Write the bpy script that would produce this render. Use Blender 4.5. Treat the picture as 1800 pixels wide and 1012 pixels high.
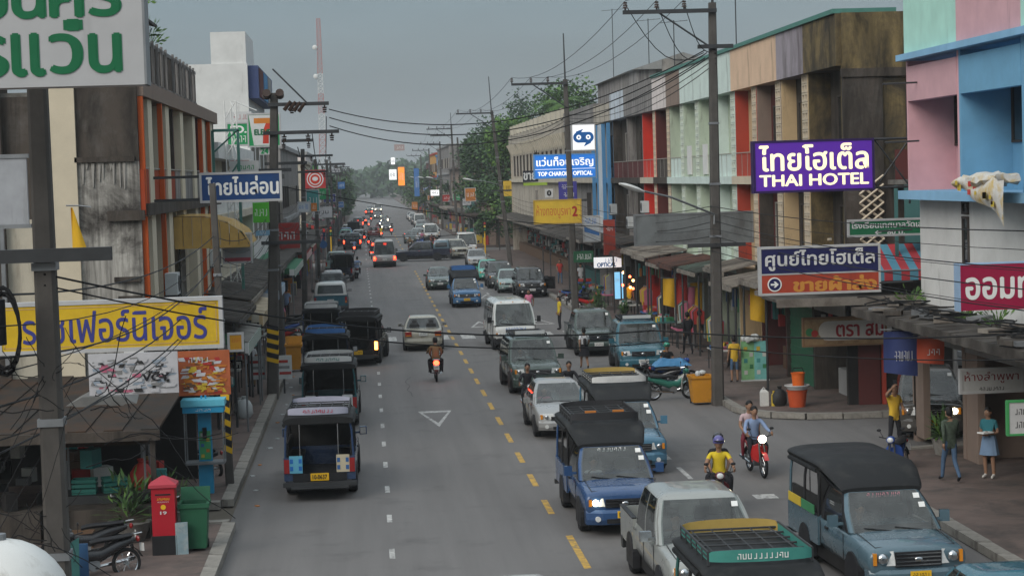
import bpy, math, random
from mathutils import Vector, Matrix
PI = math.pi
R = random.Random(7)
scene = bpy.context.scene
COL = scene.collection
for o in list(bpy.data.objects):
    bpy.data.objects.remove(o)

# ------------------------------------------------------------------ camera, sky, sun, exposure
F_PX, IMG_W, IMG_H, EYE = 3450.0, 1800, 1012, 7.3      # a pedestrian footbridge, eye 7.3 m above the road
_d = Vector(((640 - 900) / F_PX, (318 - 506) / F_PX, 1.0)).normalized()
_s = 0.03                                               # the camera was held about 1.7 degrees off level
_dn = Vector((_s, 1.0, -(_s * _d.x + _d.y) / _d.z)).normalized()
_up = -_dn
_xx = _d.cross(_up)
if _xx.x < 0: _xx = -_xx
CR = Vector((_xx.x, _d.x, _up.x)); CD = Vector((_xx.y, _d.y, _up.y)); CF = Vector((_xx.z, _d.z, _up.z))
cam_d = bpy.data.cameras.new('camera'); cam = bpy.data.objects.new('camera', cam_d); COL.objects.link(cam)
rot = Matrix((CR, -CD, -CF)).transposed()
cam.matrix_world = Matrix.Translation((0, 0, EYE)) @ rot.to_4x4()
cam_d.sensor_width = 36.0; cam_d.lens = F_PX / IMG_W * 36.0
cam_d.clip_start = 0.2; cam_d.clip_end = 6000
scene.camera = cam

world = bpy.data.worlds.new('World'); scene.world = world; world.use_nodes = True
wt = world.node_tree; wn, wl = wt.nodes, wt.links
bg = wn['Background']
sky = wn.new('ShaderNodeTexSky'); sky.sky_type = 'NISHITA'; sky.sun_disc = False
SUN_EL, SUN_AZ = math.radians(34), math.radians(222)      # behind the viewer, over the left roofs
sky.sun_elevation = SUN_EL; sky.sun_rotation = SUN_AZ; sky.altitude = 50
sky.air_density = 1.6; sky.dust_density = 4.0; sky.ozone_density = 1.5
# an overcast evening: the clear sky is mostly hidden behind an even grey cloud deck
tc = wn.new('ShaderNodeTexCoord')
sep = wn.new('ShaderNodeSeparateXYZ'); wl.new(tc.outputs['Generated'], sep.inputs[0])
ramp = wn.new('ShaderNodeValToRGB'); wl.new(sep.outputs['Z'], ramp.inputs[0])
ramp.color_ramp.elements[0].position = 0.0; ramp.color_ramp.elements[0].color = (1.0, 1.13, 1.2, 1)
ramp.color_ramp.elements[1].position = 0.9; ramp.color_ramp.elements[1].color = (5.0, 5.5, 5.8, 1)
e = ramp.color_ramp.elements.new(0.10); e.color = (.84, 1.22, 1.52, 1)
cl = wn.new('ShaderNodeTexNoise'); cl.inputs['Scale'].default_value = 2.2; cl.inputs['Detail'].default_value = 5
mp = wn.new('ShaderNodeMapping'); mp.inputs['Scale'].default_value = (1, 1, 4.5)
wl.new(tc.outputs['Generated'], mp.inputs[0]); wl.new(mp.outputs[0], cl.inputs[0])
cr = wn.new('ShaderNodeMapRange'); cr.inputs[1].default_value = .3; cr.inputs[2].default_value = .72
cr.inputs[3].default_value = .78; cr.inputs[4].default_value = 1.24
wl.new(cl.outputs[0], cr.inputs[0])
vm = wn.new('ShaderNodeVectorMath'); vm.operation = 'SCALE'
wl.new(ramp.outputs[0], vm.inputs[0]); wl.new(cr.outputs[0], vm.inputs['Scale'])
mx = wn.new('ShaderNodeMix'); mx.data_type = 'RGBA'; mx.inputs[0].default_value = 0.9
wl.new(sky.outputs[0], mx.inputs[6]); wl.new(vm.outputs[0], mx.inputs[7])
wl.new(mx.outputs[2], bg.inputs['Color']); bg.inputs['Strength'].default_value = 0.10

sun_d = bpy.data.lights.new('sun', 'SUN'); sun_d.energy = 0.85; sun_d.angle = math.radians(40); sun_d.color = (1, .96, .9)
sun = bpy.data.objects.new('sun', sun_d); COL.objects.link(sun)
sun.rotation_euler = Vector((math.sin(SUN_AZ)*math.cos(SUN_EL), math.cos(SUN_AZ)*math.cos(SUN_EL), math.sin(SUN_EL))).to_track_quat('Z', 'Y').to_euler()

vs = scene.view_settings
vs.view_transform = 'Standard'; vs.look = 'None'; vs.gamma = 1.0; vs.use_curve_mapping = False; vs.exposure = 1.12
scene.display_settings.display_device = 'sRGB'
cy = scene.cycles
cy.use_denoising = True
cy.max_bounces = 8; cy.diffuse_bounces = 4; cy.glossy_bounces = 3; cy.transparent_max_bounces = 12; cy.transmission_bounces = 3; cy.volume_bounces = 0
cy.sample_clamp_indirect = 4.0; cy.caustics_reflective = False; cy.caustics_refractive = False

# ------------------------------------------------------------------ helpers
def at(px, py, Y):
    """the point of the cross plane at distance Y down the street that the photograph shows at a pixel"""
    v = CR * ((px - IMG_W / 2) / F_PX) + CD * ((py - IMG_H / 2) / F_PX) + CF
    t = Y / v.y
    return Vector((v.x * t, Y, EYE + v.z * t))

SPLIT = set('party_wall orange_pilaster cream_pilaster post support_post canopy_post blue_post cornice_bracket floor_band side_ledge shop_side_wall drain_pipe fence_rail bracket steel_band display_table bed_rail side_curtain rear_corner_panel wheel_arch door_seam frame_post roof_fin drip_stains window_post rail_strip side_strip boarding leg fascia_panel shirt_stripe stake'.split())
LOOSE = set('shelf_goods hanging_goods street_goods goods print rubbish_bag bag aerial_bars lattice mast_section fuse_cutout lattice_screen basket slatted_box railing striped_cloth valance stand truss'.split())
class MB:
    def __init__(s):
        s.v = []; s.f = []; s.m = []; s.sm = []
    def add(s, vs_, fs_, mi=0, smooth=False):
        n = len(s.v); s.v.extend([tuple(v) for v in vs_])
        for f in fs_:
            s.f.append(tuple(i + n for i in f)); s.m.append(mi); s.sm.append(smooth)
        return s
    def box(s, x0, y0, z0, x1, y1, z1, mi=0):
        return s.add([(x0,y0,z0),(x1,y0,z0),(x1,y1,z0),(x0,y1,z0),(x0,y0,z1),(x1,y0,z1),(x1,y1,z1),(x0,y1,z1)],
              [(0,3,2,1),(4,5,6,7),(0,1,5,4),(1,2,6,5),(2,3,7,6),(3,0,4,7)], mi)
    def cbox(s, cx, cy_, cz, sx, sy, sz, mi=0, rz=0, rx=0, ry=0):
        h = [(a*sx/2, b*sy/2, c*sz/2) for c in (-1,1) for (a,b) in ((-1,-1),(1,-1),(1,1),(-1,1))]
        M = Matrix.Rotation(rz,3,'Z') @ Matrix.Rotation(ry,3,'Y') @ Matrix.Rotation(rx,3,'X')
        c0 = Vector((cx,cy_,cz))
        return s.add([c0 + M @ Vector(p) for p in h], [(0,3,2,1),(4,5,6,7),(0,1,5,4),(1,2,6,5),(2,3,7,6),(3,0,4,7)], mi)
    def cyl(s, p0, p1, r0, r1=None, n=10, mi=0, caps=True):
        p0 = Vector(p0); p1 = Vector(p1); r1 = r0 if r1 is None else r1
        d = (p1 - p0); d = d.normalized() if d.length > 1e-9 else Vector((0,0,1))
        a = d.orthogonal().normalized(); b = d.cross(a)
        vs_ = [p0 + (a*math.cos(t) + b*math.sin(t))*r0 for t in [2*PI*k/n for k in range(n)]]
        vs_ += [p1 + (a*math.cos(t) + b*math.sin(t))*r1 for t in [2*PI*k/n for k in range(n)]]
        s.add(vs_, [(k,(k+1)%n,n+(k+1)%n,n+k) for k in range(n)], mi, True)
        if caps:
            m = len(s.v) - 2*n
            s.f.append(tuple(m+k for k in reversed(range(n)))); s.m.append(mi); s.sm.append(False)
            s.f.append(tuple(m+n+k for k in range(n))); s.m.append(mi); s.sm.append(False)
        return s
    def tube(s, pts, r, n=6, mi=0):
        pts = [Vector(p) for p in pts]; rings = []
        for i, p in enumerate(pts):
            d = (pts[min(i+1,len(pts)-1)] - pts[max(i-1,0)]).normalized()
            ref = Vector((0,0,1)) if abs(d.z) < .9 else Vector((1,0,0))
            a = d.cross(ref).normalized(); b = d.cross(a)
            rr = r[i] if isinstance(r, (list,tuple)) else r
            rings.append([p + (a*math.cos(2*PI*k/n) + b*math.sin(2*PI*k/n))*rr for k in range(n)])
        return s.loft(rings, mi, True, True)
    def loft(s, rings, mi=0, smooth=True, caps=True, closed=True):
        n = len(rings[0]); vs_ = [v for r in rings for v in r]; fs_ = []
        for i in range(len(rings)-1):
            for k in range(n if closed else n-1):
                k2 = (k+1) % n
                fs_.append((i*n+k, i*n+k2, (i+1)*n+k2, (i+1)*n+k))
        if caps and closed:
            fs_.append(tuple(range(n-1,-1,-1))); fs_.append(tuple((len(rings)-1)*n + k for k in range(n)))
        return s.add(vs_, fs_, mi, smooth)
    def sphere(s, c, r, nu=10, nv=7, mi=0, v0=0.0, v1=1.0):
        rx, ry, rz = r if isinstance(r,(tuple,list)) else (r,r,r); rings = []
        for j in range(nv+1):
            t = PI*(v0 + (v1-v0)*j/nv); rr = max(math.sin(t), 1e-3)
            rings.append([(c[0]+rx*rr*math.cos(2*PI*k/nu), c[1]+ry*rr*math.sin(2*PI*k/nu), c[2]+rz*math.cos(t)) for k in range(nu)])
        return s.loft(rings[::-1], mi, True, True)
    def quad(s, a, b, c, d, mi=0):
        return s.add([a,b,c,d], [(0,1,2,3)], mi)
    def prism(s, poly, axis, a0, a1, mi=0):
        """polygon in the two other axes, extruded along axis 'x','y' or 'z'"""
        def P(u, v, w):
            return (w,u,v) if axis == 'x' else ((u,w,v) if axis == 'y' else (u,v,w))
        n = len(poly)
        vs_ = [P(u,v,a0) for u,v in poly] + [P(u,v,a1) for u,v in poly]
        fs_ = [(k,(k+1)%n,n+(k+1)%n,n+k) for k in range(n)] + [tuple(range(n-1,-1,-1)), tuple(range(n,2*n))]
        return s.add(vs_, fs_, mi)
    def mesh(s, name, mats, sharp=38):
        me = bpy.data.meshes.new(name); me.from_pydata(s.v, [], s.f)
        for m in (mats if isinstance(mats,(list,tuple)) else [mats]): me.materials.append(m)
        me.polygons.foreach_set('material_index', s.m)
        me.polygons.foreach_set('use_smooth', s.sm)
        me.update()
        if any(s.sm) and sharp: me.set_sharp_from_angle(angle=math.radians(sharp))
        return me
    def islands(s):
        par = list(range(len(s.v)))
        def find(a):
            while par[a] != a: par[a] = par[par[a]]; a = par[a]
            return a
        for f in s.f:
            r0 = find(f[0])
            for i in f[1:]: par[find(i)] = r0
        out = {}
        for k, f in enumerate(s.f): out.setdefault(find(f[0]), []).append(k)
        res = []
        for ks in out.values():
            q = MB(); mp = {}
            for k in ks:
                for i in s.f[k]:
                    if i not in mp: mp[i] = len(q.v); q.v.append(s.v[i])
                q.f.append(tuple(mp[i] for i in s.f[k])); q.m.append(s.m[k]); q.sm.append(s.sm[k])
            res.append(q)
        return res
    def build(s, name, mats, parent=None, loc=None, rotz=0.0, sharp=38):
        if name in SPLIT and parent is not None:          # each separate piece becomes an object of its own
            o = None
            for q in s.islands():
                o = link(name, q.mesh(name, mats, sharp), parent, loc, rotz)
            return o
        if name in LOOSE and parent is not None:
            return tag(link(name, s.mesh(name, mats, sharp), parent, loc, rotz), kind='stuff')
        return link(name, s.mesh(name, mats, sharp), parent, loc, rotz)

def link(name, me, parent=None, loc=None, rotz=0.0):
    o = bpy.data.objects.new(name, me); COL.objects.link(o)
    if parent is not None: o.parent = parent
    if loc is not None: o.location = loc
    if rotz: o.rotation_euler = (0,0,rotz)
    return o
def tag(o, label=None, cat=None, group=None, kind=None):
    if label: o['label'] = label
    if cat: o['category'] = cat
    if group: o['group'] = group
    if kind: o['kind'] = kind
    return o
def thing(name, label, cat, loc=(0,0,0), rotz=0.0, group=None):
    o = bpy.data.objects.new(name, None); COL.objects.link(o); o.empty_display_size = .2
    o.location = loc; o.rotation_euler = (0,0,rotz)
    return tag(o, label, cat, group)
def dup(o, parent=None, label=None, loc=None, rotz=None, recolor=None):
    c = o.copy(); COL.objects.link(c)
    if parent is not None: c.parent = parent
    if label: c['label'] = label
    if loc is not None: c.location = loc
    if rotz is not None: c.rotation_euler = (0,0,rotz)
    if recolor and c.data is not None and any(m in recolor for m in c.data.materials):
        for i, sl in enumerate(c.material_slots):
            if sl.material in recolor:
                m = recolor[sl.material]; sl.link = 'OBJECT'; sl.material = m
    for ch in list(o.children): dup(ch, c, recolor=recolor)
    return c

# ------------------------------------------------------------------ materials
MATS = {}
def mat(name, col, rough=.7, metal=0.0, var=.12, scale=3.0, bump=0.0, coat=0.0, emit=None, estr=0.0, spec=.2, stain=None, streak=None, dirt=0.0, sscale=(1.7,1.7,.38)):
    """principled material with noise in its colour; stain = (colour, amount, scale) for blotches, streak = (colour, amount) for rain marks"""
    if name in MATS: return MATS[name]
    m = bpy.data.materials.new(name); m.use_nodes = True; nt = m.node_tree; N, L = nt.nodes, nt.links
    b = N['Principled BSDF']; c4 = (*col, 1)
    b.inputs['Roughness'].default_value = rough; b.inputs['Metallic'].default_value = metal
    b.inputs['Coat Weight'].default_value = coat; b.inputs['Specular IOR Level'].default_value = spec
    tcn = N.new('ShaderNodeTexCoord'); out = None
    if var > 0:
        n = N.new('ShaderNodeTexNoise'); n.inputs['Scale'].default_value = scale; n.inputs['Detail'].default_value = 6
        n.inputs['Roughness'].default_value = .65
        L.new(tcn.outputs['Object'], n.inputs[0])
        mr = N.new('ShaderNodeMapRange'); mr.inputs[1].default_value = .25; mr.inputs[2].default_value = .75
        mr.inputs[3].default_value = 1 - var; mr.inputs[4].default_value = 1 + var
        L.new(n.outputs[0], mr.inputs[0])
        v = N.new('ShaderNodeVectorMath'); v.operation = 'SCALE'; v.inputs[0].default_value = col
        L.new(mr.outputs[0], v.inputs['Scale']); out = v.outputs[0]
        if rough < .9:
            mr2 = N.new('ShaderNodeMapRange'); mr2.inputs[1].default_value = .3; mr2.inputs[2].default_value = .7
            mr2.inputs[3].default_value = max(.02, rough - .08); mr2.inputs[4].default_value = min(1, rough + .1)
            L.new(n.outputs[0], mr2.inputs[0]); L.new(mr2.outputs[0], b.inputs['Roughness'])
    def overlay(fac, c):
        nonlocal out
        mxn = N.new('ShaderNodeMix'); mxn.data_type = 'RGBA'
        L.new(fac, mxn.inputs[0])
        if out is not None: L.new(out, mxn.inputs[6])
        else: mxn.inputs[6].default_value = c4
        mxn.inputs[7].default_value = (*c, 1); out = mxn.outputs[2]
    if stain:
        sc_, am, ss = stain
        n = N.new('ShaderNodeTexNoise'); n.inputs['Scale'].default_value = ss; n.inputs['Detail'].default_value = 8
        n.inputs['Roughness'].default_value = .7; n.inputs['Distortion'].default_value = .4
        L.new(tcn.outputs['Object'], n.inputs[0])
        mr = N.new('ShaderNodeMapRange'); mr.inputs[1].default_value = .62 - am*.35; mr.inputs[2].default_value = .78 - am*.25
        L.new(n.outputs[0], mr.inputs[0]); overlay(mr.outputs[0], sc_)
    if streak:
        sc_, am = streak
        mpn = N.new('ShaderNodeMapping'); mpn.inputs['Scale'].default_value = sscale
        L.new(tcn.outputs['Object'], mpn.inputs[0])
        n = N.new('ShaderNodeTexNoise'); n.inputs['Scale'].default_value = 1.0; n.inputs['Detail'].default_value = 10; n.inputs['Distortion'].default_value = .5
        n.inputs['Roughness'].default_value = .7
        L.new(mpn.outputs[0], n.inputs[0])
        mr = N.new('ShaderNodeMapRange'); mr.inputs[1].default_value = .66 - am*.35; mr.inputs[2].default_value = .86 - am*.25
        mr.inputs[4].default_value = .9
        L.new(n.outputs[0], mr.inputs[0]); overlay(mr.outputs[0], sc_)
    if out is not None: L.new(out, b.inputs['Base Color'])
    else: b.inputs['Base Color'].default_value = c4
    if bump:
        n = N.new('ShaderNodeTexNoise'); n.inputs['Scale'].default_value = scale*6; n.inputs['Detail'].default_value = 4
        L.new(tcn.outputs['Object'], n.inputs[0])
        bp = N.new('ShaderNodeBump'); bp.inputs['Strength'].default_value = bump; bp.inputs['Distance'].default_value = .02
        L.new(n.outputs[0], bp.inputs['Height']); L.new(bp.outputs[0], b.inputs['Normal'])
    if emit:
        b.inputs['Emission Color'].default_value = (*emit, 1); b.inputs['Emission Strength'].default_value = estr
    MATS[name] = m
    return m
def paint(name, col, rough=.26, metal=0.0):      # car paint, a little dusty
    return mat('paint ' + name, col, rough, metal, var=.06, scale=2.0, coat=.7)
def plain(name, col, rough=.6, **k): return mat(name, col, rough, **k)

GLASS = mat('dark window glass', (.018,.022,.024), .06, var=0, spec=.8)
GLASSC = mat('grey glass with painted reflections', (.05,.058,.058), .07, var=.3, scale=1.3, spec=.85, stain=((.13,.13,.12),.22,1.6))  # uneven tone stands in for reflections of buildings; the blotches are dust
def thin_glass(name, tint, film):
    """tinted pane: mostly see-through, mirror-like at a slant, with a little dust film"""
    m = bpy.data.materials.new(name); m.use_nodes = True; nt = m.node_tree; N, L = nt.nodes, nt.links; N.remove(N['Principled BSDF'])
    tr = N.new('ShaderNodeBsdfTransparent'); tr.inputs[0].default_value = (*tint, 1); gl = N.new('ShaderNodeBsdfGlossy'); gl.inputs['Roughness'].default_value = .03
    df = N.new('ShaderNodeBsdfDiffuse'); df.inputs[0].default_value = (.16,.17,.165,1); lw = N.new('ShaderNodeLayerWeight'); lw.inputs[0].default_value = .5; fr = N.new('ShaderNodeMath'); fr.operation = 'POWER'; fr.inputs[1].default_value = 3.5; L.new(lw.outputs['Facing'], fr.inputs[0])
    ns = N.new('ShaderNodeTexNoise'); ns.inputs['Scale'].default_value = 2.5; ns.inputs['Detail'].default_value = 5; tcn = N.new('ShaderNodeTexCoord'); L.new(tcn.outputs['Object'], ns.inputs[0])
    mr = N.new('ShaderNodeMapRange'); mr.inputs[1].default_value = .3; mr.inputs[2].default_value = .75; mr.inputs[3].default_value = film*.5; mr.inputs[4].default_value = film*1.6; L.new(ns.outputs[0], mr.inputs[0])
    m1 = N.new('ShaderNodeMixShader'); L.new(mr.outputs[0], m1.inputs[0]); L.new(tr.outputs[0], m1.inputs[1]); L.new(df.outputs[0], m1.inputs[2])
    ad = N.new('ShaderNodeMath'); ad.operation = 'MULTIPLY_ADD'; ad.inputs[1].default_value = .9; ad.inputs[2].default_value = .05; ad.use_clamp = True; L.new(fr.outputs[0], ad.inputs[0])
    m2 = N.new('ShaderNodeMixShader'); L.new(ad.outputs[0], m2.inputs[0]); L.new(m1.outputs[0], m2.inputs[1]); L.new(gl.outputs[0], m2.inputs[2]); L.new(m2.outputs[0], N['Material Output'].inputs[0])
    return m
WSCREEN = thin_glass('windscreen glass', (.62,.68,.66), .26); CGLASS = thin_glass('tinted car glass', (.30,.33,.33), .12)
BLACK = mat('black plastic', (.018,.018,.02), .5, var=.15)
VINYL = mat('black vinyl roof cover', (.015,.0155,.0165), .62, var=.25, scale=1.5, bump=.15, stain=((.04,.039,.036),.25,1.2))
TYRE = mat('tyre rubber', (.016,.016,.017), .85, var=.2)
RIM = mat('wheel rim', (.32,.33,.34), .38, .8, var=.1)
CHROME = mat('chrome', (.55,.56,.57), .2, 1.0, var=.05)
LAMP = mat('headlight lens', (.60,.61,.60), .22, 0.0, var=.22, scale=14, spec=.7)
LAMPON = mat('lit headlight', (1,.95,.8), .3, var=0, emit=(1,.9,.62), estr=9)
TAIL = mat('red tail lens', (.26,.012,.012), .2, var=.08, spec=.6)
TAILON = mat('lit red tail lamp', (.8,.05,.03), .3, var=0, emit=(1,.032,.012), estr=8)
AMBERON = mat('lit orange indicator', (.9,.35,.05), .3, var=0, emit=(1,.33,.05), estr=6)
AMBER = mat('amber lens', (.6,.22,.02), .25, var=.05)
PLATEY = mat('yellow number plate', (.72,.42,.02), .5, var=.06)
PLATEW = mat('white number plate', (.6,.6,.58), .5, var=.06)
INK = mat('black lettering', (.015,.015,.018), .6, var=0)
WHITEL = mat('white lettering', (.75,.75,.73), .6, var=.05)
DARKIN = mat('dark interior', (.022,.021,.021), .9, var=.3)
CONC = mat('weathered concrete', (.21,.20,.185), .9, var=.25, scale=1.6, bump=.3, stain=((.09,.085,.075),.5,.9))
POLEC = mat('grey concrete pole', (.085,.078,.072), .9, var=.22, scale=2.5, streak=((.05,.046,.042),.45))
STEEL = mat('galvanised steel', (.23,.24,.25), .5, .6, var=.2)
DARKSTEEL = mat('dark steel', (.06,.062,.065), .55, .5, var=.2)
CABLE = mat('black cable sheath', (.012,.012,.013), .65, var=0)
INSUL = mat('brown porcelain insulator', (.045,.028,.022), .3, var=.1)

# ------------------------------------------------------------------ lettering, with Blender's own fonts
_TX = {}
def text_mesh(s, m, w=None, h=None, bold=.03, squash=None):
    """flat lettering mesh in the xz plane, facing -y, centred, fitted to width w and height h"""
    key = s
    if key not in _TX:
        cu = bpy.data.curves.new('lettering', 'FONT'); cu.body = s; cu.size = 1.0; cu.resolution_u = 3
        ob = bpy.data.objects.new('lettering', cu); COL.objects.link(ob)
        dg = bpy.context.evaluated_depsgraph_get()
        me = bpy.data.meshes.new_from_object(ob.evaluated_get(dg))
        _TX[key] = ([tuple(v.co) for v in me.vertices], [tuple(p.vertices) for p in me.polygons])
        bpy.data.objects.remove(ob); bpy.data.curves.remove(cu); bpy.data.meshes.remove(me)
    vs_, fs_ = _TX[key]
    if not vs_: vs_, fs_ = [(0,0,0),(1,0,0),(0,1,0)], [(0,1,2)]
    x0 = min(v[0] for v in vs_); x1 = max(v[0] for v in vs_); y0 = min(v[1] for v in vs_); y1 = max(v[1] for v in vs_)
    sx = (w / (x1-x0)) if w else None; sz = (h / (y1-y0)) if h else None
    sx = sx or sz; sz = sz or sx
    b = MB(); offs = [(0,0)] if not bold else [(0,0),(bold,0),(-bold,0),(0,bold*.7),(0,-bold*.7)]
    for i, (ox, oz) in enumerate(offs):
        b.add([((v[0]-(x0+x1)/2)*sx + ox*sx, -.0009*i, (v[1]-(y0+y1)/2)*sz + oz*sz) for v in vs_], fs_)
    return b.mesh('lettering', m, 0)
def stroke_mesh(n, m, w, h, seed):
    """a line of marks too small or blurred in the photograph to be read: n short glyph-like strokes"""
    rr = random.Random(seed); b = MB(); cw = w/n; q = min(cw, h)*.17
    for k in range(n):
        x = -w/2 + cw*k + cw*.12; x1 = x + cw*.72; z0 = -h*.42; z1 = h*.42; c = rr.randrange(4); y = -.0006*(k%2)
        def bar(a, b_, c_, d): b.add([(a,y,b_),(c_,y,b_),(c_,y,d),(a,y,d)], [(0,1,2,3)])
        bar(x1-q, z0, x1, z1)
        if c in (0,1): bar(x, z0, x+q, z1*(.9 if c else .1))
        if c in (0,2): bar(x+q*1.02, z1-q, x1-q*1.02, z1)
        if c in (1,3): bar(x+q*1.02, z0, x1-q*1.02, z0+q)
        if c == 2: bar(x, -q, x+q*1.8, q)
    return b.mesh('lettering', m, 0)
def letter(parent, s, m, x=0, y=0, z=0, w=None, h=None, bold=.03, rotz=0.0, name='lettering'):
    me = stroke_mesh(int(s[1:]), m, w, h, len(s)*7+int(w*100)) if s[0] == '~' else text_mesh(s, m, w, h, bold)
    o = link(name, me, parent, (x, y, z), rotz)
    return o

def signboard(name, label, cat, c, w, h, board, frame, lines, d=.18, group=None, rotz=0.0, fr=.05, both=False):
    """a boxed sign hanging over the street, facing the viewer; lines = (text, material, x, z, width, height, bold)"""
    t = thing(name, label, cat, c, rotz, group)
    MB().box(-w/2, -d/2, -h/2, w/2, d/2, h/2).build('panel', board, t)
    if frame:
        b = MB()
        for (x0,z0,x1,z1) in ((-w/2-.01,h/2-fr,w/2+.01,h/2+.012),(-w/2-.01,-h/2-.012,w/2+.01,-h/2+fr),(-w/2-.012,-h/2+fr,-w/2+fr,h/2-fr),(w/2-fr,-h/2+fr,w/2+.012,h/2-fr)):
            b.box(x0, -d/2-.018, z0, x1, d/2+.018, z1)
        b.build('frame', frame, t)
    for (s, m, x, z, lw, lh, bo) in lines:
        letter(t, s, m, x, -d/2-.004, z, lw, lh, bo)
    return t
# ------------------------------------------------------------------ ground, road, pavements, markings
def road_material():
    m = bpy.data.materials.new('worn asphalt'); m.use_nodes = True; nt = m.node_tree; N, L = nt.nodes, nt.links
    b = N['Principled BSDF']; b.inputs['Roughness'].default_value = .82; b.inputs['Specular IOR Level'].default_value = .35
    tcn = N.new('ShaderNodeTexCoord')
    def noise(sc_, det, mpscale=None):
        n = N.new('ShaderNodeTexNoise'); n.inputs['Scale'].default_value = sc_; n.inputs['Detail'].default_value = det; n.inputs['Roughness'].default_value = .65
        if mpscale:
            mpn = N.new('ShaderNodeMapping'); mpn.inputs['Scale'].default_value = mpscale
            L.new(tcn.outputs['Object'], mpn.inputs[0]); L.new(mpn.outputs[0], n.inputs[0])
        else: L.new(tcn.outputs['Object'], n.inputs[0])
        return n.outputs[0]
    def rng(src, a, b_, c, d):
        mr = N.new('ShaderNodeMapRange'); mr.inputs[1].default_value = a; mr.inputs[2].default_value = b_; mr.inputs[3].default_value = c; mr.inputs[4].default_value = d
        L.new(src, mr.inputs[0]); return mr.outputs[0]
    def mul(a, b_):
        q = N.new('ShaderNodeMath'); q.operation = 'MULTIPLY'; L.new(a, q.inputs[0]); L.new(b_, q.inputs[1]); return q.outputs[0]
    f = mul(rng(noise(.12, 5, (1, .35, 1)), .3, .7, .86, 1.12), rng(noise(55, 3), .3, .7, .82, 1.18))
    f = mul(f, rng(noise(1.0, 6, (1.6, .05, 1)), .3, .75, .84, 1.12))      # lengthwise tyre wear
    f = mul(f, rng(noise(.55, 8), .56, .70, 1.0, .74))                    # oil and patch stains
    v = N.new('ShaderNodeVectorMath'); v.operation = 'SCALE'; v.inputs[0].default_value = (.150, .142, .138)
    L.new(f, v.inputs['Scale']); L.new(v.outputs[0], b.inputs['Base Color'])
    bp = N.new('ShaderNodeBump'); bp.inputs['Strength'].default_value = .35; bp.inputs['Distance'].default_value = .01
    L.new(noise(120, 2), bp.inputs['Height']); L.new(bp.outputs[0], b.inputs['Normal'])
    return m
ROAD = road_material()
EARTH = mat('bare earth', (.12,.105,.085), .95, var=.3, scale=.2)
PAVE = mat('reddish paved footway', (.135,.102,.09), .88, var=.22, scale=1.3, bump=.2, stain=((.07,.06,.055),.45,.8))
KERB = mat('kerb concrete', (.25,.235,.21), .9, var=.25, scale=2, stain=((.1,.09,.08),.45,1.4))
LINEW = mat('worn white road paint', (.52,.51,.49), .7, var=.2, scale=9, stain=((.14,.135,.13),.55,6))
LINEY = mat('worn yellow road paint', (.55,.33,.06), .7, var=.2, scale=9, stain=((.15,.13,.10),.5,6))

g = MB().box(-690,-50,-.6,690,2400,-.02).build('ground', EARTH); tag(g, kind='structure')
r = MB().add([(-3.15,-40,0),(11.3,-40,0),(11.3,1500,0),(-3.15,1500,0)], [(0,1,2,3)]).build('road', ROAD); tag(r, kind='structure')
r = MB().add([(11.3,46,-.001),(120,46,-.001),(120,57.5,-.001),(11.3,57.5,-.001)], [(0,1,2,3)]).build('side_street', ROAD); tag(r, kind='structure')
r = MB().add([(11.3,193,-.001),(120,193,-.001),(120,205,-.001),(11.3,205,-.001)], [(0,1,2,3)]).add([(-90,168,-.001),(-3.15,168,-.001),(-3.15,178,-.001),(-90,178,-.001)],[(0,1,2,3)]).build('cross_street', ROAD); tag(r, kind='structure')

def arc(cx, cy_, r_, a0, a1, n=6):
    return [(cx + r_*math.cos(a0+(a1-a0)*k/n), cy_ + r_*math.sin(a0+(a1-a0)*k/n)) for k in range(n+1)]
def pavement(poly, z, label=None):
    p = MB().prism(poly, 'z', -.01, z).build('pavement', PAVE); tag(p, kind='structure'); return p
def kerb_run(par, pts, z, w=.28):
    """kerb stones one by one along a line of points, each a part of its pavement"""
    for (a, b_) in zip(pts, pts[1:]):
        a = Vector(a); b_ = Vector(b_); L_ = (b_-a).length; n = max(1, round(L_/1.2)); d = (b_-a)/n
        ang = math.atan2(d.y, d.x)
        for k in range(n):
            c = a + d*(k+.5); l = d.length - .018
            q = MB().cbox(0,0,z/2,l,w+R.uniform(-.012,.012),z+R.uniform(-.008,.012)).build('kerb_stone', KERB, par, (c.x, c.y, .012+R.uniform(0,.012)), ang)
PZ = .15
# left: one long run, and a short one nearer with a lowered gap between
pL = pavement([(-9.5,44.6),(-3.5,44.6),(-3.5,168),(-9.5,168)], PZ); kerb_run(pL, [(-3.34,44.6),(-3.34,150)], PZ+.02)
kerb_run(pL, [(-6.4,44.4),(-3.48,44.4)], PZ+.02)
pL2 = pavement([(-16,4),(-3.25,4),(-3.25,41.6),(-16,41.6)], PZ); kerb_run(pL2, [(-3.1,22),(-3.1,41.6)], PZ+.02); kerb_run(pL2, [(-6.4,41.8),(-3.1,41.8)], PZ+.02)
pL3 = pavement([(-9.5,178),(-3.5,178),(-3.5,900),(-9.5,900)], PZ); kerb_run(pL3, [(-3.34,178),(-3.34,230)], PZ)
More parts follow.
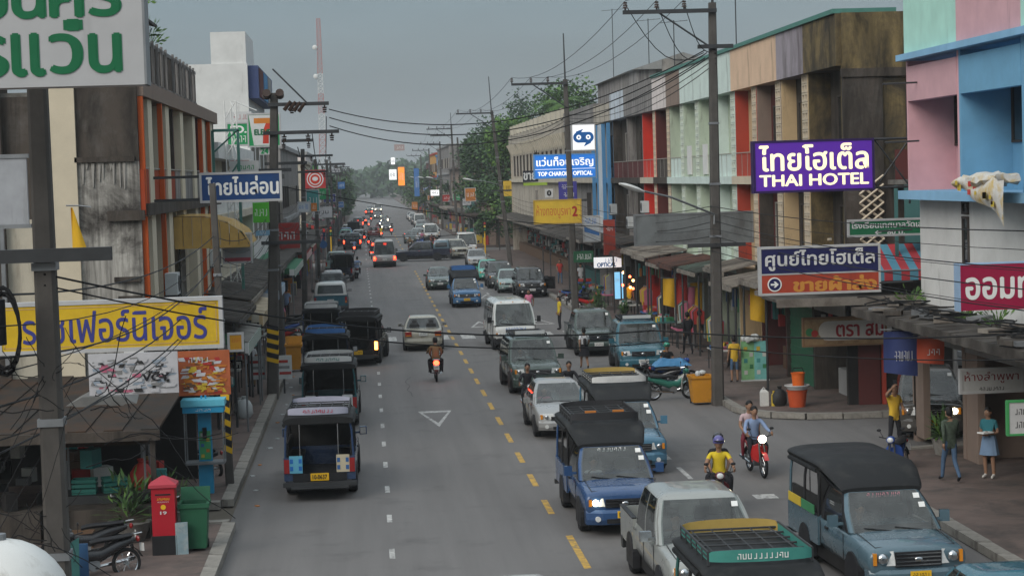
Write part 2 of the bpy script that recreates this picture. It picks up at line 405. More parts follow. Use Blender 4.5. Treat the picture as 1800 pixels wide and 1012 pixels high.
# right: near block with a rounded corner into the side street
pR = pavement([(11.55,4),(30,4),(30,48.4)] + arc(14.6,45.4,3.0,PI/2,PI), PZ)
kerb_run(pR, [(11.4,24),(11.4,45.3)], PZ+.02); kerb_run(pR, arc(14.6,45.4,3.14,PI,PI/2,4), PZ+.02); kerb_run(pR, [(14.7,48.52),(22,48.52)], PZ+.02)
pF = pavement([(11.15,58.4)] + arc(13.6,58.4,2.5,PI,1.5*PI)[1:] + [(30,55.9),(30,57),(26,193),(11.15,193)], PZ)
kerb_run(pF, [(11.0,58.4),(11.0,150)], PZ+.02); kerb_run(pF, arc(13.6,58.4,2.64,PI,1.5*PI,4), PZ+.02); kerb_run(pF, [(13.6,55.78),(24,55.78)], PZ+.02)
pF2 = pavement([(11.15,205),(24,205),(24,900),(11.15,900)], PZ)

def marks(name, rects, m, z):
    b = MB()
    for (x0,y0,x1,y1) in rects: b.add([(x0,y0,z),(x1,y0,z),(x1,y1,z),(x0,y1,z)], [(0,1,2,3)])
    return b
for i in range(40):
    y = 38.2 + 4.03*i
    if y > 164: break
    x = .30 if y < 90 else .30 - (y-90)*.004
    o = marks('m', [(x-.055,y-.5,x+.055,y+.5)], LINEW, .004).build('lane_marking', LINEW); tag(o, kind='structure')
for y0, l in [(37.6,3.4)] + [(42.85+3.9*i, 1.9) for i in range(30)]:
    x = 3.9 if y0 < 40 else 3.8
    o = marks('m', [(x-.07,y0-l/2,x+.07,y0+l/2)], LINEY, .004).build('centre_line_marking', LINEY); tag(o, kind='structure')
for i in range(22):
    y = 182+i*12
    o = marks('m', [(3.73,y,3.87,y+4)], LINEY, .004).build('centre_line_marking', LINEY); tag(o, kind='structure')
    o = marks('m', [(-.1,y,.01,y+3)], LINEW, .004).build('lane_marking', LINEW); tag(o, kind='structure')
for i in range(9):
    x = .62 + 1.2*i
    o = marks('m', [(x,89.0,x+.62,91.4)], LINEW, .004).build('crossing_marking', LINEW); tag(o, kind='structure')
for y in (45.9, 49.2, 55.5, 61.5, 104, 110, 116, 122, 128):
    o = marks('m', [(7.45,y,7.57,y+1.9)], LINEW, .004).build('lane_marking', LINEW); tag(o, kind='structure')
o = marks('m', [(8.45,42.7,8.95,43.3)], LINEW, .004).build('lane_marking', LINEW); tag(o, kind='structure')
def tri_mark(cx, yn, yf, hw, w=.16, flip=False):
    """an open triangle painted on the lane, point towards the viewer unless flipped"""
    a, b_ = (yn, yf) if not flip else (yf, yn)
    P = [Vector((cx, a)), Vector((cx+hw, b_)), Vector((cx-hw, b_))]; c = (P[0]+P[1]+P[2])/3
    I = [c + (p-c)*.66 for p in P]
    I[1].x += .05; I[2].x -= .05
    v = [(p.x,p.y,.004) for p in P] + [(p.x,p.y,.004) for p in I]
    f = [(0,1,4,3),(1,2,5,4),(2,0,3,5)]
    o = MB().add(v, f if (not flip) else [q[::-1] for q in f]).build('warning_triangle_marking', LINEW); tag(o, kind='structure')
tri_mark(1.97, 57.6, 61.6, .53); tri_mark(5.55, 95.5, 99.5, .6, flip=True); tri_mark(8.55, 96, 100, .6, flip=True); tri_mark(7.3, 118, 122, .6, flip=True)
# manhole cover, dark patch repairs
PATCH = mat('dark asphalt patch', (.07,.068,.067), .9, var=.2, scale=4)
o = MB().add([(5.2,70,.003),(6.1,70.2,.003),(6.0,77,.003),(5.1,76.6,.003)],[(0,1,2,3)]).build('road_patch', PATCH); tag(o, kind='structure')
o = MB().add([(-2.6,60,.003),(-1.4,60.3,.003),(-1.5,68,.003),(-2.7,67.6,.003)],[(0,1,2,3)]).build('road_patch', PATCH); tag(o, kind='structure')
for (x, y) in ((6.6,53.5),):
    o = MB().cyl((x,y,.0),(x,y,.006),.32,n=18).build('manhole_cover', DARKSTEEL); tag(o, kind='structure')

CRACK = mat('tar sealed crack', (.045,.043,.042), .7, var=.2)
for i, (x, y, l, a) in enumerate(((1.4,66,7,1.5),(5.0,78,8,1.45),(-.9,70,7,1.55))):
    rr = random.Random(900+i); P = []; p = Vector((x,y)); d = a
    for k in range(int(l/.35)): P.append(p.copy()); d += rr.uniform(-.35,.35)*.6 + (a-d)*.3; p = p + Vector((math.cos(d), math.sin(d)))*.35
    b = MB(); v = []
    for k, q in enumerate(P): w = .010+.008*rr.random(); v += [(q.x-w,q.y,.0025),(q.x+w,q.y,.0025)]
    b.add(v, [(2*k,2*k+1,2*k+3,2*k+2) for k in range(len(P)-1)]); o = b.build('road_crack', CRACK); tag(o, kind='structure')
# ------------------------------------------------------------------ haze
hz = MB().box(-699,-59,-1.2,699,2450,66).build('haze', [])
hm = bpy.data.materials.new('evening haze'); hm.use_nodes = True; hn = hm.node_tree
hn.nodes.remove(hn.nodes['Principled BSDF'])
pv = hn.nodes.new('ShaderNodeVolumePrincipled'); pv.inputs['Color'].default_value = (.86,.9,.93,1); pv.inputs['Density'].default_value = .00034
hn.links.new(pv.outputs[0], hn.nodes['Material Output'].inputs['Volume'])
hz.data.materials.append(hm); tag(hz, kind='stuff')
# ------------------------------------------------------------------ buildings
def wall(name, col, **k):
    a = dict(var=.12, scale=1.2, bump=.12, streak=((.05,.045,.04), .28))
    a.update(k); return mat('wall ' + name, col, .85, **a)
W_BROWN = wall('stained mustard brown', (.21,.155,.07), streak=((.018,.016,.013),.72), stain=((.05,.042,.032),.62,.55))
W_DKBRN = wall('dark brown', (.075,.062,.052), streak=((.014,.013,.012),.7), stain=((.11,.10,.09),.3,1.0))
W_LAV = wall('weathered lavender grey', (.30,.27,.30), streak=((.09,.075,.075),.62))
W_PEACH = wall('peach', (.62,.44,.31))
W_TAN = wall('tan', (.52,.38,.22))
W_RED = wall('brick red paint', (.36,.055,.035))
W_BRED = wall('bright red paint', (.52,.04,.025))
W_MINT = wall('pale mint', (.55,.64,.60))
W_OLIVE = wall('pale olive green', (.42,.48,.38))
W_MBLK = wall('cream mint blocks', (.56,.62,.54), streak=((.2,.2,.17),.3))
W_TBLK = wall('cream tan blocks', (.55,.47,.36), streak=((.2,.17,.13),.3))
W_TAUPE = wall('brown taupe', (.22,.165,.135))
W_PINKW = wall('pinkish white', (.60,.54,.52))
W_GREYST = wall('dark stained concrete', (.27,.255,.245), streak=((.035,.032,.03),.75), sscale=(3.5,3.5,.3))
W_PBLUE = wall('pale blue corrugated', (.48,.53,.58), streak=((.12,.11,.1),.5))
W_MAROON = wall('dark maroon', (.10,.03,.028))
W_CREAM = wall('cream', (.46,.42,.34), streak=((.12,.10,.08),.35))
W_BEIGE = wall('old beige', (.40,.36,.30), streak=((.07,.06,.05),.5))
W_WHITE = wall('off white', (.60,.60,.585), streak=((.25,.24,.22),.2))
W_STWH = wall('stained white', (.47,.45,.41), streak=((.028,.025,.023),.8), stain=((.05,.044,.04),.5,.6), sscale=(4.5,4.5,.30))
W_PINK = wall('pink', (.62,.36,.39), streak=((.3,.2,.2),.15))
W_PINK2 = wall('dusty pink', (.56,.34,.37), streak=((.3,.2,.2),.15))
W_SKYB = wall('sky blue', (.155,.35,.52), streak=((.1,.2,.3),.15))
W_LBLUE = wall('ledge blue', (.23,.43,.62), streak=((.1,.2,.3),.15))
W_AQUA = wall('aqua mint', (.40,.66,.57), streak=((.25,.4,.35),.12))
W_TEAL = wall('dark teal', (.06,.15,.145))
W_GREEN = wall('dark green paint', (.03,.12,.06))
W_ORANGE = wall('orange red paint', (.52,.10,.025), streak=((.2,.04,.02),.3))
W_BLUEP = wall('medium blue paint', (.08,.23,.42))
W_GREY = wall('mid grey', (.27,.27,.27))
SHUTTER = mat('grey roller shutter', (.26,.26,.25), .6, .3, var=.15, streak=((.1,.08,.06),.4))
SHUTG = mat('green roller shutter', (.035,.13,.075), .6, .1, var=.15)
CANOPY = mat('old canopy sheet', (.10,.09,.08), .85, var=.4, scale=1.6, stain=((.04,.034,.03),.65,1.1))
CANLT = mat('pale canopy edge', (.24,.215,.185), .85, var=.25, stain=((.12,.1,.085),.5,1.2))
CANRED = mat('rust red canopy sheet', (.13,.06,.045), .85, var=.35, scale=1.6, stain=((.05,.035,.03),.6,1.1)); CANGRN = mat('faded green canopy sheet', (.09,.12,.10), .85, var=.35, scale=1.6, stain=((.045,.045,.04),.6,1.1))
GREENTRIM = mat('green roof flashing', (.07,.19,.16), .6, var=.2)
FRAMEW = mat('window frame', (.30,.28,.25), .7, var=.15)
FRAMED = mat('dark window frame', (.06,.05,.045), .7, var=.15)

def window(par, x, s, yc, z0, w, h, frame=FRAMEW, n=2, glass=GLASS):
    """a window in a wall facing -s x: frame, panes set back, mullions; one part with panes as its sub-parts"""
    b = MB(); t = .06
    X0, X1 = sorted((x - s*.05, x + s*.04))
    b.box(X0, yc-w/2, z0, X1, yc+w/2, z0+t); b.box(X0, yc-w/2, z0+h-t, X1, yc+w/2, z0+h)
    for k in range(n+1):
        y = yc - w/2 + (w-t)*k/n; b.box(X0+.004, y, z0+t, X1, y+t, z0+h-t)
    f = b.build('window', frame, par)
    for k in range(n):
        ya = yc - w/2 + (w-t)*k/n + t; yb = yc - w/2 + (w-t)*(k+1)/n
        XA, XB = sorted((x - s*.012, x + s*.012))
        MB().box(XA, ya, z0+t, XB, yb, z0+h-t).build('pane', glass, f)
    return f
def shelves(par, x, s, y0, y1, z0, z1, pal, seed, dens=.75, depth=.45):
    """goods on a shop wall: rows of small boxes and hanging things of many colours, one part"""
    rr = random.Random(seed); b = MB(); z = z0
    while z < z1 - .25:
        y = y0; h = rr.uniform(.28,.55)
        while y < y1 - .1:
            w = rr.uniform(.12,.5)
            if rr.random() < dens:
                xa, xb = sorted((x, x - s*rr.uniform(.08, depth)))
                b.box(xa, y, z, xb, min(y+w, y1), z + h*rr.uniform(.55,.98), rr.randrange(len(pal)))
            y += w + .03
        z += h + .06
    if b.v: b.build('shelf_goods', pal, par)
PAL = [plain('goods red', (.35,.035,.03)), plain('goods orange', (.45,.16,.03)), plain('goods yellow', (.5,.36,.04)), plain('goods green', (.05,.2,.09)),
       plain('goods blue', (.04,.12,.3)), plain('goods white', (.5,.5,.47)), plain('goods pink', (.45,.13,.2)), plain('goods brown', (.13,.08,.05)),
       plain('goods grey', (.2,.2,.2)), plain('goods black', (.03,.03,.03)), plain('goods teal', (.06,.25,.24))]
DULL = [PAL[7], PAL[8], PAL[9], PAL[5], PAL[10], PAL[0], DARKIN, DARKIN]

def block_screen(par, x, s, y0, y1, z0, z1, m):
    """pierced screen blocks, laid one on another with open cells, as one joined part"""
    b = MB(); n = max(1, round((y1-y0)/.34)); dy = (y1-y0)/n; nz = max(1, round((z1-z0)/.30)); dz = (z1-z0)/nz
    X0, X1 = sorted((x, x + s*.12)); XB0, XB1 = sorted((x + s*.06, x + s*.13))
    b.box(XB0, y0, z0, XB1, y1, z1, 1)
    for j in range(nz):
        for i in range(n):
            ya, yb, za, zb = y0+i*dy+.008, y0+(i+1)*dy-.008, z0+j*dz+.008, z0+(j+1)*dz-.008; t = .055
            b.box(X0,ya,za,X1,yb,za+t,0); b.box(X0,ya,zb-t,X1,yb,zb,0); b.box(X0,ya,za+t,X1,ya+t,zb-t,0); b.box(X0,yb-t,za+t,X1,yb,zb-t,0)
    o = b.build('block_screen', [m, W_GREY], par); tag(o, kind='stuff')

def shophouse(label, s, XF, y0, y1, wallm, finm, parm, balm=None, scr=None, bandm=None, z1=11.85, zf=(3.5,6.75,10.3), rec=.5, depth=9, group=None,
              trim=None, wins=True, shop=None, can=None, canx=1.9, seed=0, balc=True, lowm=None, finlow=None, side=None, can_z=3.45, name='shophouse'):
    t = thing(name, label, 'building', (XF, (y0+y1)/2, 0), 0, group)
    L_ = (y1-y0)/2; X = lambda d: s*d
    def bx(b, d0, ya, za, d1, yb, zb, mi=0):
        a, c = sorted((X(d0), X(d1))); b.box(a, ya, za, c, yb, zb, mi)
    lowm = lowm or wallm; finlow = finlow or finm; bandm = bandm or parm
    b = MB(); bx(b, rec, -L_, zf[1], depth, L_, z1-.35); b.build('upper_wall', wallm, t)
    b = MB(); bx(b, rec, -L_, zf[0], depth, L_, zf[1]-.002); b.build('first_floor_wall', lowm, t)
    b = MB()
    for ya, yb in ((-L_, -L_+.11), (L_-.11, L_)):
        bx(b, 0, ya, zf[1]+.3, rec-.003, yb, zf[2])
    b.build('party_wall', finm, t)
    b = MB()
    for ya, yb in ((-L_, -L_+.11), (L_-.11, L_)):
        bx(b, 0, ya, zf[0]+.1, rec-.003, yb, zf[1])
    b.build('party_wall', finlow, t)
    b = MB(); bx(b, -.2, -L_+.004, zf[1]+.002, rec+.1, L_-.004, zf[1]+.3); bx(b, -.1, -L_+.004, zf[0]-.2, rec+.1, L_-.004, zf[0]+.1); b.build('floor_band', bandm, t)
    b = MB(); bx(b, -.16, -L_+.004, zf[2]+.002, rec+.6, L_-.004, z1); b.build('parapet', parm, t)
    if trim:
        b = MB(); bx(b, -.24, -L_, z1+.002, rec+1.0, L_, z1+.14); b.build('roof_edge', trim, t)
    b = MB(); bx(b, rec+.602, -L_, z1-.348, depth, L_, z1-.25); b.build('roof', CONC, t)
    if scr:
        for za, zb in ((zf[1]+.3, zf[2]), (zf[0]+.1, zf[1])):
            block_screen(t, X(-.02), s, -L_+.11, -L_+.9, za, zb, scr)
    ys = -L_ + (.9 if scr else .11)
    if balc and balm:
        b = MB(); bx(b, .0, ys+.003, zf[1]+.302, .07, L_-.113, zf[1]+1.15); b.build('balcony_front', balm, t)
        b = MB()
        for k in range(2):
            yy = ys + (L_-.11-ys)*(k+1)/3; bx(b, -.012, yy, zf[1]+.302, .0, yy+.03, zf[1]+1.15)
        b.tube([(X(-.02), ys, zf[1]+1.18),(X(-.02), L_-.11, zf[1]+1.18)], .02, 5)
        b.build('railing', FRAMEW, t)
    if wins:
        yc = (ys + L_-.11)/2; w = min(2.2, L_*2-1.5)
        window(t, X(rec), s, yc, zf[1]+.9, w, 1.9, FRAMED if seed % 2 else FRAMEW, 3)
        window(t, X(rec), s, yc, zf[0]+.9, w, 1.7, FRAMED if seed % 3 else FRAMEW, 3)
    # open shop at street level
    if shop is not None:
        b = MB()
        bx(b, 0, -L_, 0, depth, -L_+.12, zf[0]-.2); bx(b, 0, L_-.12, 0, depth, L_, zf[0]-.2); b.build('shop_side_wall', lowm, t)
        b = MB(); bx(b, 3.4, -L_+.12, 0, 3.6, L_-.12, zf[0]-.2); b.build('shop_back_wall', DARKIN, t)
        b = MB(); bx(b, .0, -L_+.12, zf[0]-.75, .12, L_-.12, zf[0]-.203); b.build('shutter_box', SHUTTER, t)
        if shop == 'shut':
            b = MB(); n = 16
            for k in range(n):
                za = .15 + (zf[0]-.9)*k/n; bx(b, .10 + .02*(k % 2), -L_+.12, za, .16, L_-.12, za + (zf[0]-.9)/n)
            b.build('roller_shutter', SHUTG if seed % 2 else SHUTTER, t)
        elif shop:
            shelves(t, X(1.7), s, -L_+.2, L_-.2, .18, 2.7, shop, seed, .8)
            q = MB(); bx(q, .5, -L_+.3, .15, 1.1, L_-1.2, .95); q.build('counter', [PAL[7], W_GREY, W_TEAL][seed % 3], t)
            rr = random.Random(seed+5); b = MB()
            for k in range(5):
                yy = rr.uniform(-L_+.3, L_-.3); zz = rr.uniform(1.6, 2.2); a, c = sorted((X(.2), X(.24+rr.random()*.2)))
                b.box(a, yy, zz, c, yy+rr.uniform(.2,.5), zz+rr.uniform(.3,.8), rr.randrange(len(shop)))
            b.build('hanging_goods', shop, t)
    if can:
        rr = random.Random(seed+11); n = 26; dz = rr.uniform(-.16,.2); canx = canx + rr.uniform(-.55,.2); can = rr.choice([can, can, CANRED, CANGRN, CANLT]); b = MB()
        for k in range(n):      # corrugated sheet falling a little to the street
            ya = -L_ + 2*L_*k/n; yb = -L_ + 2*L_*(k+1)/n - .004; o = .018*(k % 2)
            v = [(X(.02), ya, can_z+.28+o+dz), (X(.02), yb, can_z+.28+o+dz), (X(-canx), yb, can_z+o+dz), (X(-canx), ya, can_z+o+dz)]
            v += [(p[0], p[1], p[2]-.05) for p in v]
            b.add(v, [(0,1,2,3),(7,6,5,4),(0,3,7,4),(1,5,6,2),(2,6,7,3),(0,4,5,1)])
        c = b.build('canopy', can, t)
        b = MB(); a, e2 = sorted((X(-canx), X(-canx-.06))); b.box(a, -L_+.01, can_z-.2+dz, e2, L_-.01, can_z-.055+dz); b.build('canopy_edge', CANLT if seed % 2 else can, c)
        b = MB()
        for yy in (-L_+.15, L_-.2): b.cyl((X(-canx+.15), yy, .15), (X(-canx+.15), yy, can_z-.06+dz), .04, n=6)
        b.build('canopy_post', DARKSTEEL, c) if seed != 1 else None
    return t

XR = 14.3
HB = 'terraced shop buildings beyond the side street'
# the stained hotel at the corner of the side street
t = shophouse('mould-stained mustard brown corner building behind the purple sign', 1, XR, 57.9, 62.3, W_DKBRN, W_BROWN, W_BROWN, W_DKBRN, None, W_DKBRN, trim=GREENTRIM, shop=DULL, can=CANOPY, seed=1, group=HB, rec=.7, depth=16, name='hotel_building')
b = MB()
b.box(.0,-2.32,10.2,15,-2.2,11.86); b.build('side_parapet', W_BROWN, t)
b = MB(); b.box(-.05,-2.42,9.95,15,-2.25,10.2); b.build('side_band', W_DKBRN, t)
b = MB(); b.box(1.2,-2.3,3.4,15,-2.2,7.2); b.build('side_wall', W_DKBRN, t); b = MB(); b.box(1.2,-2.3,7.203,15,-2.2,9.95); b.build('side_wall', W_BROWN, t)
b = MB(); b.box(0,-2.36,3.4,1.2,-2.2,9.95); b.build('corner_pier', W_DKBRN, t)
b = MB(); b.box(1.2,-2.34,6.7,15,-2.3,7.05); b.build('side_band', W_DKBRN, t)
def side_window(par, x0, x1, z0, z1, y, n=2, transom=True):
    b = MB(); q = .07
    b.box(x0,y-.05,z0,x1,y+.02,z0+q); b.box(x0,y-.05,z1-q,x1,y+.02,z1)
    for k in range(n+1):
        xx = x0 + (x1-x0-q)*k/n; b.box(xx,y-.046,z0+q,xx+q,y+.02,z1-q)
    zt = z1 - (z1-z0)*.28
    if transom: b.box(x0+q,y-.042,zt,x1-q,y+.02,zt+q)
    f = b.build('window', FRAMED, par)
    for k in range(n):
        xa = x0 + (x1-x0-q)*k/n + q; xb = x0 + (x1-x0-q)*(k+1)/n
        MB().box(xa,y-.02,z0+q,xb,y,zt if transom else z1-q).build('pane', GLASS, f)
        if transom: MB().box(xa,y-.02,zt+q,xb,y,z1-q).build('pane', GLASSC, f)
    return f
side_window(t, 1.9, 3.9, 7.9, 9.75, -2.305, 2); side_window(t, 5.2, 7.2, 7.9, 9.75, -2.305, 2)
b = MB(); b.box(1.3,-3.3,6.72,9,-2.36,6.86); b.build('balcony_slab', CONC, t)
b = MB(); b.box(1.55,-3.29,5.0,3.1,-3.2,6.71); b.box(1.25,-3.3,4.2,1.34,-3.2,6.7); b.build('teal_screen', W_TEAL, t)
b = MB(); b.box(1.3,-3.28,6.87,9,-3.2,7.75); b.build('balcony_front', W_MAROON, t)
block_screen(t, 0, 1, 0, .01, 5, 5.1, W_TBLK)
b = MB()                      # diamond lattice screen beside the teal panel
for i in range(9):
    for sg in (-1, 1):
        z0 = 4.3 + i*.27
        b.tube([(.42,-2.43-.02*sg,z0 + (.0 if sg > 0 else .55)),(1.15,-2.43-.02*sg,z0 + (.55 if sg > 0 else .0))], .035, 4)
b.build('lattice_screen', W_TBLK, t)
b = MB(); b.box(0,-2.3,0,15,-2.22,3.2); b.build('side_shop_wall', DARKIN, t)
side_window(t, 2.0, 4.2, 4.0, 6.2, -2.305, 3, False)
for k in range(3): MB().box(1.0+k*2.2,-2.45,.15,1.12+k*2.2,-2.31,3.2).build('shop_post', [W_RED,W_GREY,W_GREEN][k], t)
MB().box(.3,-2.4,.15,.95,-2.31,2.6).build('door', W_MAROON, t)

shophouse('narrow building with a streaked lavender grey parapet next to the mustard corner building', 1, XR, 62.3, 66.4, W_DKBRN, W_TAN, W_LAV, W_DKBRN, W_TBLK, W_DKBRN, trim=GREENTRIM, shop='shut', can=CANOPY, seed=35, group=HB)
shophouse('peach parapet shop building whose floors below are dark maroon', 1, XR, 66.4, 70.6, W_MAROON, W_TAUPE, W_PEACH, W_DKBRN, W_TBLK, W_TAUPE, trim=GREENTRIM, shop=PAL, can=CANOPY, seed=3, group=HB, finlow=W_DKBRN)
shophouse('peach parapet shop building with brick red recesses and tan upper walls', 1, XR, 70.6, 74.8, W_TAN, W_RED, W_PEACH, W_RED, W_TBLK, W_TBLK, trim=GREENTRIM, shop=PAL, can=CANLT, seed=4, group=HB, wins=False)
shophouse('pale mint shop building partly behind the tallest right pole', 1, XR, 74.8, 79.0, W_OLIVE, W_MINT, W_MINT, W_MINT, W_MBLK, W_MINT, trim=GREENTRIM, shop=PAL, can=CANOPY, seed=5, group=HB, wins=False)
for (ya, yb, sd, lb) in ((79,83,6,'pale mint shop building with a white panel on its balcony, nearer of two'), (83,87,7,'pale mint shop building with a white panel on its balcony, farther of two')):
    t = shophouse(lb, 1, XR, ya, yb, W_MINT, W_OLIVE, W_MINT, W_OLIVE, W_MBLK, W_MINT, trim=GREENTRIM, shop=PAL, can=[CANOPY,CANLT][sd % 2], seed=sd, group=HB, wins=False)
    MB().box(-.07,-.1,7.15,-.015,.9,8.4).build('white_panel', W_WHITE, t)
shophouse('mint shop building under a brown taupe parapet', 1, XR, 87, 91, W_MINT, W_OLIVE, W_TAUPE, W_MINT, W_MBLK, W_MINT, trim=GREENTRIM, shop=PAL, can=CANOPY, seed=8, group=HB)
shophouse('shop building with pinkish white parapet and dark maroon balcony', 1, XR, 91, 95.4, W_MAROON, W_MAROON, W_PINKW, W_DKBRN, W_TBLK, W_DKBRN, trim=GREENTRIM, shop=PAL, can=CANLT, seed=9, group=HB)
shophouse('shop building with bright red recesses under a streaky grey parapet', 1, XR, 95.4, 100, W_BRED, W_BRED, W_GREYST, W_BRED, W_TBLK, W_CREAM, shop=PAL, can=CANOPY, seed=10, group=HB)
shophouse('blackened brown shop building with red balcony panels', 1, XR, 100, 106, W_DKBRN, W_GREYST, W_GREYST, W_MAROON, None, W_DKBRN, shop=PAL, can=CANOPY, seed=11, group=HB)
shophouse('blackened shop building under a pale blue corrugated parapet', 1, XR, 106, 112, W_DKBRN, W_DKBRN, W_PBLUE, W_MAROON, None, W_DKBRN, shop=PAL, can=CANOPY, seed=12, group=HB)
t = shophouse('grey clad shop front framed by tall blue posts', 1, XR, 112, 120, W_GREY, W_BLUEP, W_BEIGE, None, None, W_BLUEP, shop=PAL, can=CANOPY, seed=13, group=HB, z1=11.4)
b = MB()
for yy in (-3.9,-1.5,1.2,3.7): b.box(-.35,yy-.16,3.6,-.17,yy+.16,10.2)
b.build('blue_post', W_BLUEP, t)
MB().box(-.3,-1.3,3.8,-.21,1.0,10.2).build('cladding_panel', W_PBLUE, t)
shophouse('bare grey concrete shop building behind the lit blue optician sign', 1, XR, 120, 138, W_GREYST, W_GREY, W_GREYST, W_GREY, None, W_BEIGE, shop=DULL, can=CANOPY, seed=14, group=HB, z1=11.6)
t = shophouse('long old beige building with a scalloped cornice at the end of the terrace', 1, XR, 138, 191, W_BEIGE, W_BEIGE, W_BEIGE, None, None, W_CREAM, shop=DULL, can=CANOPY, seed=15, group=HB, z1=11.2, rec=.15)
b = MB()
for k in range(36):
    y = -26.2 + k*1.45; b.prism([(-.1,10.3),(-.55,10.25),(-.35,9.9),(-.1,9.2)], 'y', y, y+.35)
b.build('cornice_bracket', W_CREAM, t)
for k in range(14):
    y = -26 + k*3.7
    window(t, .15, 1, y+1.2, 7.3, 1.3, 1.9, FRAMED, 2); MB().box(-.28,y-.2,11.2,.1,y+.9,12.0).build('parapet_post', W_CREAM, t)
# rooftop clutter on the terrace
def antenna(x, y, z, h, lb, bars=5):
    t = thing('television_antenna', lb, 'antenna', (x,y,z))
    MB().cyl((0,0,0),(0,0,h),.025,n=5).build('mast', DARKSTEEL, t)
    b = MB(); b.tube([(-.7,0,h-.12),(.7,0,h-.02)],.012,4)
    for k in range(bars): b.tube([(-.6+k*.3,-.35,h-.1+k*.02),(-.6+k*.3,.35,h-.1+k*.02)],.008,4)
    b.build('aerial_bars', DARKSTEEL, t)
antenna(15.6, 81, 11.8, 3.2, 'thin television antenna rising from the pale mint roof')
antenna(15.4, 96, 11.7, 3.0, 'thin television antenna behind the pinkish white parapet')
antenna(16.2, 110, 11.7, 4.2, 'tall television antenna above the blackened shop building')
antenna(16.5, 128, 11.5, 6.5, 'tall thin mast antenna on the bare concrete roof', 3)
t = thing('roof_shed', 'grey pitched roof shed on the terrace roof behind the parapets', 'shed', (17.5,118,11.4))
MB().box(-2.2,-9,0,3,9,1.6).build('wall', W_GREYST, t); MB().prism([(-2.5,1.61),(3.3,1.61),(.4,2.5)],'y',-9.4,9.4).build('roof', SHUTTER, t)
t = thing('water_tank', 'small dark water tank standing on the terrace roof', 'tank', (16.4,103,11.5))
MB().cyl((0,0,.5),(0,0,1.7),.55,n=14).build('tank', CONC, t); b = MB()
for a in (-.35,.35):
    for c in (-.35,.35): b.box(a-.04,c-.04,0,a+.04,c+.04,.5)
b.build('stand', DARKSTEEL, t)

# near right: the pink and blue pair
NB = 'painted shop buildings on the near corner'
def pastel(label, y0, y1, low, up, lintel, top, seed, side=False):
    t = thing('shophouse', label, 'building', (XR, (y0+y1)/2, 0), 0, NB); L_ = (y1-y0)/2
    MB().box(1.25,-L_,6.62,9,L_,10.0).build('upper_wall', up, t)
    MB().box(.3,-L_,3.4,9,L_,6.4).build('first_floor_wall', low, t)
    b = MB()
    for ya, yb in ((-L_,-L_+.14),(L_-.14,L_)): b.box(0,ya,6.62,1.247,yb,10.0)
    b.build('party_wall', up, t)
    MB().box(-.28,-L_+.003,6.4,1.3,L_-.003,6.62).build('floor_ledge', W_LBLUE, t)
    MB().box(-.02,-L_+.143,8.95,.22,L_-.143,9.85).build('lintel_panel', lintel, t)
    MB().box(-.28,-L_+.003,10.0,1.4,L_-.003,10.16).build('roof_ledge', W_LBLUE, t)
    MB().box(-.05,-L_+.003,10.162,9,L_-.003,12.6).build('parapet', top, t)
    window(t, 1.25, 1, L_-.62, 7.75, .85, 1.75, FRAMED, 1)
    for yy in (-L_+.55,): window(t, .3, 1, yy, 4.1, .5, 1.9, FRAMED, 1); window(t, .3, 1, yy, 6.05-.0, .5, .32, FRAMED, 1)
    b = MB()
    b.box(0,-L_,0,9,-L_+.12,3.2); b.box(0,L_-.12,0,9,L_,3.2); b.build('shop_side_wall', W_TAUPE, t)
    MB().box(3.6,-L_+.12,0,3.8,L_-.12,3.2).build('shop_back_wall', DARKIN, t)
    MB().box(.0,-L_+.12,2.75,.14,L_-.12,3.397).build('shutter_box', SHUTTER, t)
    shelves(t, 1.9, 1, -L_+.2, L_-.2, .2, 2.5, DULL, seed, .6)
    MB().box(.02,L_-1.0,.15,.2,L_-.125,2.74).build('door', W_TAUPE, t)
    n = 12; b = MB()
    for k in range(n):
        ya = -L_+2*L_*k/n; yb = -L_+2*L_*(k+1)/n-.004
        v = [(.28,ya,3.66),(.28,yb,3.66),(-1.6,yb,3.58+.012*(k%2)),(-1.6,ya,3.58+.012*(k%2))]; v += [(p[0],p[1],p[2]-.22) for p in v]
        b.add(v, [(0,1,2,3),(7,6,5,4),(0,3,7,4),(1,5,6,2),(2,6,7,3),(0,4,5,1)])
    b.build('canopy', CANOPY, t)
    rr = random.Random(seed); b = MB()
    for k in range(9): y = rr.uniform(-L_+.2,L_-.4); x = rr.uniform(-1.5,-.1); b.cbox(x,y,3.66+.02+.03*(x+1.5)/1.5,rr.uniform(.05,.5),rr.uniform(.1,.9),rr.uniform(.03,.14),k%3,rr.uniform(-.8,.8))
    for k in range(3): z0 = 3.74+.05*k; b.tube([(rr.uniform(-1.5,-.2),-L_+2*L_*j/8,z0+.06*math.sin(j*1.7+k)) for j in range(9)],.018,4,3)
    o = b.build('roof_debris', [W_DKBRN, CANLT, STEEL, CABLE], t); tag(o, kind='stuff')
    return t
pk = pastel('pink shop building with white lower floor on the near side-street corner', 46.35, 50.9, W_WHITE, W_PINK, W_PINK2, W_AQUA, 21)
bl = pastel('sky blue shop building under a pink parapet, beside the pink building', 41.7, 46.35, W_WHITE, W_SKYB, W_SKYB, W_PINK2, 22)
pastel('shop building nearest the viewer on the right, out past the blue one', 36.6, 41.7, W_WHITE, W_SKYB, W_SKYB, W_AQUA, 23)
pastel('shop building at the right edge with aqua upper walls', 31.0, 36.6, W_WHITE, W_AQUA, W_PINK2, W_PINK2, 24)
b = MB(); b.box(.02,2.0,0,.3,2.28,3.39); b.build('corner_column', W_TAUPE, pk)
for o in list(pk.children):
    if o.name.startswith('shop_side_wall') and max(v.co.y for v in o.data.vertices) > 2.0: bpy.data.objects.remove(o)
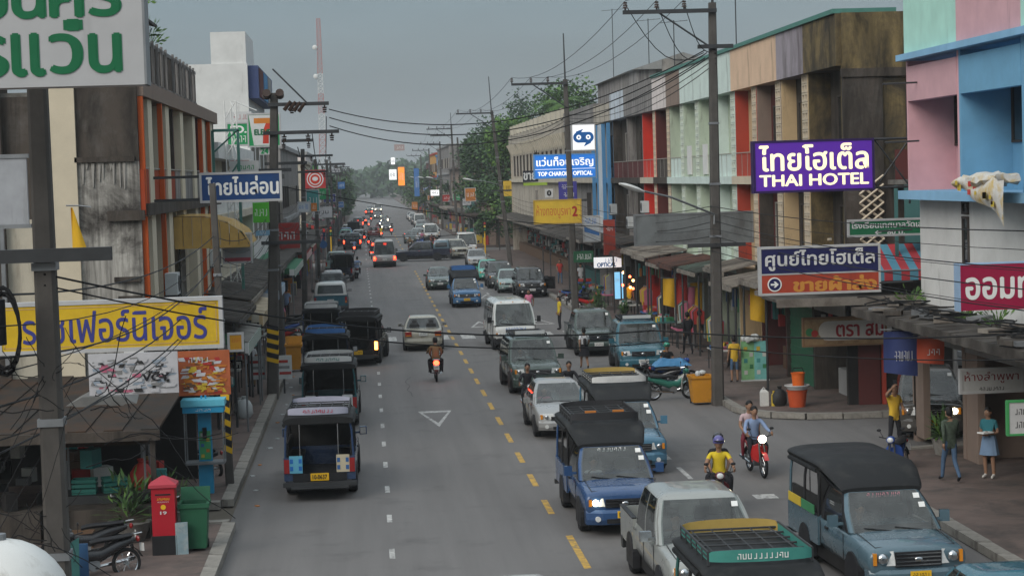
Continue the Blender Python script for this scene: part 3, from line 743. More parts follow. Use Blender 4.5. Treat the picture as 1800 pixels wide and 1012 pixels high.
for (z, y, l) in ((9.4,1.2,1.6),(7.9,1.1,1.5),(5.6,1.9,1.3),(4.25,1.9,1.1)):
    o = MB().tube([(14.27,48.6+y,z),(14.27-.9,48.6+y+.0,z-.02)],.025,5).build('wall_bracket', DARKSTEEL); tag(o, {9.4:'topmost steel bracket arm sticking out of the pink building',7.9:'second highest steel bracket arm sticking out of the pink building',5.6:'steel bracket arm on the white lower floor, upper of two',4.25:'steel bracket arm on the white lower floor, lower of two'}[z], 'bracket', 'bracket arms on the pink building')
# white and yellow printed sheet rolled over the blue building's ledge
PRINT = mat('crumpled printed sheet', (.62,.60,.56), .6, var=.15, scale=6, stain=((.55,.36,.05),.45,2.2))
b = MB(); rr = random.Random(3); rings = []
for k in range(9):
    y = k*.40; r_ = .17 + rr.uniform(-.06,.07); rings.append([(math.cos(2*PI*j/9)*r_*1.25 + rr.uniform(-.06,.06), y, math.sin(2*PI*j/9)*r_*.75 + rr.uniform(-.06,.06) - k*.008) for j in range(9)])
b.loft(rings); t = b.build('rolled_tarpaulin', PRINT, None, (13.75, 40.9, 6.95)); tag(t, 'crumpled white and yellow printed sheet lying on the blue ledge', 'tarpaulin')
PRED = plain('print red', (.5,.05,.04)); 
b = MB(); v = []; nx_, ny_ = 10, 6
for j in range(ny_+1):
    for i in range(nx_+1):
        u, w = i/nx_, j/ny_; v.append((13.62-.10*math.sin(3*w)-.05*math.sin(9*u+4*w), 44.4-3.4*u, 6.95-w*(.25+.75*u**1.5)+.04*math.sin(11*u)))
b.add(v,[(j*(nx_+1)+i,j*(nx_+1)+i+1,(j+1)*(nx_+1)+i+1,(j+1)*(nx_+1)+i) for j in range(ny_) for i in range(nx_)],0,True); rr = random.Random(2)
for k in range(14):
    u, w = rr.uniform(.1,.85), rr.uniform(.1,.8); p = Vector(v[int(w*ny_)*(nx_+1)+int(u*nx_)]) + Vector((-.03,0,0)); s_ = rr.uniform(.06,.16); b.add([p,p+Vector((0,-s_*2,.01)),p+Vector((0,-s_*2,-s_)),p+Vector((0,0,-s_))],[(0,1,2,3)],1+k%2)
o = b.build('hanging_sheet', [PRINT, PRED, plain('print ochre',(.55,.4,.05))], t); o.matrix_parent_inverse = Matrix.Translation((-13.75,-40.9,-6.95))
# ------------------------------------------------------------------ left side buildings
XL = -5.5; W_ORPAN = wall('dark orange panel', (.30,.05,.018), streak=((.08,.02,.012),.45))
HL = 'shop buildings along the left pavement'
def left_unit(label, y0, y1, finA, wallm, z1=9.75, seed=30, orange=True, bal=W_ORPAN, fence=True, col=wall('bright cream pilaster', (.60,.53,.41), streak=((.25,.2,.15),.2)), can=CANOPY, low=W_CREAM, name='shophouse', shop=PAL):
    t = shophouse(label, -1, XL, y0, y1, wallm, finA, W_TAUPE, bal, None, W_DKBRN, z1=9.95, zf=(3.5,6.6,9.55), rec=.75, depth=7, group=HL, wins=True,
                  shop=shop, can=can, canx=1.7, seed=seed, lowm=low, finlow=W_CREAM, name=name)
    L_ = (y1-y0)/2
    b = MB()
    for yy in (-L_+(y1-y0)*.25, -L_+(y1-y0)*.75): b.box(-.3,yy-.5,6.905,.06,yy+.5,9.545); b.box(-.3,yy-.5,3.605,.06,yy+.5,6.595)
    b.build('cream_pilaster', col, t)
    if orange:
        b = MB()
        for yy in (-L_+.0, -L_+(y1-y0)*.5): b.box(.005,yy+.01,3.6,.13,yy+.2,6.59); b.box(.005,yy+.01,6.91,.13,yy+.2,9.54)
        b.build('orange_pilaster', W_ORANGE, t)
    if fence:
        n = int((y1-y0)/.33)
        MB().box(-.06,-L_,9.952,.02,L_,10.06).box(-.05,-L_,11.0,.01,L_,11.1).build('fence_rail', W_GREYST, t)
        me = MB().box(-.03,-.07,10.06,.0,.07,11.0).mesh('fence_slat', W_DKBRN)
        me2 = MB().box(.0,-.06,10.0,.07,.06,11.15).mesh('fence_post', W_GREYST)
        for k in range(int((y1-y0)/1.15)): link('fence_post', me2, t, (0,-L_+.3+k*1.15,0))
        for k in range(n): link('fence_slat', me, t, (0,-L_+(k+.5)*(y1-y0)/n,R.uniform(-.03,.03)))
    return t
L1 = left_unit('stained corner building with orange pilasters and a slatted roof fence', 49, 58, W_DKBRN, W_DKBRN, seed=31)
b = MB(); b.box(-1.5,-4.62,0,.0,-4.503,7.95); b.build('side_wall', W_STWH, L1); b = MB(); b.box(-1.5,-4.62,7.953,.0,-4.503,9.95); b.build('side_wall', W_DKBRN, L1)
MB().box(-2.32,-4.72,0,-1.5,-4.5,10.4).build('corner_column', wall('clean cream', (.56,.49,.37), streak=((.3,.25,.18),.12)), L1)
b = MB(); b.box(-1.55,-4.72,7.95,-.1,-4.63,8.08); b.box(-.8,-4.76,6.5,.1,-4.62,6.75); b.box(-.7,-4.75,5.0,-.05,-4.62,5.12); b.box(-.62,-4.75,4.55,-.05,-4.62,4.65); b.build('side_ledge', W_DKBRN, L1)
MB().box(-.55,-4.68,3.1,-.06,-4.62,4.5).build('boarded_window', W_WHITE, L1)
R2_ = random.Random(12); b = MB()
for k in range(9): x = -1.4 + k*.13+R2_.uniform(-.04,.04); z1_ = 7.93; z0_ = 7.93-R2_.uniform(.15,.7); b.prism([(x,z1_),(x+R2_.uniform(.05,.1),z1_),(x+.04,z0_),(x+.02,z0_)],'y',-4.66,-4.625)
b.build('drip_stains', plain('dull drip stain',(.30,.285,.26)), L1)  # pale drip stains on the wall, built as thin raised strips
MB().box(-.05,-4.6,6.62,.12,-3.6,7.75).build('red_balcony_end', W_ORPAN, L1)
b = MB(); b.box(-1.2,-4.4,10.0,-.3,-2.5,11.9); b.build('roof_hut', W_GREYST, L1)
b = MB(); b.prism([(-1.9,12.0),(.25,11.45),(.25,11.52),(-1.9,12.08)],'y',-4.7,-1.4); b.build('hut_roof', CANOPY, L1)
left_unit('dark building with cream pilasters beyond the stained corner building', 58, 66.5, W_MAROON, W_DKBRN, orange=False, seed=32, fence=True, bal=W_GREYST)
left_unit('cream and orange building beyond the slatted roof fence', 66.5, 73.5, W_DKBRN, W_CREAM, seed=33, fence=False, bal=W_WHITE)
shophouse('low pale building behind the white lattice mast', -1, XL, 73.5, 97, W_CREAM, W_OLIVE, W_WHITE, W_WHITE, None, W_CREAM, z1=8.9, zf=(3.4,5.9,8.3), rec=.5, depth=7, group=HL, shop=PAL, can=CANOPY, canx=1.7, seed=34)
# tall white building
t = thing('white_building', 'tall plain white building with a square tower room on its roof', 'building', (XL,105,0), 0, HL)
MB().box(-9,-8,0,0,8,13.2).build('wall', W_WHITE, t)
MB().box(-1.75,-7.9,13.2,-.05,-1,14.75).build('roof_room', W_WHITE, t)
b = MB(); b.box(0,-7.7,11.5,.5,7,13.1); b.build('dark_blue_fascia', mat('dark blue fascia',(.05,.07,.16),.6), t)
for k in range(3): MB().box(.5,-7+k*4.4,11.6,.54,-3.4+k*4.4,13.0).build('fascia_panel', [W_MAROON,W_BLUEP,W_GREY][k], t)
b = MB(); b.box(0,-8,3.2,1.5,8,3.4); b.build('canopy', CANOPY, t)
for k in range(4):
    for z in (4.5,7.6): window(t, .0, -1, -6+k*4, z, 2.2, 1.8, FRAMEW, 3)
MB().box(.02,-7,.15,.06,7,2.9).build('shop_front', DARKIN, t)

# dark block and low sheds at the near left
t = thing('dark_building', 'dark brown streaked building behind the near left pole', 'building', (-9,50,0))
MB().box(-9,-1.2,0,.2,0,10.2).build('wall', W_DKBRN, t)  # dark brown wall colour with darker streaks and paler blotches
MB().box(-9,-1.4,9.4,-.9,-1.2,11.5).build('pale_upper_wall', W_GREY, t)
side_window(t, -2.4, -.8, 6.2, 8.6, -1.22, 3); side_window(t, -4.8, -3.0, 6.2, 8.6, -1.22, 3); side_window(t, -2.4, -.9, 3.8, 5.4, -1.22, 3)
b = MB()
for x in (-.35,-1.5): b.cyl((x,-1.3,2),(x,-1.3,9.3),.06,n=6)
b.build('drain_pipe', W_GREY, t)
o = MB().cbox(0,0,0,1.75,.09,1.35).build('panel', mat('pale grey board',(.33,.34,.36),.6,streak=((.18,.18,.18),.3)))
t = thing('blank_signboard', 'large blank pale grey signboard behind the near left pole', 'sign', (-7.6,40,7.3)); o.parent = t
b = MB(); b.box(-.92,-.07,.66,.92,.07,.74); b.box(-.92,-.07,-.74,.92,.07,-.66); b.box(.3,-.1,-3.6,.38,-.02,-.74); b.box(-.4,-.1,-3.6,-.32,-.02,-.74); b.build('frame', STEEL, t)
SHEET = mat('rusty sheet roof', (.034,.03,.027), .85, .0, var=.35, scale=1.2, stain=((.06,.035,.022),.6,1.1))
t = thing('market_shed', 'low dark shed with a flat rusty sheet roof under the printed banners', 'shed', (-4.3,44,0))
n = 22; b = MB()
for k in range(n):
    x0 = -8+8*k/n; x1 = -8+8*(k+1)/n-.004; o_ = .03*(k%2)
    v = [(x0,-4.2,2.42+o_),(x1,-4.2,2.42+o_),(x1,4.3,2.75+o_),(x0,4.3,2.75+o_)]; v += [(p[0],p[1],p[2]-.05) for p in v]
    b.add(v, [(0,1,2,3),(7,6,5,4),(0,3,7,4),(1,5,6,2),(2,6,7,3),(0,4,5,1)])
b.build('roof', SHEET, t); MB().box(-8,-4.26,2.22,.02,-4.2,2.42).build('eave_board', W_DKBRN, t)
b = MB()
for xx in (-7.5,-4.6,-2.2,-.2): b.box(xx,-4.1,.15,xx+.1,-4.0,2.36)
b.build('post', W_DKBRN, t)
MB().box(-8,4.2,.15,.0,4.3,2.6).build('back_wall', DARKIN, t)
rr = random.Random(4); b = MB()
for k in range(60):
    xx = rr.uniform(-6,-.3); yy = rr.uniform(-3.6,2); zz = rr.choice((.15,.15,.8,.8,1.5)); b.cbox(xx,yy,zz+.15,rr.uniform(.15,.5),rr.uniform(.15,.5),rr.uniform(.15,.45),rr.randrange(len(DULL)),rr.uniform(-.6,.6))
b.build('goods', DULL, t)
b = MB()
for k in range(3): b.box(-6.5+k*2.2,-3.8,.15,-4.7+k*2.2,-2.9,.78)
b.build('display_table', W_DKBRN, t)
AWN = mat('grey canvas awning', (.22,.215,.2), .85, var=.25, stain=((.1,.09,.08),.5,1))
TENTG = mat('cream canvas awning', (.42,.35,.25), .85, var=.2, stain=((.15,.12,.09),.5,1.3))
def awning(label, x0, x1, y0, y1, z0, z1, m, valance=None, group='awnings over the left pavement', posts=True, sag=.12):
    """cloth awning sloping from the shop to the street, with scalloped valance"""
    t = thing('awning', label, 'awning', ((x0+x1)/2,(y0+y1)/2,0), 0, group); L_ = (y1-y0)/2; hx = (x1-x0)/2
    b = MB(); n = 8; nx = 5; v = []; fs = []
    for i in range(n+1):
        for j in range(nx+1):
            u = i/n; w = j/nx; z = z0+(z1-z0)*w - sag*math.sin(PI*u*2)**2*.5 - sag*math.sin(PI*w)
            v.append((-hx+2*hx*w, -L_+2*L_*u, z))
    for i in range(n):
        for j in range(nx):
            a = i*(nx+1)+j; fs.append((a,a+1,a+nx+2,a+nx+1))
    b.add(v, fs, 0, True); b.add([(p[0],p[1],p[2]-.02) for p in v], [f[::-1] for f in fs], 0, True)
    b.build('cloth', m, t)
    if valance:
        b = MB(); k = 0; q = -L_
        xe = hx if abs(z1) < abs(z0) else -hx
        ze = min(z0, z1)
        while q < L_ - .01:
            b.box(xe-.012, q, ze-.38, xe+.012, min(q+.25,L_), ze-.02, k % 2); q += .25; k += 1
        q = -hx; k = 0
        while q < hx - .01:
            zz = z0+(z1-z0)*((q+hx)/(2*hx)); b.box(q, -L_-.012, zz-.36, min(q+.25,hx), -L_+.012, zz-.05, k % 2); q += .25; k += 1
        b.build('valance', valance, t)
    if posts:
        b = MB(); xe = hx-.1 if z1 < z0 else -hx+.1
        for yy in (-L_+.1, L_-.1): b.cyl((xe,yy,.15),(xe,yy,min(z0,z1)),.03,n=6)
        b.build('post', STEEL, t)
    return t
GST = [W_WHITE, W_GREEN]
awning('grey canvas awning with a green and white striped valance, behind the yellow furniture sign', -5.6,-3.5,57,64,3.5,2.75,AWN,GST)
awning('cream and ochre canvas awning beyond the grey canvas one', -5.6,-3.5,65,74,3.7,3.0,TENTG,[W_TAN,W_CREAM])
awning('faded blue awning past the pair of concrete poles', -5.6,-3.6,76,86,3.6,3.0,mat('faded blue canvas',(.14,.2,.27),.85),[W_WHITE,W_BLUEP])
awning('dark green awning under the tall white building', -5.6,-3.6,98,112,3.6,3.0,mat('green canvas',(.05,.16,.09),.85),[W_GREEN,W_WHITE])
awning('small dull red awning farthest along the left pavement', -5.6,-3.6,118,130,3.6,3.0,mat('dull red canvas',(.28,.06,.05),.85),[W_RED,W_WHITE])
# mustard barrel awning on the upper floor
MUST = mat('mustard sheet', (.52,.33,.10), .6, var=.12, streak=((.22,.14,.06),.35))
t = thing('barrel_awning', 'mustard yellow barrel awning over the first floor door', 'awning', (-5.5,57,0))
ns = 14; b = MB(); prof = [(0,6.45),(.9,6.42),(1.5,6.25),(1.95,5.95),(2.15,5.6)]
for k in range(ns):
    ya = .0+3.6*k/ns; yb = 3.6*(k+1)/ns - .012; o_ = .012*(k%2)
    for (p, q) in zip(prof, prof[1:]): b.add([(p[0],ya,p[1]+o_),(q[0],ya,q[1]+o_),(q[0],yb,q[1]+o_),(p[0],yb,p[1]+o_)],[(0,1,2,3)]); b.add([(p[0],ya,p[1]+o_-.03),(q[0],ya,q[1]+o_-.03),(q[0],yb,q[1]+o_-.03),(p[0],yb,p[1]+o_-.03)],[(3,2,1,0)])
b.build('curved_roof', MUST, t)
me = None; side = [(0,5.6)] + [(0,6.44),(.9,6.41),(1.5,6.24),(1.95,5.94),(2.12,5.6)]
for k in range(8):
    x0 = 2.12*k/8; x1 = 2.12*(k+1)/8-.02
    def zt(x):
        for (p, q) in zip(prof, prof[1:]):
            if p[0] <= x <= q[0]: return p[1] + (q[1]-p[1])*(x-p[0])/(q[0]-p[0])
        return 5.62
    MB().prism([(x0,5.58),(x1,5.58),(x1,max(5.6,zt(x1)-.02)),(x0,zt(x0)-.02)],'y',-.02+.012*(k%2),.01+.012*(k%2)).build('end_sheet', MUST, t)
MB().box(.02,-.03,5.5,2.16,.02,5.58).build('edge_bar', MUST, t)
# door and grille under it
t = thing('upper_door', 'glazed upper door with a square grille under the mustard awning', 'door', (-5.5,57.6,3.6))
MB().box(.06,-.02,0,.1,1.2,1.9).build('door_leaf', GLASS, t)
b = MB()
for k in range(4): b.box(.1,-.02+k*.39,0,.14,.03+k*.39,1.95)
for k in range(5): b.box(.1,-.02,k*.46,.135,1.2,.05+k*.46)
b.build('grille', FRAMEW, t)

# ------------------------------------------------------------------ far buildings, one by one
FB = 'shops far down the street'
def far_block(label, s, XF, y0, y1, h, wm, bm, seed, roofm=None, floors=None, signband=None, gable=False):
    t = thing('shop_building', label, 'building', (XF,(y0+y1)/2,0), 0, FB); L_ = (y1-y0)/2; rr = random.Random(seed)
    a, c = sorted((0, s*9)); MB().box(a,-L_,0,c,L_,h).build('wall', wm, t)
    floors = floors or max(1, int(h/3.3))
    if gable: MB().prism([(a-.6,h+.002),(c+.6,h+.002),((a+c)/2,h+2.2)],'y',-L_-.4,L_+.4).build('roof', roofm or SHEET, t)
    else:
        x0, x1 = sorted((-s*.2, s*9)); MB().box(x0,-L_-.05,h+.002,x1,L_+.05,h+.3).build('roof', roofm or bm, t)
    b = MB()
    for k in range(1, floors):
        x0, x1 = sorted((-s*.25, 0)); b.box(x0,-L_+.02,k*h/floors-.15,x1,L_-.02,k*h/floors+.15)
    if b.v: b.build('floor_band', bm, t)
    nw = max(1, int((y1-y0)/3.6))
    for k in range(1, floors):
        for i in range(nw):
            window(t, 0, s, -L_+(i+.5)*(2*L_)/nw, k*h/floors+.8, min(2.2,2*L_/nw-1), 1.5, FRAMED if rr.random()<.5 else FRAMEW, 2)
    # windows on the end wall that faces the viewer
    for k in range(1, floors):
        xa, xb = sorted((s*1.2, s*2.8)); side_window(t, xa, xb, k*h/floors+.8, k*h/floors+2.1, -L_-.02, 2, False)
    x0, x1 = sorted((-s*1.9, 0)); MB().box(x0,-L_+.05,3.05+rr.random()*.2,x1,L_-.05,3.35).build('canopy', rr.choice([CANOPY,CANLT,SHEET]), t)
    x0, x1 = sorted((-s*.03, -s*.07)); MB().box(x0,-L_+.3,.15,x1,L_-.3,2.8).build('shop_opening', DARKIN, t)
    b = MB(); 
    for k in range(int(L_*2/1.2)):
        yy = -L_+.4+k*1.2; x0, x1 = sorted((-s*.08, -s*rr.uniform(.2,1.0))); z0 = rr.choice([.15,.15,.15,1.6])
        b.box(x0,yy,z0,x1,yy+rr.uniform(.3,.9),z0+rr.uniform(.4,1.2),rr.randrange(len(PAL)))
    b.build('street_goods', PAL, t)
    return t
LIME = wall('lime green', (.16,.42,.11), streak=((.1,.2,.08),.2))
far_block('brownish two-storey shop beyond the tall white building', -1, XL, 113, 132, 7.6, W_BEIGE, W_DKBRN, 40)
far_block('grey three-storey shop row past the brownish shop', -1, XL, 132, 166, 9.6, W_GREYST, W_GREY, 41)
far_block('cream shop building on the far side of the left cross street', -1, XL, 180, 205, 9.0, W_CREAM, W_BEIGE, 42)
far_block('tall pinkish block among the far left shops', -1, -6, 205, 232, 10.2, W_PINKW, W_GREY, 43)
far_block('pale green building with a white sign panel, far left', -1, -6, 232, 262, 9.6, LIME, W_WHITE, 44)
far_block('dull brown gabled shop far down the left side', -1, -6, 262, 300, 8, W_TAUPE, W_DKBRN, 45, gable=True)
far_block('blue-grey shop row far down the left side', -1, -6.5, 300, 350, 9, W_BLUEP, W_GREY, 46)
far_block('white-walled house at the far left bend of the street', -1, -7, 350, 400, 8, W_WHITE, W_GREY, 47, gable=True)
far_block('low grey shop last before the trees on the left', -1, -8, 400, 470, 6.5, W_GREYST, W_GREY, 48, gable=True)
far_block('brown gabled wooden shop in the shade of the right trees', 1, 12.6, 262, 285, 8.5, W_TAUPE, W_DKBRN, 50, gable=True)
far_block('large grey hall with a sloping pale roof edge behind the right trees', 1, 12.4, 285, 330, 12.0, W_GREYST, W_GREY, 51, roofm=W_GREY)
far_block('blue painted narrow shop far along the right side', 1, 12.5, 330, 338, 11, W_BLUEP, W_BLUEP, 52)
far_block('orange and yellow striped shop with lit signs, far right side', 1, 12.5, 338, 372, 11.5, mat('wall ochre',(.5,.26,.06),.8), W_RED, 53)
far_block('maroon shop beyond the lit orange one', 1, 13, 372, 410, 10.5, W_MAROON, W_GREY, 54)
far_block('grey low house last before the trees on the right', 1, 13, 410, 480, 7.5, W_GREYST, W_GREY, 55, gable=True)
far_block('low tin-roofed shop tucked under the right street trees', 1, 13.0, 207, 230, 4.2, W_TAUPE, W_DKBRN, 61, roofm=SHEET)
far_block('dull green low shop under the last of the right street trees', 1, 12.8, 230, 262, 4.8, W_TEAL, W_DKBRN, 62, roofm=SHEET)
for i, (y, w, z, m) in enumerate(((136,9,3.0,W_BEIGE),(148,9,2.9,TENTG),(158,8,3.1,AWN),(184,9,3.0,AWN),(196,9,2.9,TENTG),(208,10,3.2,AWN),(222,10,3.0,SHEET),(236,10,3.1,TENTG),(252,12,3.1,AWN),(272,14,3.2,SHEET),(294,16,3.2,AWN),(318,18,3.3,TENTG))):
    awning(['first','second','third','fourth','fifth','sixth','seventh','eighth','ninth','tenth','eleventh','twelfth'][i]+' small awning over the far left pavement, counting away from the dull red one', -5.7, -3.55, y-w/2, y+w/2, z+.7, z, m, [W_DKBRN, PAL[(i*3)%9]], 'far awnings over the left pavement')
for i, (y, w, z, m) in enumerate(((210,9,3.0,AWN),(221,9,2.9,TENTG),(233,10,3.0,SHEET),(246,10,3.1,AWN),(260,12,3.0,TENTG),(276,14,3.1,SHEET),(296,18,3.2,AWN),(320,20,3.2,TENTG))):
    awning(['first','second','third','fourth','fifth','sixth','seventh','eighth'][i]+' small awning under the far right trees, counting away from the viewer', 11.2, 13.2, y-w/2, y+w/2, z, z+.7, m, None, 'far awnings on the right')
# set-back buildings and the radio mast
t = thing('lattice_tower', 'tall red and white lattice radio mast far behind the left shops', 'tower', (-14.0,690,0))
TR = mat('tower red paint', (.42,.15,.13), .7); TW = mat('tower white paint', (.62,.62,.6), .7)
zs = [0,8,16,24,31,38,45,52,58,64]
for i, (za, zb) in enumerate(zip(zs, zs[1:])):
    wa = 1.3 - .7*za/64; wb = 1.3 - .7*zb/64; b = MB(); cs = [(-1,-1),(1,-1),(1,1),(-1,1)]
    for k in range(4):
        (ax,ay), (bx_,by_) = cs[k], cs[(k+1)%4]
        b.tube([(ax*wa,ay*wa,za),(ax*wb,ay*wb,zb)], .10, 4); m_ = 4
        for j in range(m_):
            u0, u1 = j/m_, (j+1)/m_; w0 = wa+(wb-wa)*u0; w1 = wa+(wb-wa)*u1; z0 = za+(zb-za)*u0; z1_ = za+(zb-za)*u1
            b.tube([(ax*w0,ay*w0,z0),(bx_*w1,by_*w1,z1_)], .055, 4); b.tube([(bx_*w0,by_*w0,z0),(ax*w1,ay*w1,z1_)], .055, 4); b.tube([(ax*w1,ay*w1,z1_),(bx_*w1,by_*w1,z1_)], .05, 4)
    b.build('mast_section', [TW,TR][(i+1)%2] if i not in (7,8) else TR, t)
for (z, y) in ((54,-1.2),(44,-1.2)):
    MB().sphere((-1.5,y,z),(.9,.35,.9),10,6).build('dish', TW, t)
# small mast of white lattice on the left roofs
t = thing('lattice_mast', 'slim white lattice mast on the left roofs in front of the white building', 'mast', (-5.0,76,3.5))
b = MB()
for (x,y) in ((-.22,-.2),(.22,-.2),(0,.2)): b.cyl((x,y,0),(x,y,7.0),.03,n=5)
for k in range(10):
    z = k*.7; b.tube([(-.22,-.2,z),(.22,-.2,z+.7)],.018,4); b.tube([(.22,-.2,z),(0,.2,z+.7)],.018,4)
b.tube([(.1,-.2,7.0),(1.0,-.2,6.6)],.02,4)
b.build('lattice', TW, t)
t = thing('roof_frame', 'green steel sign frame standing empty on the left roof', 'frame', (-4.9,71,3.5))
b = MB()
for x in (-.45,.45): b.box(x-.05,-.05,0,x+.05,.05,5.75)
b.box(-.45,-.05,5.7,.5,.05,5.8); b.tube([(-.4,0,5.0),(.45,0,5.75)],.03,4); b.tube([(-.4,0,3.4),(.45,0,4.6)],.03,4); b.build('frame', GREENTRIM, t)
t = thing('television_antenna','television antenna on the roof hut of the left corner building','antenna',(-5.75,52,11.7))
MB().cyl((0,0,0),(0,0,1.6),.025,n=5).build('mast', DARKSTEEL, t)
b = MB(); b.tube([(-.9,0,.7),(.9,0,.7)],.012,4); b.tube([(-.4,0,1.35),(.5,0,1.75)],.014,4)
for k in range(5): b.tube([(-.4+k*.2,-.3,1.35+k*.09),(-.4+k*.2,.3,1.35+k*.09)],.008,4)
b.build('aerial_bars', DARKSTEEL, t)
# ------------------------------------------------------------------ trees
def leafmat(name, col, var=.35):
    m = mat(name, col, .7, var=var, scale=.6, spec=.3); return m
LEAF = [leafmat('leaf dark', (.042,.085,.036)), leafmat('leaf mid', (.065,.13,.04)), leafmat('leaf bright', (.10,.19,.04)), leafmat('leaf grey', (.058,.092,.062))]
BARK = mat('bark', (.075,.06,.048), .95, var=.3, bump=.3)
def tree(label, x, y, h, rad, seed, n=5200, pal=(0,1,1,2), leaf=.34, crown0=.22, group='trees along the right pavement', trunk_r=.22, lean=(0,0), name='tree'):
    rr = random.Random(seed); t = thing(name, label, 'tree', (x,y,0), 0, group); b = MB()
    top = Vector((lean[0], lean[1], h*.62)); b.tube([(0,0,0),(lean[0]*.2+rr.uniform(-.1,.1),lean[1]*.2,h*.2),(lean[0]*.6,lean[1]*.6,h*.42),top], [trunk_r,trunk_r*.8,trunk_r*.6,trunk_r*.25], 8)
    cl = []
    for k in range(16):
        a = rr.uniform(0,2*PI); zz = rr.uniform(crown0, .95); rr_ = rad*(1-abs(zz-.55)*1.1)*rr.uniform(.35,1.0)
        c = Vector((lean[0]*zz+math.cos(a)*rr_, lean[1]*zz+math.sin(a)*rr_, h*zz)); cl.append((c, rad*rr.uniform(.26,.46)))
        st = Vector((lean[0]*.5,lean[1]*.5,h*rr.uniform(.3,.55))); md = (st+c)/2 + Vector((0,0,-.2)); b.tube([st,md,c],[trunk_r*.35,trunk_r*.22,.03],5)
    b.build('trunk', BARK, t)
    L_ = MB()
    for k in range(n):
        c, q = cl[rr.randrange(len(cl))]
        d = Vector((rr.gauss(0,1),rr.gauss(0,1),rr.gauss(0,1)*.8)).normalized(); p = c + d*q*(rr.random()**.45)*1.15
        if p.z < h*crown0*.6: continue
        s_ = leaf*rr.uniform(.6,1.3); u = Vector((rr.uniform(-1,1),rr.uniform(-1,1),rr.uniform(-.6,.6))).normalized(); w = u.cross(Vector((rr.uniform(-1,1),rr.uniform(-1,1),rr.uniform(.2,1))).normalized()).normalized()
        L_.add([p-u*s_*.5, p+w*s_*.28, p+u*s_*.5, p-w*s_*.28], [(0,1,2,3)], pal[rr.randrange(len(pal))] )
    L_.build('crown', LEAF, t); return t
tree('big leafy street tree, nearest of the right pavement trees, bright green low down', 15.8, 197, 13.5, 4.2, 1, 7000, (2,2,1,1), .40)
tree('dark tall street tree behind the bright green one', 15.0, 212, 15.5, 3.9, 2, 6000, (0,0,1,3), .42)
tree('dense dark tree whose crown hangs over the right kerb', 14.0, 222, 12.5, 3.8, 3, 6000, (0,1,0,3), .42)
tree('grey-green airy tree rising above the others on the right', 17, 232, 17.0, 4.2, 4, 4200, (3,3,0,1), .42)
tree('rounded dark tree at the end of the right pavement trees', 14.3, 250, 13.0, 4.2, 5, 5000, (0,0,3), .48)
tree('small dark bushy tree over the parked vans', 13.6, 203, 7.0, 2.6, 6, 3600, (0,0,1), .36)
tree('bushy tree rising behind the beige terrace end', 22.3, 210, 17.5, 4.6, 7, 5200, (1,2,0,1), .48, group='trees behind the right terrace')
tree('thin tree with sparse crown behind the beige terrace end', 19, 200, 15.5, 2.8, 8, 1800, (3,0), .42, group='trees behind the right terrace')
def palm(label, x, y, h, seed):
    rr = random.Random(seed); t = thing('palm_tree', label, 'tree', (x,y,0), 0, 'palms behind the right terrace')
    MB().tube([(0,0,0),(.15,0,h*.5),(.05,0,h)],[.2,.16,.12],7).build('trunk', BARK, t)
    b = MB()
    for k in range(26):
        a = 2*PI*k/26+rr.uniform(-.15,.15); up = rr.uniform(-.2,1.0); ln = rr.uniform(2.2,3.2); P = []
        for j in range(7):
            u = j/6; P.append(Vector((math.cos(a)*ln*u, math.sin(a)*ln*u, h + up*ln*u*.9 - 1.5*u*u*ln*.55)))
        for j in range(6):
            d = (P[j+1]-P[j]).normalized(); sd = d.cross(Vector((0,0,1))).normalized()
            for m_ in range(3):
                q = P[j].lerp(P[j+1], m_/3); l = .62*(1-abs(j/6-.45)*.9)
                for sg in (-1,1): b.add([q, q+sd*sg*l+d*.25-Vector((0,0,.18)), q+d*.09], [(0,1,2)], 1 if rr.random()<.6 else 2)
    b.build('crown', LEAF, t)
palm('feathery palm tree above the beige terrace end, taller of the two', 17.6, 176, 13.6, 1)
palm('feathery palm tree above the beige terrace end, shorter of the two', 19.6, 184, 12.2, 2)
for i, (x, y, h, q) in enumerate(((12.6,290,7,2.2),(12.8,312,8,2.4),(11.6,345,8,2.6),(11.8,388,9.5,3.0),(11.5,430,9,3.2),(11.8,470,10,3.4),(-4.6,310,8,2.4),(-4.8,342,8.5,2.6),(-4.6,385,8,2.8),(-4.9,430,9,3.0),(-5,480,10,3.4),(12,520,11,3.8),(-5,540,11,3.8),(11.5,580,11,4.0))):
    tree(['nearest','second','third','fourth','fifth','sixth'][i]+' small far street tree on the right' if i < 6 else (['nearest','second','third','fourth','fifth'][i-6]+' small far street tree on the left' if i < 11 else ['seventh small far street tree on the right','sixth small far street tree on the left','eighth small far street tree on the right'][i-11]), x, y, h, q, 70+i, 900, (0,0,1,3), .7, group='far street trees')
# far line of trees closing the street
rr = random.Random(9); b = MB()
for k in range(90):
    x = rr.uniform(-120,150); y = rr.uniform(760,900); h = rr.uniform(9,15) + (4 if x > 10 else 0); q = rr.uniform(4,8)
    for j in range(170):
        d = Vector((rr.gauss(0,1),rr.gauss(0,1),rr.gauss(0,1))).normalized(); p = Vector((x,y,h*.55)) + Vector((d.x*q,d.y*q,d.z*h*.5))*(rr.random()**.4)
        if p.z < .2: continue
        s_ = rr.uniform(.8,1.9); u = Vector((rr.uniform(-1,1),rr.uniform(-1,1),rr.uniform(-1,1))).normalized(); w = u.orthogonal().normalized()
        b.add([p-u*s_, p+w*s_*.6, p+u*s_, p-w*s_*.6], [(0,1,2,3)], rr.choice((0,0,3)))
o = b.build('far_trees', LEAF); tag(o, kind='stuff')
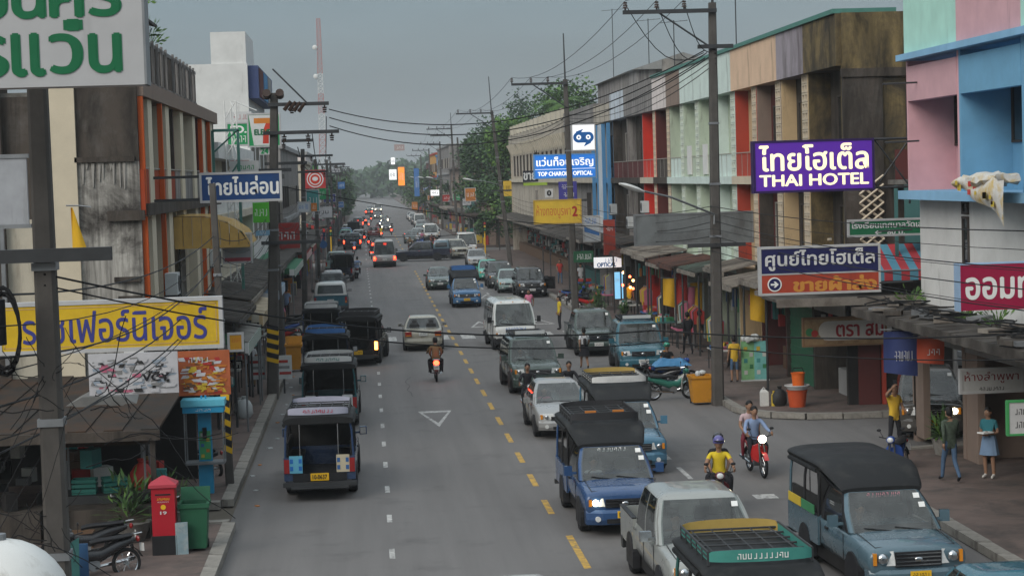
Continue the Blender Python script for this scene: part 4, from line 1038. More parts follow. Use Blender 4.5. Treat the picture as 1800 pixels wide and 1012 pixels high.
# ------------------------------------------------------------------ poles, cables, lamps
def pole(label, x, y, h, w0=.30, w1=.19, lean=(0,0), arms=(), group='concrete utility poles', spike=0, stripes=None, name='utility_pole', steps=True):
    """square tapered concrete pole; arms = (z, x0, x1, [insulator x], brace, hang)"""
    t = thing(name, label, 'pole', (x,y,.0), 0, group); lx, ly = lean
    def ax(z): return lx*z/h, ly*z/h
    def sec(z):
        w = (w0+(w1-w0)*z/h)/2; a, c = ax(z); q = w*.7
        return [(a-w,c-q,z),(a-q,c-w,z),(a+q,c-w,z),(a+w,c-q,z),(a+w,c+q,z),(a+q,c+w,z),(a-q,c+w,z),(a-w,c+q,z)]
    MB().loft([sec(0),sec(h*.5),sec(h)], 0, False).build('shaft', POLEC, t)
    if spike:
        a, c = ax(h); MB().cyl((a,c,h-.6),(a+lx*.15,c,h+spike),.05,.03,n=6).build('steel_extension', DARKSTEEL, t)
    for (z, x0, x1, ins, brace, hang) in arms:
        a, c = ax(z); m = MB(); m.box(a+x0,c-.24,z-.06,a+x1,c-.12,z+.06)
        if brace:
            xb = x0*.62 if abs(x0) > abs(x1) else x1*.62; zb = -1.2 if brace > 0 else 1.2; m.tube([(a+xb,c-.16,z),(a,c-.16,z+zb)],.03,5)
        arm = m.build('crossarm', DARKSTEEL, t)
        for xi in ins:
            q = MB(); s_ = -1 if hang else 1
            q.cyl((a+xi,c-.18,z+s_*.06),(a+xi,c-.18,z+s_*.12),.03,n=6)
            for k in range(3): q.cyl((a+xi,c-.18,z+s_*(.12+k*.07)),(a+xi,c-.18,z+s_*(.17+k*.07)),.10-.018*k,.06,n=9)
            q.build('insulator', INSUL, arm)
    if stripes:
        z0, z1 = stripes; n = int((z1-z0)/.16)
        for k in range(n):
            za = z0+k*.16; zb = za+.155; wa = (w0+(w1-w0)*za/h)/2+.006; a, c = ax(za); dz = .12
            v = [(a-wa,c-wa,za+dz),(a+wa,c-wa,za),(a+wa,c+wa,za+dz),(a-wa,c+wa,za+2*dz),(a-wa,c-wa,zb+dz),(a+wa,c-wa,zb),(a+wa,c+wa,zb+dz),(a-wa,c+wa,zb+2*dz)]
            v = [(p[0],p[1],za+(p[2]-za)*.9) for p in v]
            MB().add(v,[(0,1,5,4),(1,2,6,5),(2,3,7,6),(3,0,4,7)]).build('warning_stripe', [PLATEY,INK][k%2], t)
    b = MB()                          # steel bands and a service box
    for z in (h*.42, h*.55, h*.7): a, c = ax(z); w = (w0+(w1-w0)*z/h)/2+.015; b.box(a-w,c-w,z,a+w,c+w,z+.07)
    b.build('steel_band', STEEL, t)
    return t
RP = [(10.75,60.2),(10.48,98.9),(11.5,157),(10.9,235),(11.0,282),(11.0,330),(11.0,378),(11.0,430)]
INS3 = [-2.72,-1.75,-.9]
pole('tallest right utility pole, standing by the orange bin', 10.75, 60.2, 12.45, .36, .22, (.12,0), [(12.2,-2.8,.1,INS3,1,0),(11.1,-.5,.6,[],0,0),(5.0,-.9,.9,[],0,0)], spike=.9)
pole('right utility pole in front of the lit blue optician sign', 10.48, 98.9, 12.1, .36, .22, (-.2,0), [(11.9,-2.75,.1,INS3,1,0),(6.0,-.8,.8,[],0,0)], spike=2.3)
pole('leaning right utility pole against the bright green tree', 11.5, 157, 12.6, .36, .22, (-1.15,0), [(12.4,-2.9,.1,INS3,1,0),(6.2,-.8,.8,[],0,0)], spike=2.7)
pole('right utility pole in front of the dark overhanging tree', 10.9, 235, 13.6, .34, .2, (-.3,0), [(13.2,-3,.1,INS3,1,0),(12.4,-2.6,.1,INS3,0,0)], spike=1.5)
pole('right utility pole before the grey hall with sloping roof edge', 11.0, 282, 12.6, .34, .2, (0,0), [(12.3,-2.8,.1,INS3,1,0)])
pole('utility pole by the blue narrow shop, far right', 11.0, 330, 12.4, .34, .2, (0,0), [(12.1,-2.8,.1,INS3,1,0)])
pole('utility pole by the lit orange shop, far right', 11.0, 378, 12, .34, .2, (0,0), [(11.8,-2.6,.1,INS3,1,0)])
pole('second concrete pole close beside the pole in the trees', 11.3, 228, 12.0, .3, .2, (-.35,0), [], spike=0)
pole('dark near left pole before the yellow furniture sign', -2.9, 18, 9.4, .25, .16, (0,0), [(6.72,-1.6,.62,[],0,0)], group='concrete utility poles on the left')
pole('slim left pole with black and yellow stripes, by the phone booth', -3.44, 47, 7.35, .20, .15, (-.15,0), [], stripes=(.9,3.0), group='concrete utility poles on the left')
L3 = pole('big left pole with two crossarms and transformers', -3.35, 67, 10.35, .40, .26, (.42,0), [(9.95,-.2,1.85,[.6,1.7],-1,1),(9.0,-.35,2.2,[.35,1.15,1.95],0,1),(7.75,-.5,.6,[],0,0),(5.3,-.4,1.6,[],0,0)], stripes=(1.2,2.6), group='concrete utility poles on the left')
b = MB()
for xi in (-.22,.22): b.cyl((.4+xi,-.1,10.25),(.4+xi,-.35,10.35),.14,n=10)
for k in range(4): b.cyl((.75+k*.16,-.3,9.75-k*.02),(.98+k*.16,-.34,10.05-k*.02),.07,.05,n=7)
b.build('fuse_cutout', INSUL, L3)
for (y, x, h, lb) in ((80,-3.6,9.4,'left pole close beyond the big transformer pole'),(112,-3.6,9.2,'left pole before the tall white building'),(146,-3.6,9.0,'left pole by the dark parked songthaew'),(186,-3.6,9.4,'left pole just past the cross street'),(222,-3.7,9.6,'left pole before the tall pinkish block'),(262,-3.7,9.6,'left pole by the pale green building'),(304,-3.7,9.6,'left pole by the blue-grey shop row'),(350,-3.7,9.6,'left pole by the white-walled far house')):
    pole(lb, x, y, h, .32, .22, (R.uniform(-.15,.2),0), [(h-.4,-.3,1.7,[.5,1.5],0,1),(h-1.3,-.3,1.4,[1.2],0,1)], group='concrete utility poles on the left')

def cable(label, pts, r=.012, sag=.5, group=None, n=12, name='overhead_cable', k=CABLE):
    P = []
    for a, c in zip(pts, pts[1:]):
        a = Vector(a); c = Vector(c)
        for i in range(n):
            u = i/n; p = a.lerp(c, u); p.z -= sag*4*u*(1-u); P.append(p)
    P.append(Vector(pts[-1]))
    o = MB().tube(P, r, 5).build(name, k); tag(o, label, 'cable', group); return o
# high-voltage lines from arm to arm along the right side
for i, xi in enumerate(INS3):
    pts = [(11.0+xi,14,13.0)] + [(x+l+xi, y-.18, z) for (x, y, l, z) in ((10.75,60.2,.12,12.55),(10.48,98.9,-.2,12.25),(11.5,157,-1.15,12.75),(10.9,235,-.3,13.5),(11.0,282,0,12.6),(11,330,0,12.4),(11,378,0,12.1))]
    cable(['high line along the right side on the outermost insulators','high line along the right side on the middle insulators','high line along the right side on the insulators closest to the poles'][i], pts, .010, .75, 'high lines on the right poles')
    a = Vector((10.87+xi,60.02,12.45)); c = Vector((10.75-.25+.1*i,59.8,10.9))
    P = [a.lerp(c, u/8) - Vector((0,0,.7*math.sin(PI*u/8)*(1.2 if i < 2 else .6))) for u in range(9)]
    o = MB().tube(P,.014,5).build('jumper_cable', CABLE); tag(o, ['jumper wire drooping from the outermost insulator of the tallest right pole','jumper wire drooping from the middle insulator of the tallest right pole','jumper wire drooping from the innermost insulator of the tallest right pole'][i],'cable','jumper wires on the tallest right pole')
# thick service bundle along the right and across the street
for i in range(3):
    z = 10.9-.16*i
    cable(['service bundle cable along the right poles, topmost','service bundle cable along the right poles, middle','service bundle cable along the right poles, lowest'][i], [(10.9,60,z),(10.4,98.8,z-.6),(10.8,157,z-.3),(10.7,235,z)], .02 if i==0 else .014, .5+.1*i, 'service bundle on the right poles')
    cable(['cable crossing the street from the transformer pole, topmost','cable crossing the street from the transformer pole, middle','cable crossing the street from the transformer pole, lowest'][i], [(-1.1,66.9,9.75-.28*i),(10.6,60.1,11.0-.12*i)], .018, 1.25+.12*i, 'cables crossing the street up high', 24)
cable('low dark cable sagging across the near street from the near left pole, upper of two', [(-2.9,17.9,6.55),(3.5,24,5.35),(11.2,22,5.6)], .010, .25, 'cables crossing the near street')
cable('low dark cable sagging across the near street from the near left pole, lower of two', [(-2.9,17.9,6.45),(3.8,25,5.12),(11.2,22,5.2)], .008, .28, 'cables crossing the near street')
cable('thin cable crossing the street before the dark crossing pickup', [(-3.2,67,7.3),(10.5,75,5.2)], .016, .35, 'cables crossing the street lower down', 16)
cable('thin cable crossing the street beyond the crosswalk', [(-3.5,80,5.3),(10.4,98.8,5.0)], .014, .45, 'cables crossing the street lower down', 16)
for i in range(7):
    z = 6.3-.23*i; dx = -.1+.05*(i%3)
    cable(['topmost','second','third','fourth','fifth','sixth','lowest'][i]+' telephone cable strung low along the right poles', [(12.0+dx,12,z+.5),(10.75+dx,60,z-.1),(10.45+dx,98.8,z-.35),(11.1+dx,157,z-.2),(10.8+dx,235,z)], .007 if i%2 else .012, .45+.1*(i%3), 'telephone cables on the right poles')
    cable(['topmost','second','third','fourth','fifth','sixth','lowest'][i]+' telephone cable strung along the left poles', [(-3.1+dx,14,z+.3),(-3.5+dx,47,z-.2),(-3.2+dx,67,z-.1),(-3.55+dx,80,z-.1),(-3.6+dx,112,z),(-3.6+dx,146,z),(-3.6+dx,186,z),(-3.7+dx,222,z),(-3.7,262,z)], .007 if i%2 else .011, .4+.12*(i%3), 'telephone cables on the left poles')
for i in range(3):
    cable(['upper','middle','lower'][i]+' line from the transformer pole crossarm along the left poles', [(-1.2-.5*i,66.8,9.5-.5*i),(-2.2-.3*i,112,8.6),(-2.2-.3*i,146,8.5),(-2.2-.3*i,186,8.8),(-2.3-.3*i,222,9.0),(-2.3-.3*i,262,9),(-2.3-.3*i,304,9)], .016, .7, 'lines on the left crossarms')
# coils, tangles and the stay wire at the near left pole
b = MB()
for k in range(5):
    a0 = R.uniform(0,6); c = Vector((-3.22,17.6,6.05+R.uniform(-.06,.06))); b.tube([c+Vector((math.cos(a0+u*2*PI/16)*.14,R.uniform(-.02,.02),math.sin(a0+u*2*PI/16)*.36)) for u in range(17)],.014,5)
o = b.build('cable_coil', CABLE); tag(o,'black coil of spare cable hanging by the near left pole','cable coil')
o = MB().cyl((-3.33,17.6,5.95),(-3.33,17.6,6.35),.13,n=12).cyl((-3.33,17.6,6.35),(-3.33,17.6,6.42),.08,n=10).build('splice_case', BLACK); tag(o,'black cylindrical cable joint case at the left edge','cable joint')
for j, lb in enumerate(('tangle of thin loose wires round the near left pole, highest','tangle of thin loose wires over the printed banners','tangle of thin loose wires low beside the near left pole')):
    b = MB(); rr = random.Random(40+j); c0 = [Vector((-2.75,17.8,5.55)),Vector((-2.35,18.5,5.2)),Vector((-3.0,17.8,4.3))][j]; sx = [.5,.75,.5][j]
    for k in range(11):
        p = c0 + Vector((rr.uniform(-.4,.4)*sx,rr.uniform(-.1,.1),rr.uniform(-.5,.4)*sx)); P = [p.copy()]; d = Vector((rr.uniform(-1,1),rr.uniform(-.2,.2),rr.uniform(-1,.6)))*.12
        for u in range(9): d += Vector((rr.uniform(-1,1),rr.uniform(-.2,.2),rr.uniform(-1,1)))*.05; p = p+d*sx; P.append(p.copy())
        b.tube(P,0.003+.0025*rr.random(),4)
    o = b.build('wire_tangle', CABLE); tag(o, lb,'wires','wire tangles at the near left pole')
o = MB().tube([(-2.9,18.1,4.4),(-3.6,20.5,.3)],.012,5).build('stay_wire', STEEL); tag(o,'pale steel stay wire slanting down from the near left pole','wire')
for k in range(6):
    cable(['first','second','third','fourth','fifth','sixth'][k]+' thin wire fanning down leftward from the near left pole', [(-2.95,18,5.6-.3*k),(-4.4-.1*k,15.5+.3*k,2.6-.1*k)], .004, .12, 'wires fanning down at the lower left')
# white rounded lamp bowl close to the footbridge
WHITEP = mat('white enamel', (.60,.60,.58), .45, var=.08, stain=((.33,.31,.27),.3,3))
t = thing('lamp_bowl', 'white rounded lamp bowl close to the viewer at the lower left corner', 'street lamp', tuple(at(5,1075,9.0)))
MB().sphere((0,0,0),(.32,.32,.335),32,18).build('bowl', WHITEP, t); MB().cyl((0,0,-.05),(0,0,-.01),.33,n=32).build('bowl_rim', STEEL, t); MB().cyl((0,0,.32),(0,0,.36),.03,n=8).build('bowl_knob', STEEL, t); MB().cyl((0,0,-4.8),(0,0,-.3),.06,n=8).cyl((0,0,-.36),(0,0,-.28),.13,n=10).build('post', STEEL, t)

def street_light(label, base, head, group='street lights on the right poles'):
    base = Vector(base); head = Vector(head); t = thing('street_light', label, 'street lamp', base, 0, group); d = head-base; u = d.normalized()
    MB().tube([(0,0,-.3),(0,0,0),d*.6+Vector((0,0,.1)),d],.035,6).build('arm', STEEL, t)
    b = MB(); rings = []
    for k in range(5):
        q = [.05,.13,.15,.13,.05][k]; c = d + u*(-.1+.22*k); s_ = u.cross(Vector((0,0,1))).normalized()
        rings.append([c + s_*math.cos(2*PI*j/8)*q + Vector((0,0,1))*math.sin(2*PI*j/8)*q*.6 for j in range(8)])
    b.loft(rings); b.build('lamp_head', WHITEP, t); return t
street_light('street light arm on the tallest right pole, over the grey blank board', (10.72,59.9,5.95), (8.35,59.0,6.75))
street_light('street light arm on the leaning right pole by the green tree', (11.0,156.6,6.6), (8.55,156,7.1))
street_light('street light arm on the pole in front of the overhanging tree', (10.8,234.6,6.9), (8.1,234,7.4))
street_light('street light arm before the grey hall, far right', (11,281.6,7.0), (8.4,281,7.5))
street_light('street light arm at the far right blue shop', (11,329.6,7.0), (8.4,329,7.6))

# ------------------------------------------------------------------ hanging signs
SG = 'shop signs hanging over the street'
def sb(name, label, px0, py0, px1, py1, Y, board, frame, lines, cat='sign', d=.16, group=SG, fr=.05):
    c = at((px0+px1)/2, (py0+py1)/2, Y); k = F_PX/Y; w = (px1-px0)/k; h = (py1-py0)/k
    L2 = [(s, m, x*w, z*h, lw*w if lw else None, lh*h if lh else None, bo) for (s, m, x, z, lw, lh, bo) in lines]
    t = signboard(name, label, cat, tuple(c), w, h, board, frame, L2, d, group, 0, fr)
    return t, w, h
PURPLE = mat('backlit purple panel', (.07,.02,.22), .4, var=0, emit=(.066,.016,.24), estr=.30)
CREAML = mat('backlit cream letters', (.9,.85,.6), .4, var=0, emit=(1,.86,.44), estr=.40)
DKPURP = plain('dark purple casing', (.03,.015,.08))
t, w, h = sb('hotel_sign','lit purple hotel sign with cream lettering held by a steel truss',1320,246,1537,337,51.2,PURPLE,DKPURP,[('ไทยโฮเต็ล',CREAML,.0,.17,.9,.5,.022),('THAI HOTEL',CREAML,0,-.27,.9,.22,.03)],d=.3)
b = MB()
for z in (-h/2+.05,h/2-.02): b.tube([(w/2+.02,.05,z),(w/2+1.2,.05,z)],.035,5)
b.tube([(w/2+.05,.05,-h/2),(w/2+1.05,.05,h/2)],.022,4); b.tube([(w/2+.05,.05,h/2),(w/2+1.05,.05,-h/2)],.022,4); b.tube([(w/2+1.0,.05,-h/2-.4),(w/2+1.0,.05,h/2+.5)],.03,5)
b.build('truss', DARKSTEEL, t)
NAVY = mat('navy sign face', (.018,.02,.085), .45, var=.1, streak=((.03,.03,.05),.2)); REDO = mat('orange red sign face', (.36,.055,.03), .5, var=.1, streak=((.15,.04,.03),.25))
SILV = plain('pale grey sign frame', (.42,.42,.42)); ORL = plain('orange lettering', (.55,.24,.05)); WH = plain('grey white lettering', (.6,.6,.6))
t, w, h = sb('two_tone_sign','navy and orange red sign with a white round arrow, under the lit purple sign',1331,431,1549,516,51.6,NAVY,SILV,[('ศูนย์ไทยโฮเต็ล',WH,.0,.22,.9,.42,.025),('ขายผ้าส่ง',ORL,.12,-.29,.68,.30,.05)],d=.2)
MB().box(-w/2+.05,-.112,-h/2+.045,w/2-.05,-.102,-h*.085).build('lower_panel', REDO, t)
for o in t.children:
    if o.name.startswith('lettering'): o.location.y -= .012
b = MB(); b.box(-w/2+.04,-.125,-h*.085,w/2-.04,-.1,-h*.055); b.build('divider', SILV, t)
xx = -w*.38; zz = -h*.28
MB().cyl((xx,-.112,zz),(xx,-.128,zz),h*.15,n=24).build('arrow_disc', WHITEL, t); MB().cyl((xx,-.1285,zz),(xx,-.131,zz),h*.125,n=24).build('arrow_field', NAVY, t)
q = h*.085; b = MB(); v = [(-1,-.22),(.1,-.22),(-.25,-.75),(.2,-.75),(1,0),(.2,.75),(-.25,.75),(.1,.22),(-1,.22)]
b.add([(xx+a*q,-.133,zz+c*q) for a,c in v],[tuple(range(9))]); b.build('arrow', WHITEL, t)
GRNS = mat('green sign face', (.02,.14,.065), .5, var=.12)
sb('school_sign','green street sign with white school lettering behind the pink building edge',1487,384,1668,414,55.6,GRNS,SILV,[('โรงเรียนเทศบาลวัดเลาบูรพา',WH,0,.12,.93,.5,.03),('←  80 ม.',WH,-.08,-.28,.3,.26,.03)],cat='road sign',d=.06)
t, w, h = sb('blank_board','long blank grey board behind the tallest right pole',1113,374,1326,429,71.5,mat('blank grey board',(.17,.185,.19),.6,.2,var=.12,stain=((.1,.1,.1),.4,.9)),STEEL,[],d=.14)
CRIM = mat('crimson sign face', (.30,.014,.055), .4, var=.08)
t, w, h = sb('crimson_sign','crimson sign with big white lettering at the right edge',1679,461,1880,543,38.5,CRIM,None,[('ออมทอง',WHITEL,.0,-.02,.9,.46,.028)],d=.4)
MB().box(-w/2-.012,-.2,-h/2-.02,-w/2,.2,h/2+.02).box(-w/2,-.206,h/2,w/2,.2,h/2+.02).build('casing', plain('pale blue casing',(.30,.42,.58)), t)
BLIT = mat('backlit blue panel', (.02,.12,.45), .4, var=0, emit=(.02,.17,.55), estr=.34); WLIT = mat('backlit white panel', (.85,.85,.83), .4, var=0, emit=(.95,.97,1), estr=.28); BLUI = plain('blue sign print', (.02,.14,.45))
t, w, h = sb('optician_sign','lit blue optician sign with two lines of white lettering',938,271,1047,313,105,BLIT,plain('light blue casing',(.12,.3,.6)),[('แว่นท็อปเจริญ',WLIT,0,.17,.92,.44,.025),('TOP CHAROEN OPTICAL',WLIT,0,-.31,.88,.17,.05)],d=.35)
MB().box(-w/2+.05,-.19,-h*.13,w/2-.05,-.176,-h*.11).build('divider', WLIT, t)
t, w, h = sb('spectacle_emblem_sign','lit white square sign with a blue two-eyed emblem, above the blue optician sign',1004,218,1046,265,105,WLIT,SILV,[],d=.35)
def disc(par, x, z, r_, m, y, n=18, name='emblem'): return MB().add([(x+math.cos(2*PI*k/n)*r_,y,z+math.sin(2*PI*k/n)*r_) for k in range(n)],[tuple(range(n))]).build(name, m, par)
yb = -.18; r_ = h*.2
b = MB(); b.add([(-w*.24,yb,-r_),(w*.2,yb,-r_),(w*.24,yb,r_*.98),(-w*.2,yb,r_*.98)],[(0,1,2,3)]); 
for xs in (-1,1): b.add([(xs*w*.21+math.cos(2*PI*k/18)*r_,yb-.001,math.sin(2*PI*k/18)*r_) for k in range(18)],[tuple(range(18))])
b.add([(-w*.4,yb-.002,.0),(-w*.12,yb-.002,r_*.8),(.0,yb-.002,r_*1.55),(-w*.3,yb-.002,r_*1.1)],[(0,1,2,3)]); b.add([(w*.4,yb-.002,0),(w*.12,yb-.002,-r_*.8),(0,yb-.002,-r_*1.75),(w*.3,yb-.002,-r_*1.1)],[(0,1,2,3)])
b.build('emblem', BLUI, t); disc(t,-w*.2,0,r_*.45,WLIT,yb-.006); disc(t,w*.2,0,r_*.45,WLIT,yb-.006); disc(t,-w*.2,0,r_*.18,BLUI,yb-.008); disc(t,w*.2,0,r_*.18,BLUI,yb-.008)
YEL = mat('yellow sign face', (.60,.40,.045), .5, var=.12, streak=((.4,.25,.04),.25)); RDL = plain('orange red lettering', (.5,.12,.04))
sb('gold_shop_sign','yellow sign with thin orange red lettering, below the lit blue optician sign',938,351,1022,393,96,YEL,plain('ochre frame',(.42,.27,.05)),[('ห้างทองบูรพา',RDL,-.09,.0,.72,.58,.0),('2',plain('dark red numeral',(.35,.03,.02)),.36,.0,.1,.4,.05)],d=.25)
BLP = mat('blue printed poster', (.06,.17,.42), .5, var=.2); VIO = mat('violet blue sign face', (.06,.055,.26), .5, var=.15)
sb('violet_sign','violet blue sign with white script, between the blue and yellow signs',982,319,1014,350,104,VIO,None,[('~5',WH,-.05,.2,.6,.3,.02),('~4',WH,.05,-.25,.6,.28,.02)])
sb('square_shop_sign','small white square sign with a dark ring, left of the violet sign',958,332,972,347,112,plain('white sign face',(.55,.55,.53)),None,[('0',INK,0,0,.45,.6,.06)])
sb('dark_shop_sign','dark sign with white lettering peeping out left of the blue optician sign',919,300,946,320,118,plain('near black sign face',(.03,.03,.04)),None,[('ขาย',WH,-.05,0,.8,.6,.04)])
sb('green_shop_strip','thin lime strip sign under the dark sign',920,321,962,326,117.5,plain('lime strip',(.3,.42,.06)),None,[])
t, w, h = sb('white_blue_poster','white and blue printed poster hanging low by the blue posts',1025,379,1055,425,98,plain('poster white',(.5,.53,.56)),SILV,[('~4',BLUI,-.05,.3,.7,.25,.04)],d=.06)
MB().add([(-w*.45,-.036,-h*.1),(w*.45,-.036,-h*.28),(w*.45,-.036,-h*.14),(-w*.45,-.036,h*.08)],[(0,1,2,3)]).build('printed_band', BLP, t)
sb('red_pillar_sign','narrow dull red upright sign above the shop canopy',1061,386,1081,448,100,mat('dull red sign face',(.30,.05,.035),.6,var=.2),None,[('~3',WH,0,.25,.6,.14,.04)],d=.3)
t, w, h = sb('lit_optician_board','brightly lit white and blue optician board under the canopy',1044,452,1092,470,100,WLIT,None,[('OPTICAL',BLUI,-.05,-.22,.7,.4,.05),('~5',BLUI,.1,.22,.5,.4,.05)],d=.3)
sb('small_green_sign','small dark green sign with pale lettering at the pole foot',1008,441,1043,461,97,plain('dark green face',(.02,.09,.045)),None,[('~6',WH,0,0,.8,.55,.04)])
sb('lit_blue_standing_board','tall lit pale blue board standing at the optician shop',1078,478,1095,525,101.5,mat('lit pale blue',(.25,.5,.7),.4,var=.1,emit=(.2,.5,.75),estr=.5),None,[('~3',WHITEL,0,.2,.7,.15,.05)],cat='notice board')
t, w, h = sb('shop_fascia','tan fascia with a white pill panel and red lettering, under the striped awning',1408,556,1560,607,57.3,mat('tan fascia',(.34,.24,.13),.6,var=.2,stain=((.16,.09,.05),.5,1.2)),plain('brown trim',(.22,.13,.07)),[('ตรา สม',plain('dark red lettering',(.28,.012,.02)),.18,.03,.56,.42,.03)],d=.12)
pp = []
for (cx, a0) in ((.45,-PI/2),(-.2,PI/2)):
    for k in range(9): a = a0+PI*k/8; pp.append((cx*w+.0+math.cos(a)*h*.34,-.064,h*.03+math.sin(a)*h*.34))
MB().add(pp,[tuple(range(len(pp)))]).build('pill_panel', plain('off white panel',(.5,.48,.45)), t)
disc(t,-.36*w,-.05*h,h*.12,PAL[0],-.066); disc(t,-.42*w,.0,h*.14,PAL[3],-.065)
sb('house_sign','white sign with dark red upright lettering under the near canopy',1684,646,1800,690,44.2,plain('grey white face',(.40,.40,.39)),SILV,[('ห้างลำพูพา',plain('maroon lettering',(.17,.015,.02)),0,.14,.86,.5,.0),('~8',INK,0,-.33,.4,.16,.02)],d=.1)
sb('corner_notice','white notice board with a green edge, cut by the right edge',1768,702,1850,764,38.0,plain('notice white',(.5,.5,.5)),plain('notice green frame',(.06,.3,.1)),[('~6',INK,-.06,.18,.6,.2,.02),('~6',INK,-.06,-.2,.6,.22,.02)],d=.08,fr=.03)

# left signs
BGRN = plain('deep green lettering', (.012,.13,.055))
c = at(262,150,16.5); w, h = 2.55, 1.4
t = signboard('optician_billboard','big white billboard with deep green lettering at the top left','sign',(c.x-w/2,16.5,c.z+h/2),w,h,mat('white billboard face',(.42,.42,.425),.55,var=.06,streak=((.3,.3,.3),.2)),None,[],.3,SG)
k = 16.5/F_PX
for (s, x0, x1, yy0, yy1) in (('น',168,219,65,129),('ว',102,153,66,131),('แ',38,90,66,136),('ร',-32,27,70,140),('่',131,151,41,58),('ร',171,221,-30,33),('ค',105,158,-28,35),('น',42,94,-26,38),('ย',-24,30,-24,40)):
    xx = ((x0+x1)/2-262)*k + w/2; zz = (150-(yy0+yy1)/2)*k - h/2 + ((x0+x1)/2-262)*k*.0
    letter(t, s, BGRN, xx, -.155, zz + (262-(x0+x1)/2)*.03*k, (x1-x0)*k, (yy1-yy0)*k, .028)
b = MB(); b.box(w/2-.018,-.152,-h/2,w/2+.002,.152,h/2); b.tube([(-.6,.15,-.2),(-1.15,1.4,-.2)],.04,5)
b.build('side_strip', STEEL, t)
NVY = mat('dark blue sign face', (.016,.055,.17), .5, var=.12, streak=((.03,.05,.1),.25))
t, w, h = sb('nylon_sign','dark blue sign with white angular lettering, behind the slim striped pole',353,303,494,354,51.5,NVY,SILV,[('ไทยไนล่อน',WHITEL,.02,.05,.88,.62,.03)],d=.14)
b = MB(); b.box(-w/2-1.2,-.03,h/2-.12,-w/2,.03,h/2-.05); b.box(-w/2-1.2,-.03,-h/2+.05,-w/2,.03,-h/2+.12); b.build('bracket', DARKSTEEL, t)
FURY = mat('strong yellow sign face', (.58,.38,.02), .5, var=.14, streak=((.35,.22,.03),.3)); FURB = plain('violet blue lettering', (.045,.05,.22))
t, w, h = sb('furniture_sign','long yellow sign with violet blue lettering behind the near left pole',3,528,388,616,36,FURY,SILV,[('ราชเฟอร์นิเจอร์',FURB,.02,.0,.82,.62,.012)],d=.2,fr=.06)
b = MB(); q = .1; e = .018
for (x0,z0,x1,z1) in ((-w/2+q,h/2-q-e,w/2-q,h/2-q),(-w/2+q,-h/2+q,w/2-q,-h/2+q+e),(-w/2+q,-h/2+q,-w/2+q+e,h/2-q),(w/2-q-e,-h/2+q,w/2-q,h/2-q)): b.box(x0,-.106,z0,x1,-.1,z1)
b.build('painted_border', plain('tan border',(.5,.32,.12)), t); b = MB()
for z in (-.3,.3): b.tube([(w/2-.3,.14,z),(-w/2-.3,.14,z),(-w/2-1.2,1.5,z-.4)],.035,5)
b.build('bracket', DARKSTEEL, t)
def poster(name, label, px0, py0, px1, py1, Y, pal, seed, txt=(), base=None, d=.05):
    """a printed vinyl banner: flat print in many small patches of colour"""
    t, w, h = sb(name, label, px0, py0, px1, py1, Y, base, None, [], cat='banner', d=d, group='printed banners')
    rr = random.Random(seed); b = MB(); n = 150
    for k in range(n):
        x = rr.uniform(-w/2+.02,w/2-.22); z = rr.uniform(-h/2+.02,h/2-.16); ww = rr.uniform(.03,.2); hh = rr.uniform(.015,.10); sk = rr.uniform(-.06,.06); y = -d/2-.002-.00022*k
        b.add([(x,y,z),(min(x+ww,w/2-.01),y,z+sk*.3),(min(x+ww+sk,w/2-.01),y,min(z+hh,h/2-.01)),(max(x+sk,-w/2+.01),y,min(z+hh*.9,h/2-.01))],[(0,1,2,3)],rr.randrange(len(pal)))
    b.build('print', pal, t)
    for (s, m, x, z, lw, lh) in txt: letter(t, s, m, x*w, -d/2-.036, z*h, lw*w, lh*h, .04)
    return t
PWH = plain('banner white',(.46,.46,.48),var=.15); PGB = plain('banner grey blue',(.25,.3,.36))
poster('printed_banner','white printed banner with photographs under the yellow furniture sign, left one',158,620,312,692,40,[PWH,PGB,PAL[9],PAL[6],PAL[8],PWH,PWH],1,[('VCY',INK,.25,-.1,.3,.18)],PWH)
poster('printed_banner','orange and red printed food banner under the yellow furniture sign, right one',314,616,404,694,40.4,[PAL[1],PAL[0],PAL[2],PWH,PAL[7],PAL[1]],2,[('~4',PWH,-.1,.3,.4,.14)],plain('banner orange',(.36,.1,.04),var=.2))
sb('small_orange_sign','small orange yellow sign beside the yellow furniture sign end',401,585,428,617,52,mat('orange yellow face',(.55,.27,.02),.5,var=.1),SILV,[('~5',RDL,0,.12,.6,.3,.03)],d=.06)
t, w, h = sb('grey_notice_sign','grey sign with red base and faint lettering under the mustard awning',392,410,443,462,57.5,plain('notice grey',(.30,.31,.32)),SILV,[('~9',plain('dull red lettering',(.35,.08,.07)),0,.3,.7,.12,.02),('~12',INK,0,.08,.76,.12,.01),('~6',plain('faint blue lettering',(.2,.33,.4)),.1,-.12,.3,.1,.01)],d=.08)
MB().box(-w/2+.05,-.055,-h/2+.05,w/2-.05,-.042,-h*.32).build('red_base', plain('dull crimson',(.3,.05,.07)), t)
PGR = mat('film shop green', (.02,.26,.09), .5, var=.1)
t, w, h = sb('film_shop_sign','green sign with white slanted letters, left of the red seven sign',399,216,441,256,80,PGR,SILV,[('FD.',WHITEL,0,.2,.62,.3,.05),('~4',WHITEL,0,-.22,.62,.34,.05)],d=.3)
sb('white_strip_sign','white strip sign with red mark on top of the green film sign',397,197,442,215,80,plain('strip white',(.5,.5,.5)),None,[('~4',plain('grey red lettering',(.4,.2,.2)),.1,0,.6,.6,.03)],d=.3)
